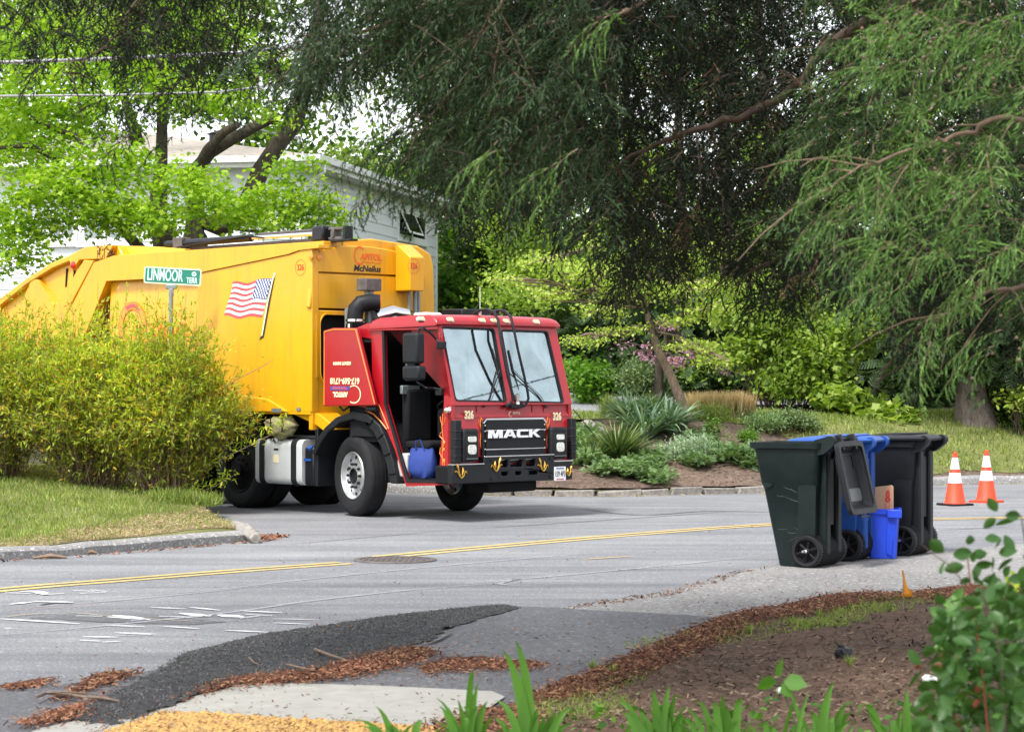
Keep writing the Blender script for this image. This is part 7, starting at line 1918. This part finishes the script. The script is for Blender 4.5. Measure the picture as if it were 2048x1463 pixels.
# ================================================================ CEDAR OVER THE FOREGROUND
def cedar_tpl(seed, L=.42, n2=11, n3=5, w=.0072, droop=.5):
    "one drooping branchlet: stem (material 0), forked scale-leaf twigs (material 1)"
    r_ = np.random.default_rng(seed); V, T, MI = [], [], []
    def seg(a, b, w0, w1, mi):
        d = b - a; d = d/(np.linalg.norm(d)+1e-9); rv = r_.normal(size=3); s = np.cross(d, rv); s /= np.linalg.norm(s)+1e-9
        k = len(V); V.extend([a - s*w0/2, a + s*w0/2, b + s*w1/2, b - s*w1/2]); T.extend([(k, k+1, k+2), (k, k+2, k+3)]); MI.extend([mi, mi])
    p = np.zeros(3); d = np.array([0, 1, .12]); stem = [p]
    for i in range(n2):
        d = d + np.array([r_.normal(0, .07), 0, -droop/n2*1.6]) ; d /= np.linalg.norm(d); q = stem[-1] + d*L/n2; seg(stem[-1], q, .006*(1-i/n2)+.0016, .006*(1-(i+1)/n2)+.0016, 0); stem.append(q)
    up = np.array([0, 0, 1.0])
    for i in range(1, n2+1):
        sd = 1 if i % 2 else -1; d = stem[i]-stem[i-1]; d /= np.linalg.norm(d); s = np.cross(d, up); s /= np.linalg.norm(s)
        a = r_.uniform(.5, .95); L2 = L*r_.uniform(.28, .46)*(1-.55*i/n2)*(1.15 if i > 2 else .8)
        dd = d*math.cos(a) + s*sd*math.sin(a) + np.array([0, 0, r_.uniform(-.45, .1)]); dd /= np.linalg.norm(dd)
        q0 = stem[i]; m_ = n3
        for j in range(m_):
            dd = dd + np.array([0, 0, -.10]) + r_.normal(0, .05, 3); dd /= np.linalg.norm(dd); q1 = q0 + dd*L2/m_
            seg(q0, q1, w, w*.95, 1)
            s2 = 1 if j % 2 else -1; ax = np.cross(dd, np.cross(d, s)); ax /= np.linalg.norm(ax)+1e-9
            t = dd*.80 + ax*s2*.55 + r_.normal(0, .12, 3); t /= np.linalg.norm(t); L3 = L2*r_.uniform(.22, .42)*(1-.4*j/m_)
            e = q1 + t*L3*.55; seg(q1, e, w*.85, w*.8, 1); t2 = t + dd*.35 + np.array([0, 0, -.15]); t2 /= np.linalg.norm(t2); seg(e, e + t2*L3*.5, w*.8, w*.4, 1)
            q0 = q1
    return np.array(V), np.array(T), np.array(MI)
CT = [cedar_tpl(s) for s in range(5)]
CTS = [cedar_tpl(40+s, .36, 10, 4, .0085) for s in range(4)]     # coarser set for the shaded inside
def cedar_mass(name, parent, pts, size, mat, tpls, yawf=None, stemmat='twigdark', pitch=(-.35, .35)):
    off = np.array(parent.location); idx = rng.integers(0, len(tpls), len(pts)); Vs = []; mi = []
    for k, (tv, tf, m_) in enumerate(tpls):
        p = pts[idx == k]
        if len(p) == 0: continue
        yaw = rng.uniform(0, 6.283, len(p)) if yawf is None else yawf(p)
        V, T = stamp(tv, tf, p - off, rng.uniform(size[0], size[1], len(p)), yaw, rng.normal(pitch[0], pitch[1], len(p)), rng.normal(0, .4, len(p)))
        Vs.append((V, T)); mi.append(np.tile(m_, len(p)))
    V, T = merge(Vs); o = np_mesh(name, V, T, [M[stemmat], M[mat]], parent, np.concatenate(mi)); o['kind'] = 'stuff'; return o
def toward(axis_x, sd=.6):
    return lambda p: np.full(len(p), axis_x) + rng.normal(0, sd, len(p))
ct = empty('near_cedar', (6.2, 11.5, 0)); tag(ct, 'big cedar whose drooping dark boughs fill the top and right of the view', 'tree')
Wc = Vector((6.2, 11.5, 0))
m = MB(); m.tube([(0, 0, -.2), (0, 0, .4), (-.05, 0, 1.5), (-.1, .05, 4), (-.1, .1, 9)], [.42, .32, .28, .24, .12], 16); m.build('trunk', M['barkcedar'], ct)
# main boughs leave the trunk and arch to the left over the view: points (px, py, D)
BO = [([(2300, 300, 11), (2048, 238, 9.8), (1930, 268, 9.7), (1840, 292, 9.6), (1700, 345, 9.5), (1640, 400, 9.5)], .019, 'twig'),
      ([(2300, 520, 11), (2048, 575, 10.2), (1960, 590, 10), (1850, 640, 9.9)], .02, 'twig'),
      ([(2400, -200, 11.5), (2000, -60, 11.6), (1700, 60, 11.8), (1560, 200, 12), (1420, 250, 12), (1290, 300, 12.2), (1200, 360, 12.4)], .05, 'twigdark'),
      ([(2400, 60, 12), (2000, 120, 12.2), (1800, 190, 12.4), (1740, 260, 12.4), (1600, 320, 12.6), (1460, 400, 12.8)], .04, 'twigdark'),
      ([(2400, 100, 13), (2000, 260, 13), (1750, 420, 13), (1600, 500, 13), (1500, 540, 13)], .035, 'twigdark'),
      ([(1900, -300, 12), (1500, -120, 12), (1250, 20, 12), (1050, 60, 11.6), (960, 130, 11.4), (870, 230, 11.2), (800, 330, 11)], .024, 'twig'),
      ([(1500, -260, 11.5), (1100, -90, 11.2), (900, -10, 11), (770, 45, 11), (660, 80, 11), (560, 112, 11)], .02, 'twig'),
      ([(1100, -60, 11.2), (990, 20, 11), (1000, 90, 11), (1060, 150, 11), (1090, 220, 11)], .014, 'twig'),
      ([(1100, -200, 12), (700, -120, 12), (420, -60, 12.2), (275, 0, 12.2), (240, 65, 12.2), (170, 120, 12.2), (130, 150, 12.2)], .018, 'twig'),
      ([(700, -160, 12), (300, -80, 12.6), (0, 0, 13)], .03, 'twigdark'),
      ([(1180, -20, 12), (1120, 200, 12), (1100, 330, 12), (1010, 420, 12)], .016, 'twigdark'),
      ([(2100, 480, 13), (1900, 600, 13), (1800, 700, 13), (1740, 790, 13)], .02, 'twigdark')]
bpaths = []
for pts, r0, mt_ in BO:
    P = [at(*p) - Wc for p in pts]; S = []
    for i in range(len(P)-1):
        a, b, c, d = P[max(i-1, 0)], P[i], P[i+1], P[min(i+2, len(P)-1)]
        for k in range(5):
            t = k/5; S.append(.5*((2*b) + (c-a)*t + (2*a-5*b+4*c-d)*t*t + (3*b-3*c+d-a)*t**3) + Vector((random.gauss(0, .008), 0, random.gauss(0, .008))))
    S.append(P[-1]); n = len(S); m = MB(); m.tube(S, [r0*(1-.85*i/n)*.8 for i in range(n)], 7); m.build('bough', M[mt_], ct, ang=80); bpaths.append(S)
    # bare side twigs
    m = MB()
    for k in range(9):
        i = random.randint(2, n-2); q = S[i]; d = Vector((random.uniform(-1, .3), random.uniform(-.5, .5), random.uniform(-1, .2))).normalized()*random.uniform(.18, .5)
        m.tube([q, q + d*.4 + Vector((0, 0, .02)), q + d*.75, q + d + Vector((random.uniform(-.04, .04), 0, -.04))], [.005, .004, .003, .0015], 4)
    m.build('side_twigs', M[mt_], ct, smooth=False)
# lower outline of the foliage in the view, and how thick it is along the way
EX = [-50, 0, 80, 150, 200, 260, 320, 380, 450, 520, 560, 600, 650, 700, 760, 820, 870, 920, 980, 1050, 1130, 1200, 1300, 1400, 1480, 1560, 1620, 1700, 1780, 1840, 1900, 1980, 2100]
EY = [110, 110, 120, 160, 150, 190, 235, 200, 150, 180, 120, 150, 190, 215, 225, 270, 400, 450, 450, 470, 490, 530, 560, 570, 590, 590, 610, 640, 700, 650, 660, 690, 740]
def canopy(n, px0, px1, D0, D1, top=-260, shift=0, power=1.0):
    px = rng.uniform(px0, px1, n); e = np.interp(px, EX, EY) + shift + 40*np.sin(px*.021) + 25*np.sin(px*.06+1)
    py = top + (e - top)*rng.uniform(0, 1, n)**power; D = rng.uniform(D0, D1, n)
    return np.stack([(px-1024)/F*D, D, H - (py-HY)/F*D], 1)
def holes(p, thr, s=1.0, z=0.):
    k = np.sin(p[:, 0]*5.3/s + z)*np.sin(p[:, 2]*6.1/s + 2*z) + .7*np.sin(p[:, 0]*11/s + p[:, 2]*3 + z)*np.sin(p[:, 2]*12.3/s - p[:, 1]*2)
    return p[k > thr]
# shaded middle of the tree, right of centre
cedar_mass('shaded_foliage', ct, holes(canopy(4200, 840, 2150, 11.6, 15.5, shift=-50, power=1.25), -.95), (.7, 1.1), 'cedar_shade', CTS)
cedar_mass('shaded_foliage', ct, holes(canopy(1900, 1100, 2150, 13, 16.5, shift=-30), -.55, z=2), (.7, 1.1), 'cedar_shade', CTS)
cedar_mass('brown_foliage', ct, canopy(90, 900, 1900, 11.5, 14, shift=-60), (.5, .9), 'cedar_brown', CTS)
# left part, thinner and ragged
cedar_mass('shaded_foliage', ct, holes(canopy(1100, -60, 660, 11.5, 14.5, shift=-50), -.25, 1.4), (.6, 1.0), 'cedar_shade', CTS)
cedar_mass('hanging_foliage', ct, np.array([tuple(at(x + rng.normal(0, 26), y + rng.normal(0, 30), 12 + rng.normal(0, .2))) for x, y in ((520, 170), (520, 120), (380, 200), (230, 200), (270, 215), (330, 170), (190, 110), (60, 90), (560, 70), (480, 60), (120, 50), (250, 60), (400, 90)) for _ in range(9)]), (.45, .8), 'cedar_shade', CTS)
# mid-toned sprays, front of the centre
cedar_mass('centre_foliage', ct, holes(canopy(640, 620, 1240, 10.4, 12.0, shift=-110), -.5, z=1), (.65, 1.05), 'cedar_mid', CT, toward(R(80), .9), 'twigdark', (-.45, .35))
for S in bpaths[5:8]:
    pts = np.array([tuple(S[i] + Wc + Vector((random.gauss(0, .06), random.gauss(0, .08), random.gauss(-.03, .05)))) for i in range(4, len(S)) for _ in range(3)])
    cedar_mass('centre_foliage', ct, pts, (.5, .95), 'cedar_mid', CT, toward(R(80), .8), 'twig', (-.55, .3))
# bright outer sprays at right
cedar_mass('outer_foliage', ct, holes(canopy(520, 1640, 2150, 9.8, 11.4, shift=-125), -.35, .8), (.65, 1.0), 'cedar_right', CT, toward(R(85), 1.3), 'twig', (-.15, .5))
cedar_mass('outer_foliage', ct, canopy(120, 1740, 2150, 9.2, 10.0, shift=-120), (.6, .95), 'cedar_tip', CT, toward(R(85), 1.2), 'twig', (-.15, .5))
tips = [(1790, 40), (1840, 20), (1880, 90), (1800, 130), (1950, 60), (2010, 30), (2020, 110), (1700, 270), (1640, 290), (1740, 320), (1800, 350), (1690, 350), (1900, 330), (1960, 380), (2020, 330), (1780, 500), (1840, 480), (1900, 520), (1960, 560), (1820, 560), (1760, 600), (1880, 620), (1940, 660), (1990, 700), (1700, 420), (2030, 480), (1860, 680), (1240, 15), (1150, 320), (1010, 300)]
cedar_mass('young_tips', ct, np.array([tuple(at(x + rng.normal(0, 14), y + rng.normal(0, 14), 9.2 + rng.normal(0, .25))) for x, y in tips for _ in range(3)]), (.45, .75), 'cedar_tip', CT, toward(R(80), .5), 'twig', (-.5, .3))
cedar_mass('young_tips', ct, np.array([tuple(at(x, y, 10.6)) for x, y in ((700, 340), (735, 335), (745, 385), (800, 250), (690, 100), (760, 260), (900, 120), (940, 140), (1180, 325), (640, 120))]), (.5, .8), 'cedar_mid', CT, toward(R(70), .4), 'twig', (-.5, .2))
# little round cones
cn = np.array([tuple(at(x + rng.normal(0, 60), y + rng.normal(0, 60), 9.3 + rng.normal(0, .3))) for x, y in ((1850, 60), (1950, 110), (1800, 110), (2010, 150), (1900, 320), (1850, 340), (1990, 690)) for _ in range(9)])
ov_ = np.array([(0, 0, 1), (1, 0, 0), (0, 1, 0), (-1, 0, 0), (0, -1, 0), (0, 0, -1)], float); of = [(0, 1, 2), (0, 2, 3), (0, 3, 4), (0, 4, 1), (5, 2, 1), (5, 3, 2), (5, 4, 3), (5, 1, 4)]
V, T = stamp(ov_, of, cn - np.array(ct.location), .010, rng.uniform(0, 6, len(cn)), rng.uniform(0, 6, len(cn)), 0); o = np_mesh('cones', V, T, M['twig'], ct); o['kind'] = 'stuff'
# the rest of the crown above and around, out of view, that shades the boughs
q = np.stack([rng.uniform(-5.5, 9, 2600), rng.uniform(5.5, 17, 2600), rng.uniform(4.3, 8.5, 2600)], 1)
q = q[q[:, 2] > H + 830/F*q[:, 1]]
cedar_mass('upper_foliage', ct, q, (1.2, 2.0), 'cedar_shade', CTS)

# ================================================================ ROSE BUSH AND FOREGROUND LEAVES
rb_ = Vector((1.28, 6.6, 0)); rose = empty('rose_bush', rb_); tag(rose, 'dark leaved rose bush close to the camera at the lower right', 'rose bush')
lv_me = []
for v in range(3):
    me = bpy.data.meshes.new('rose_leaf'); tv = [(0, 0, 0), (.17, .12, .03), (.30, .32, .06), (.33, .52, .06), (.25, .75, .03), (.10, .93, -.02), (0, 1, -.07), (-.10, .93, -.02), (-.25, .75, .03), (-.33, .52, .06), (-.30, .32, .06), (-.17, .12, .03), (0, .5, -.03*(v+1))]; tv = np.array(tv); tf = [(12, k, (k+1) % 12) for k in range(12)]; me.from_pydata([tuple(p*[.92, 1, 1]) for p in tv], [], tf); me.materials.append(M['rose']); me.shade_smooth(); lv_me.append(me)
mer = lv_me[0].copy(); mer.materials.clear(); mer.materials.append(M['rosered'])
canes = []
def cane(pts, r0=.004):
    P = [at(*p) - rb_ for p in pts]; m = MB(); m.tube(P, [r0*(1-.6*i/len(P)) for i in range(len(P))], 6); m.build('cane', M['twigdark'] if random.random() < .5 else M['rosered'], rose); return P
C = [cane([(2000, 1800, 6.6), (1980, 1500, 6.6), (1960, 1300, 6.6), (1940, 1160, 6.6), (1935, 1110, 6.6)]),
     cane([(2050, 1800, 6.5), (2070, 1400, 6.5), (2060, 1200, 6.5), (2050, 1080, 6.5), (2042, 1030, 6.5)]),
     cane([(1990, 1800, 6.7), (1950, 1500, 6.7), (1900, 1420, 6.7), (1880, 1300, 6.7)]),
     cane([(2020, 1700, 6.4), (2010, 1400, 6.4), (1990, 1240, 6.4), (1960, 1180, 6.4)]),
     cane([(1990, 1240, 6.5), (1940, 1180, 6.5), (1900, 1130, 6.5), (1870, 1110, 6.5), (1840, 1085, 6.5)], .0022),
     cane([(2040, 1700, 6.7), (2030, 1450, 6.8), (2040, 1280, 6.8), (2080, 1180, 6.8)])]
cnt = 0
def rleaf(p, s, red=False):
    global cnt
    o = link('leaf', mer if red else random.choice(lv_me), rose); o.location = p; o.scale = (s, s, s)
    o.rotation_euler = (random.gauss(-.1, .55), random.gauss(0, .5), random.uniform(0, 6.28)); cnt += 1
def cluster(px, py, D, s=.048, n=5, red=False):
    c = at(px, py, D) - rb_
    for k in range(n):
        a = 6.283*k/n + random.uniform(-.3, .3); d = Vector((math.cos(a)*.032, random.uniform(-.02, .02), math.sin(a)*.024))
        o = link('leaf', mer if red else random.choice(lv_me), rose); o.location = c + d*.5; s_ = s*random.uniform(.75, 1.15); o.scale = (s_, s_, s_)
        dirv = (d.normalized() + Vector((0, -.25, 0))).normalized(); qn = dirv.to_track_quat('Y', 'Z'); o.rotation_mode = 'QUATERNION'
        from mathutils import Quaternion
        o.rotation_quaternion = Quaternion(dirv, random.uniform(-.9, .9) + 1.2) @ qn
for (px, py, n) in ((2000, 1030, 3), (2040, 1040, 2), (1985, 1105, 4), (2035, 1110, 3), (1895, 1110, 3), (1940, 1130, 4), (1950, 1165, 4), (2005, 1160, 4), (2040, 1175, 4), (1960, 1080, 2), (2010, 1200, 4), (1870, 1430, 4), (1850, 1335, 3), (1880, 1300, 4)):
    cluster(px, py, 6.5 + random.uniform(-.1, .1), .056, n)
for k in range(46):
    py = random.uniform(1175, 1480); lo = 1905 if py < 1250 else (1880 if py < 1330 else 1850)
    cluster(random.uniform(lo, 2070), py, random.uniform(6.2, 6.8), .052, 5, False)
cluster(1930, 1295, 6.4, .035, 3, True); cluster(1855, 1330, 6.5, .03, 2, True); cluster(1965, 1390, 6.4, .03, 3, True)
pts = np.array([tuple(at(rng.uniform(1880, 2110) if True else 0, rng.uniform(1200, 1560), rng.uniform(6.6, 7.3))) for _ in range(1100)])
leaves('inner_leaves', rose, pts, 'oval', (.035, .065), 'rose', .0, .7)
pts = np.array([tuple(at(rng.uniform(2010, 2060), rng.uniform(1150, 1200), rng.uniform(7.2, 7.4))) for _ in range(40)]); leaves('pale_leaves', rose, pts, 'oval', (.02, .04), 'willow', .0, .7)
# strap leaves poking up along the bottom edge
def strap(px, py, D, L, ang, w=.032, bend=.3, lab=None, seed=0):
    "a fan of leaves whose longest tip is at the photo pixel"
    pass
def daylily(name, px, D, leavesL, lab, w=.030):
    leavesL = list(leavesL) + [(px + random.uniform(-110, 110), random.uniform(1405, 1470), random.uniform(0, .4), random.uniform(.02, .045)) for _ in range(9)]
    b = Vector(((px-1024)/F*D, D, .02)); t = empty(name, b); tag(t, lab, 'plant', 'daylilies along the bottom edge')
    for (tx, ty, bend, wd) in leavesL:
        tip = at(tx, ty, D) - b; base = Vector((random.uniform(-.03, .03), random.uniform(-.04, .04), 0)); n = 9; V = []
        ctrl = Vector((base.x + tip.x*.25, random.uniform(-.05, .05), tip.z*(.85 + bend)))
        ph = random.uniform(-.5, .5)
        for k in range(n+1):
            u = k/n; p = base*(1-u)**2 + ctrl*2*u*(1-u) + tip*u*u; ww = wd*(1 - u**3)*(.75 + .25*math.sin(min(1, u*2)*1.57)) + .0006
            s = Vector((math.cos(ph + u*.5), math.sin(ph + u*.5)*.8, 0)).normalized()
            V += [p - s*ww/2 + Vector((0, 0, ww*.1)), p + Vector((0, .004, -ww*.08)), p + s*ww/2 + Vector((0, 0, ww*.1))]
        T = [q for k in range(n) for j in (0, 1) for q in ((k*3+j, k*3+j+1, k*3+j+4), (k*3+j, k*3+j+4, k*3+j+3))]
        me = bpy.data.meshes.new('leaf'); me.from_pydata([tuple(v) for v in V], [], T); me.materials.append(M['lily']); me.shade_smooth(); link('leaf', me, t)
daylily('daylily', 1060, 8.4, [(1005, 1298, 0, .05), (1031, 1279, 0, .045), (1180, 1450, .35, .035), (1045, 1392, 0, .05), (1075, 1416, 0, .055), (1130, 1440, .1, .05), (1010, 1450, 0, .05), (1100, 1455, .2, .06), (985, 1400, .2, .04)], 'tall daylily with two upright leaf tips, nearest the middle of the bottom edge')
daylily('daylily', 940, 8.6, [(957, 1362, 0, .03), (915, 1397, 0, .03), (872, 1394, 0, .032), (948, 1345, .25, .035), (880, 1410, 0, .045), (905, 1440, .1, .04), (975, 1400, 0, .05), (990, 1430, 0, .05), (962, 1410, .2, .03)], 'daylily with narrow pointed leaves in front of the concrete landing')
daylily('daylily', 800, 8.8, [(783, 1446, 0, .045), (772, 1452, 0, .04), (800, 1455, 0, .04)], 'short daylily tip in front of the yellow tactile slab')
daylily('daylily', 1330, 8.2, [(1228, 1392, .1, .035), (1305, 1377, .05, .045), (1352, 1387, .0, .04), (1275, 1415, 0, .06), (1240, 1420, .1, .07), (1335, 1425, 0, .05), (1385, 1440, .3, .04), (1290, 1440, 0, .05), (1340, 1370, .1, .03)], 'broad daylily fan right of the tall one')
daylily('daylily', 1450, 8.0, [(1444, 1386, 0, .055), (1452, 1410, 0, .05), (1430, 1400, .1, .045), (1418, 1448, 0, .05), (1475, 1440, .1, .045), (1500, 1452, .2, .04)], 'broad bright daylily left of the four leaved seedling')
daylily('daylily', 1640, 8.2, [(1572, 1290 + 80, 0, .022), (1668, 1361, 0, .045), (1710, 1420, .1, .05), (1640, 1300+110, 0, .02), (1693, 1445, .2, .04), (1660, 1440, 0, .04)], 'thin daylily fan between the seedling and the rose bush')
daylily('daylily', 1800, 8.0, [(1812, 1375, 0, .04), (1780, 1440, .2, .04), (1880, 1440, .3, .05), (1830, 1430, 0, .04), (1750, 1450, .2, .05), (1900, 1420, .4, .045)], 'daylily fan just left of the rose bush')
daylily('daylily', 1560, 8.1, [(1606, 1450, 0, .02), (1620, 1380, 0, .02), (1596, 1390, .0, .03), (1540, 1452, .2, .05), (1585, 1455, .1, .05)], 'narrow daylily below the four leaved seedling')
# four-leaved seedling
sb = at(1560, 1361, 8.3); t = empty('seedling', Vector((sb.x + .08, sb.y, .02))); tag(t, 'seedling with four rounded green leaves standing up from the soil', 'seedling')
off = t.location; m = MB(); m.tube([(0.03, 0, 0), (.02, 0, .3), sb - off], [.004, .0035, .003], 5); m.build('stem', M['rose'], t)
for (dx, dy, s) in ((-44, 8, .085), (0, -34, .085), (42, 4, .09), (-8, 26, .05), (20, 30, .06)):
    d = Vector((dx/F*8.3, -.02, -dy/F*8.3)).normalized(); me = bpy.data.meshes.new('leaf'); tv, tf = LF['oval']; me.from_pydata([tuple(p*[1.25, 1, 1.4]) for p in tv], [], tf); me.materials.append(M['lily']); me.shade_smooth()
    o = link('leaf', me, t); o.location = sb - off + d*.012; o.scale = (s, s, s); o.rotation_mode = 'QUATERNION'
    from mathutils import Quaternion
    o.rotation_quaternion = Quaternion(d, 1.0) @ d.to_track_quat('Y', 'Z')
# low weeds in the bed and along the bottom
pts = np.array([(x_, y_, .05 + rng.uniform(0, .09)) for x_, y_ in [tuple(g(rng.uniform(1150, 1900), rng.uniform(1440, 1560)))[:2] for _ in range(240)]])
wd = empty('low_weeds', (1.2, 10.2, .03)); tag(wd, 'patch of low broad leaved weeds along the bottom edge of the soil bed', 'weeds')
leaves('leaves', wd, pts, 'oval', (.03, .07), 'lily', -.2, .5)
for i, (px, py) in enumerate(((1185, 1352), (1500, 1285), (1225, 1362), (1640, 1252), (1612, 1280), (1700, 1352))):
    b = g(px, py); b.z = zbed(b.x, b.y); blade_clump('grass_tuft', ['grass tuft at the edge of the bark litter near the dark apron', 'grass tuft in the upper middle of the soil bed', 'small grass tuft beside the first one on the bark edge', 'grass tuft right below the orange marker flag', 'grass tuft in the green strip of the soil bed', 'lone weed tuft beside the black plastic scrap'][i], 'grass tuft', b, 26, .10, .007, 'grass', 1.2, curve=.5, seed=60+i)

# tiny pieces joined into one part are marked as such
for o in bpy.data.objects:
    if o.parent is not None and o.type == 'MESH' and o.name.split('.')[0] in ('side_twigs', 'lug_nut', 'hand_hole', 'bumper_bolt', 'grille_bolt', 'panel_seam', 'limbs', 'stems', 'red_print', 'flag_stars', 'hydraulic_pipe', 'chassis', 'mirror_arm', 'blue_cap', 'rear_liner', 'arch_rib', 'wall_box', 'console', 'engine_cover', 'pipe_clamp', 'strap', 'side_twig'):
        o['kind'] = 'stuff'
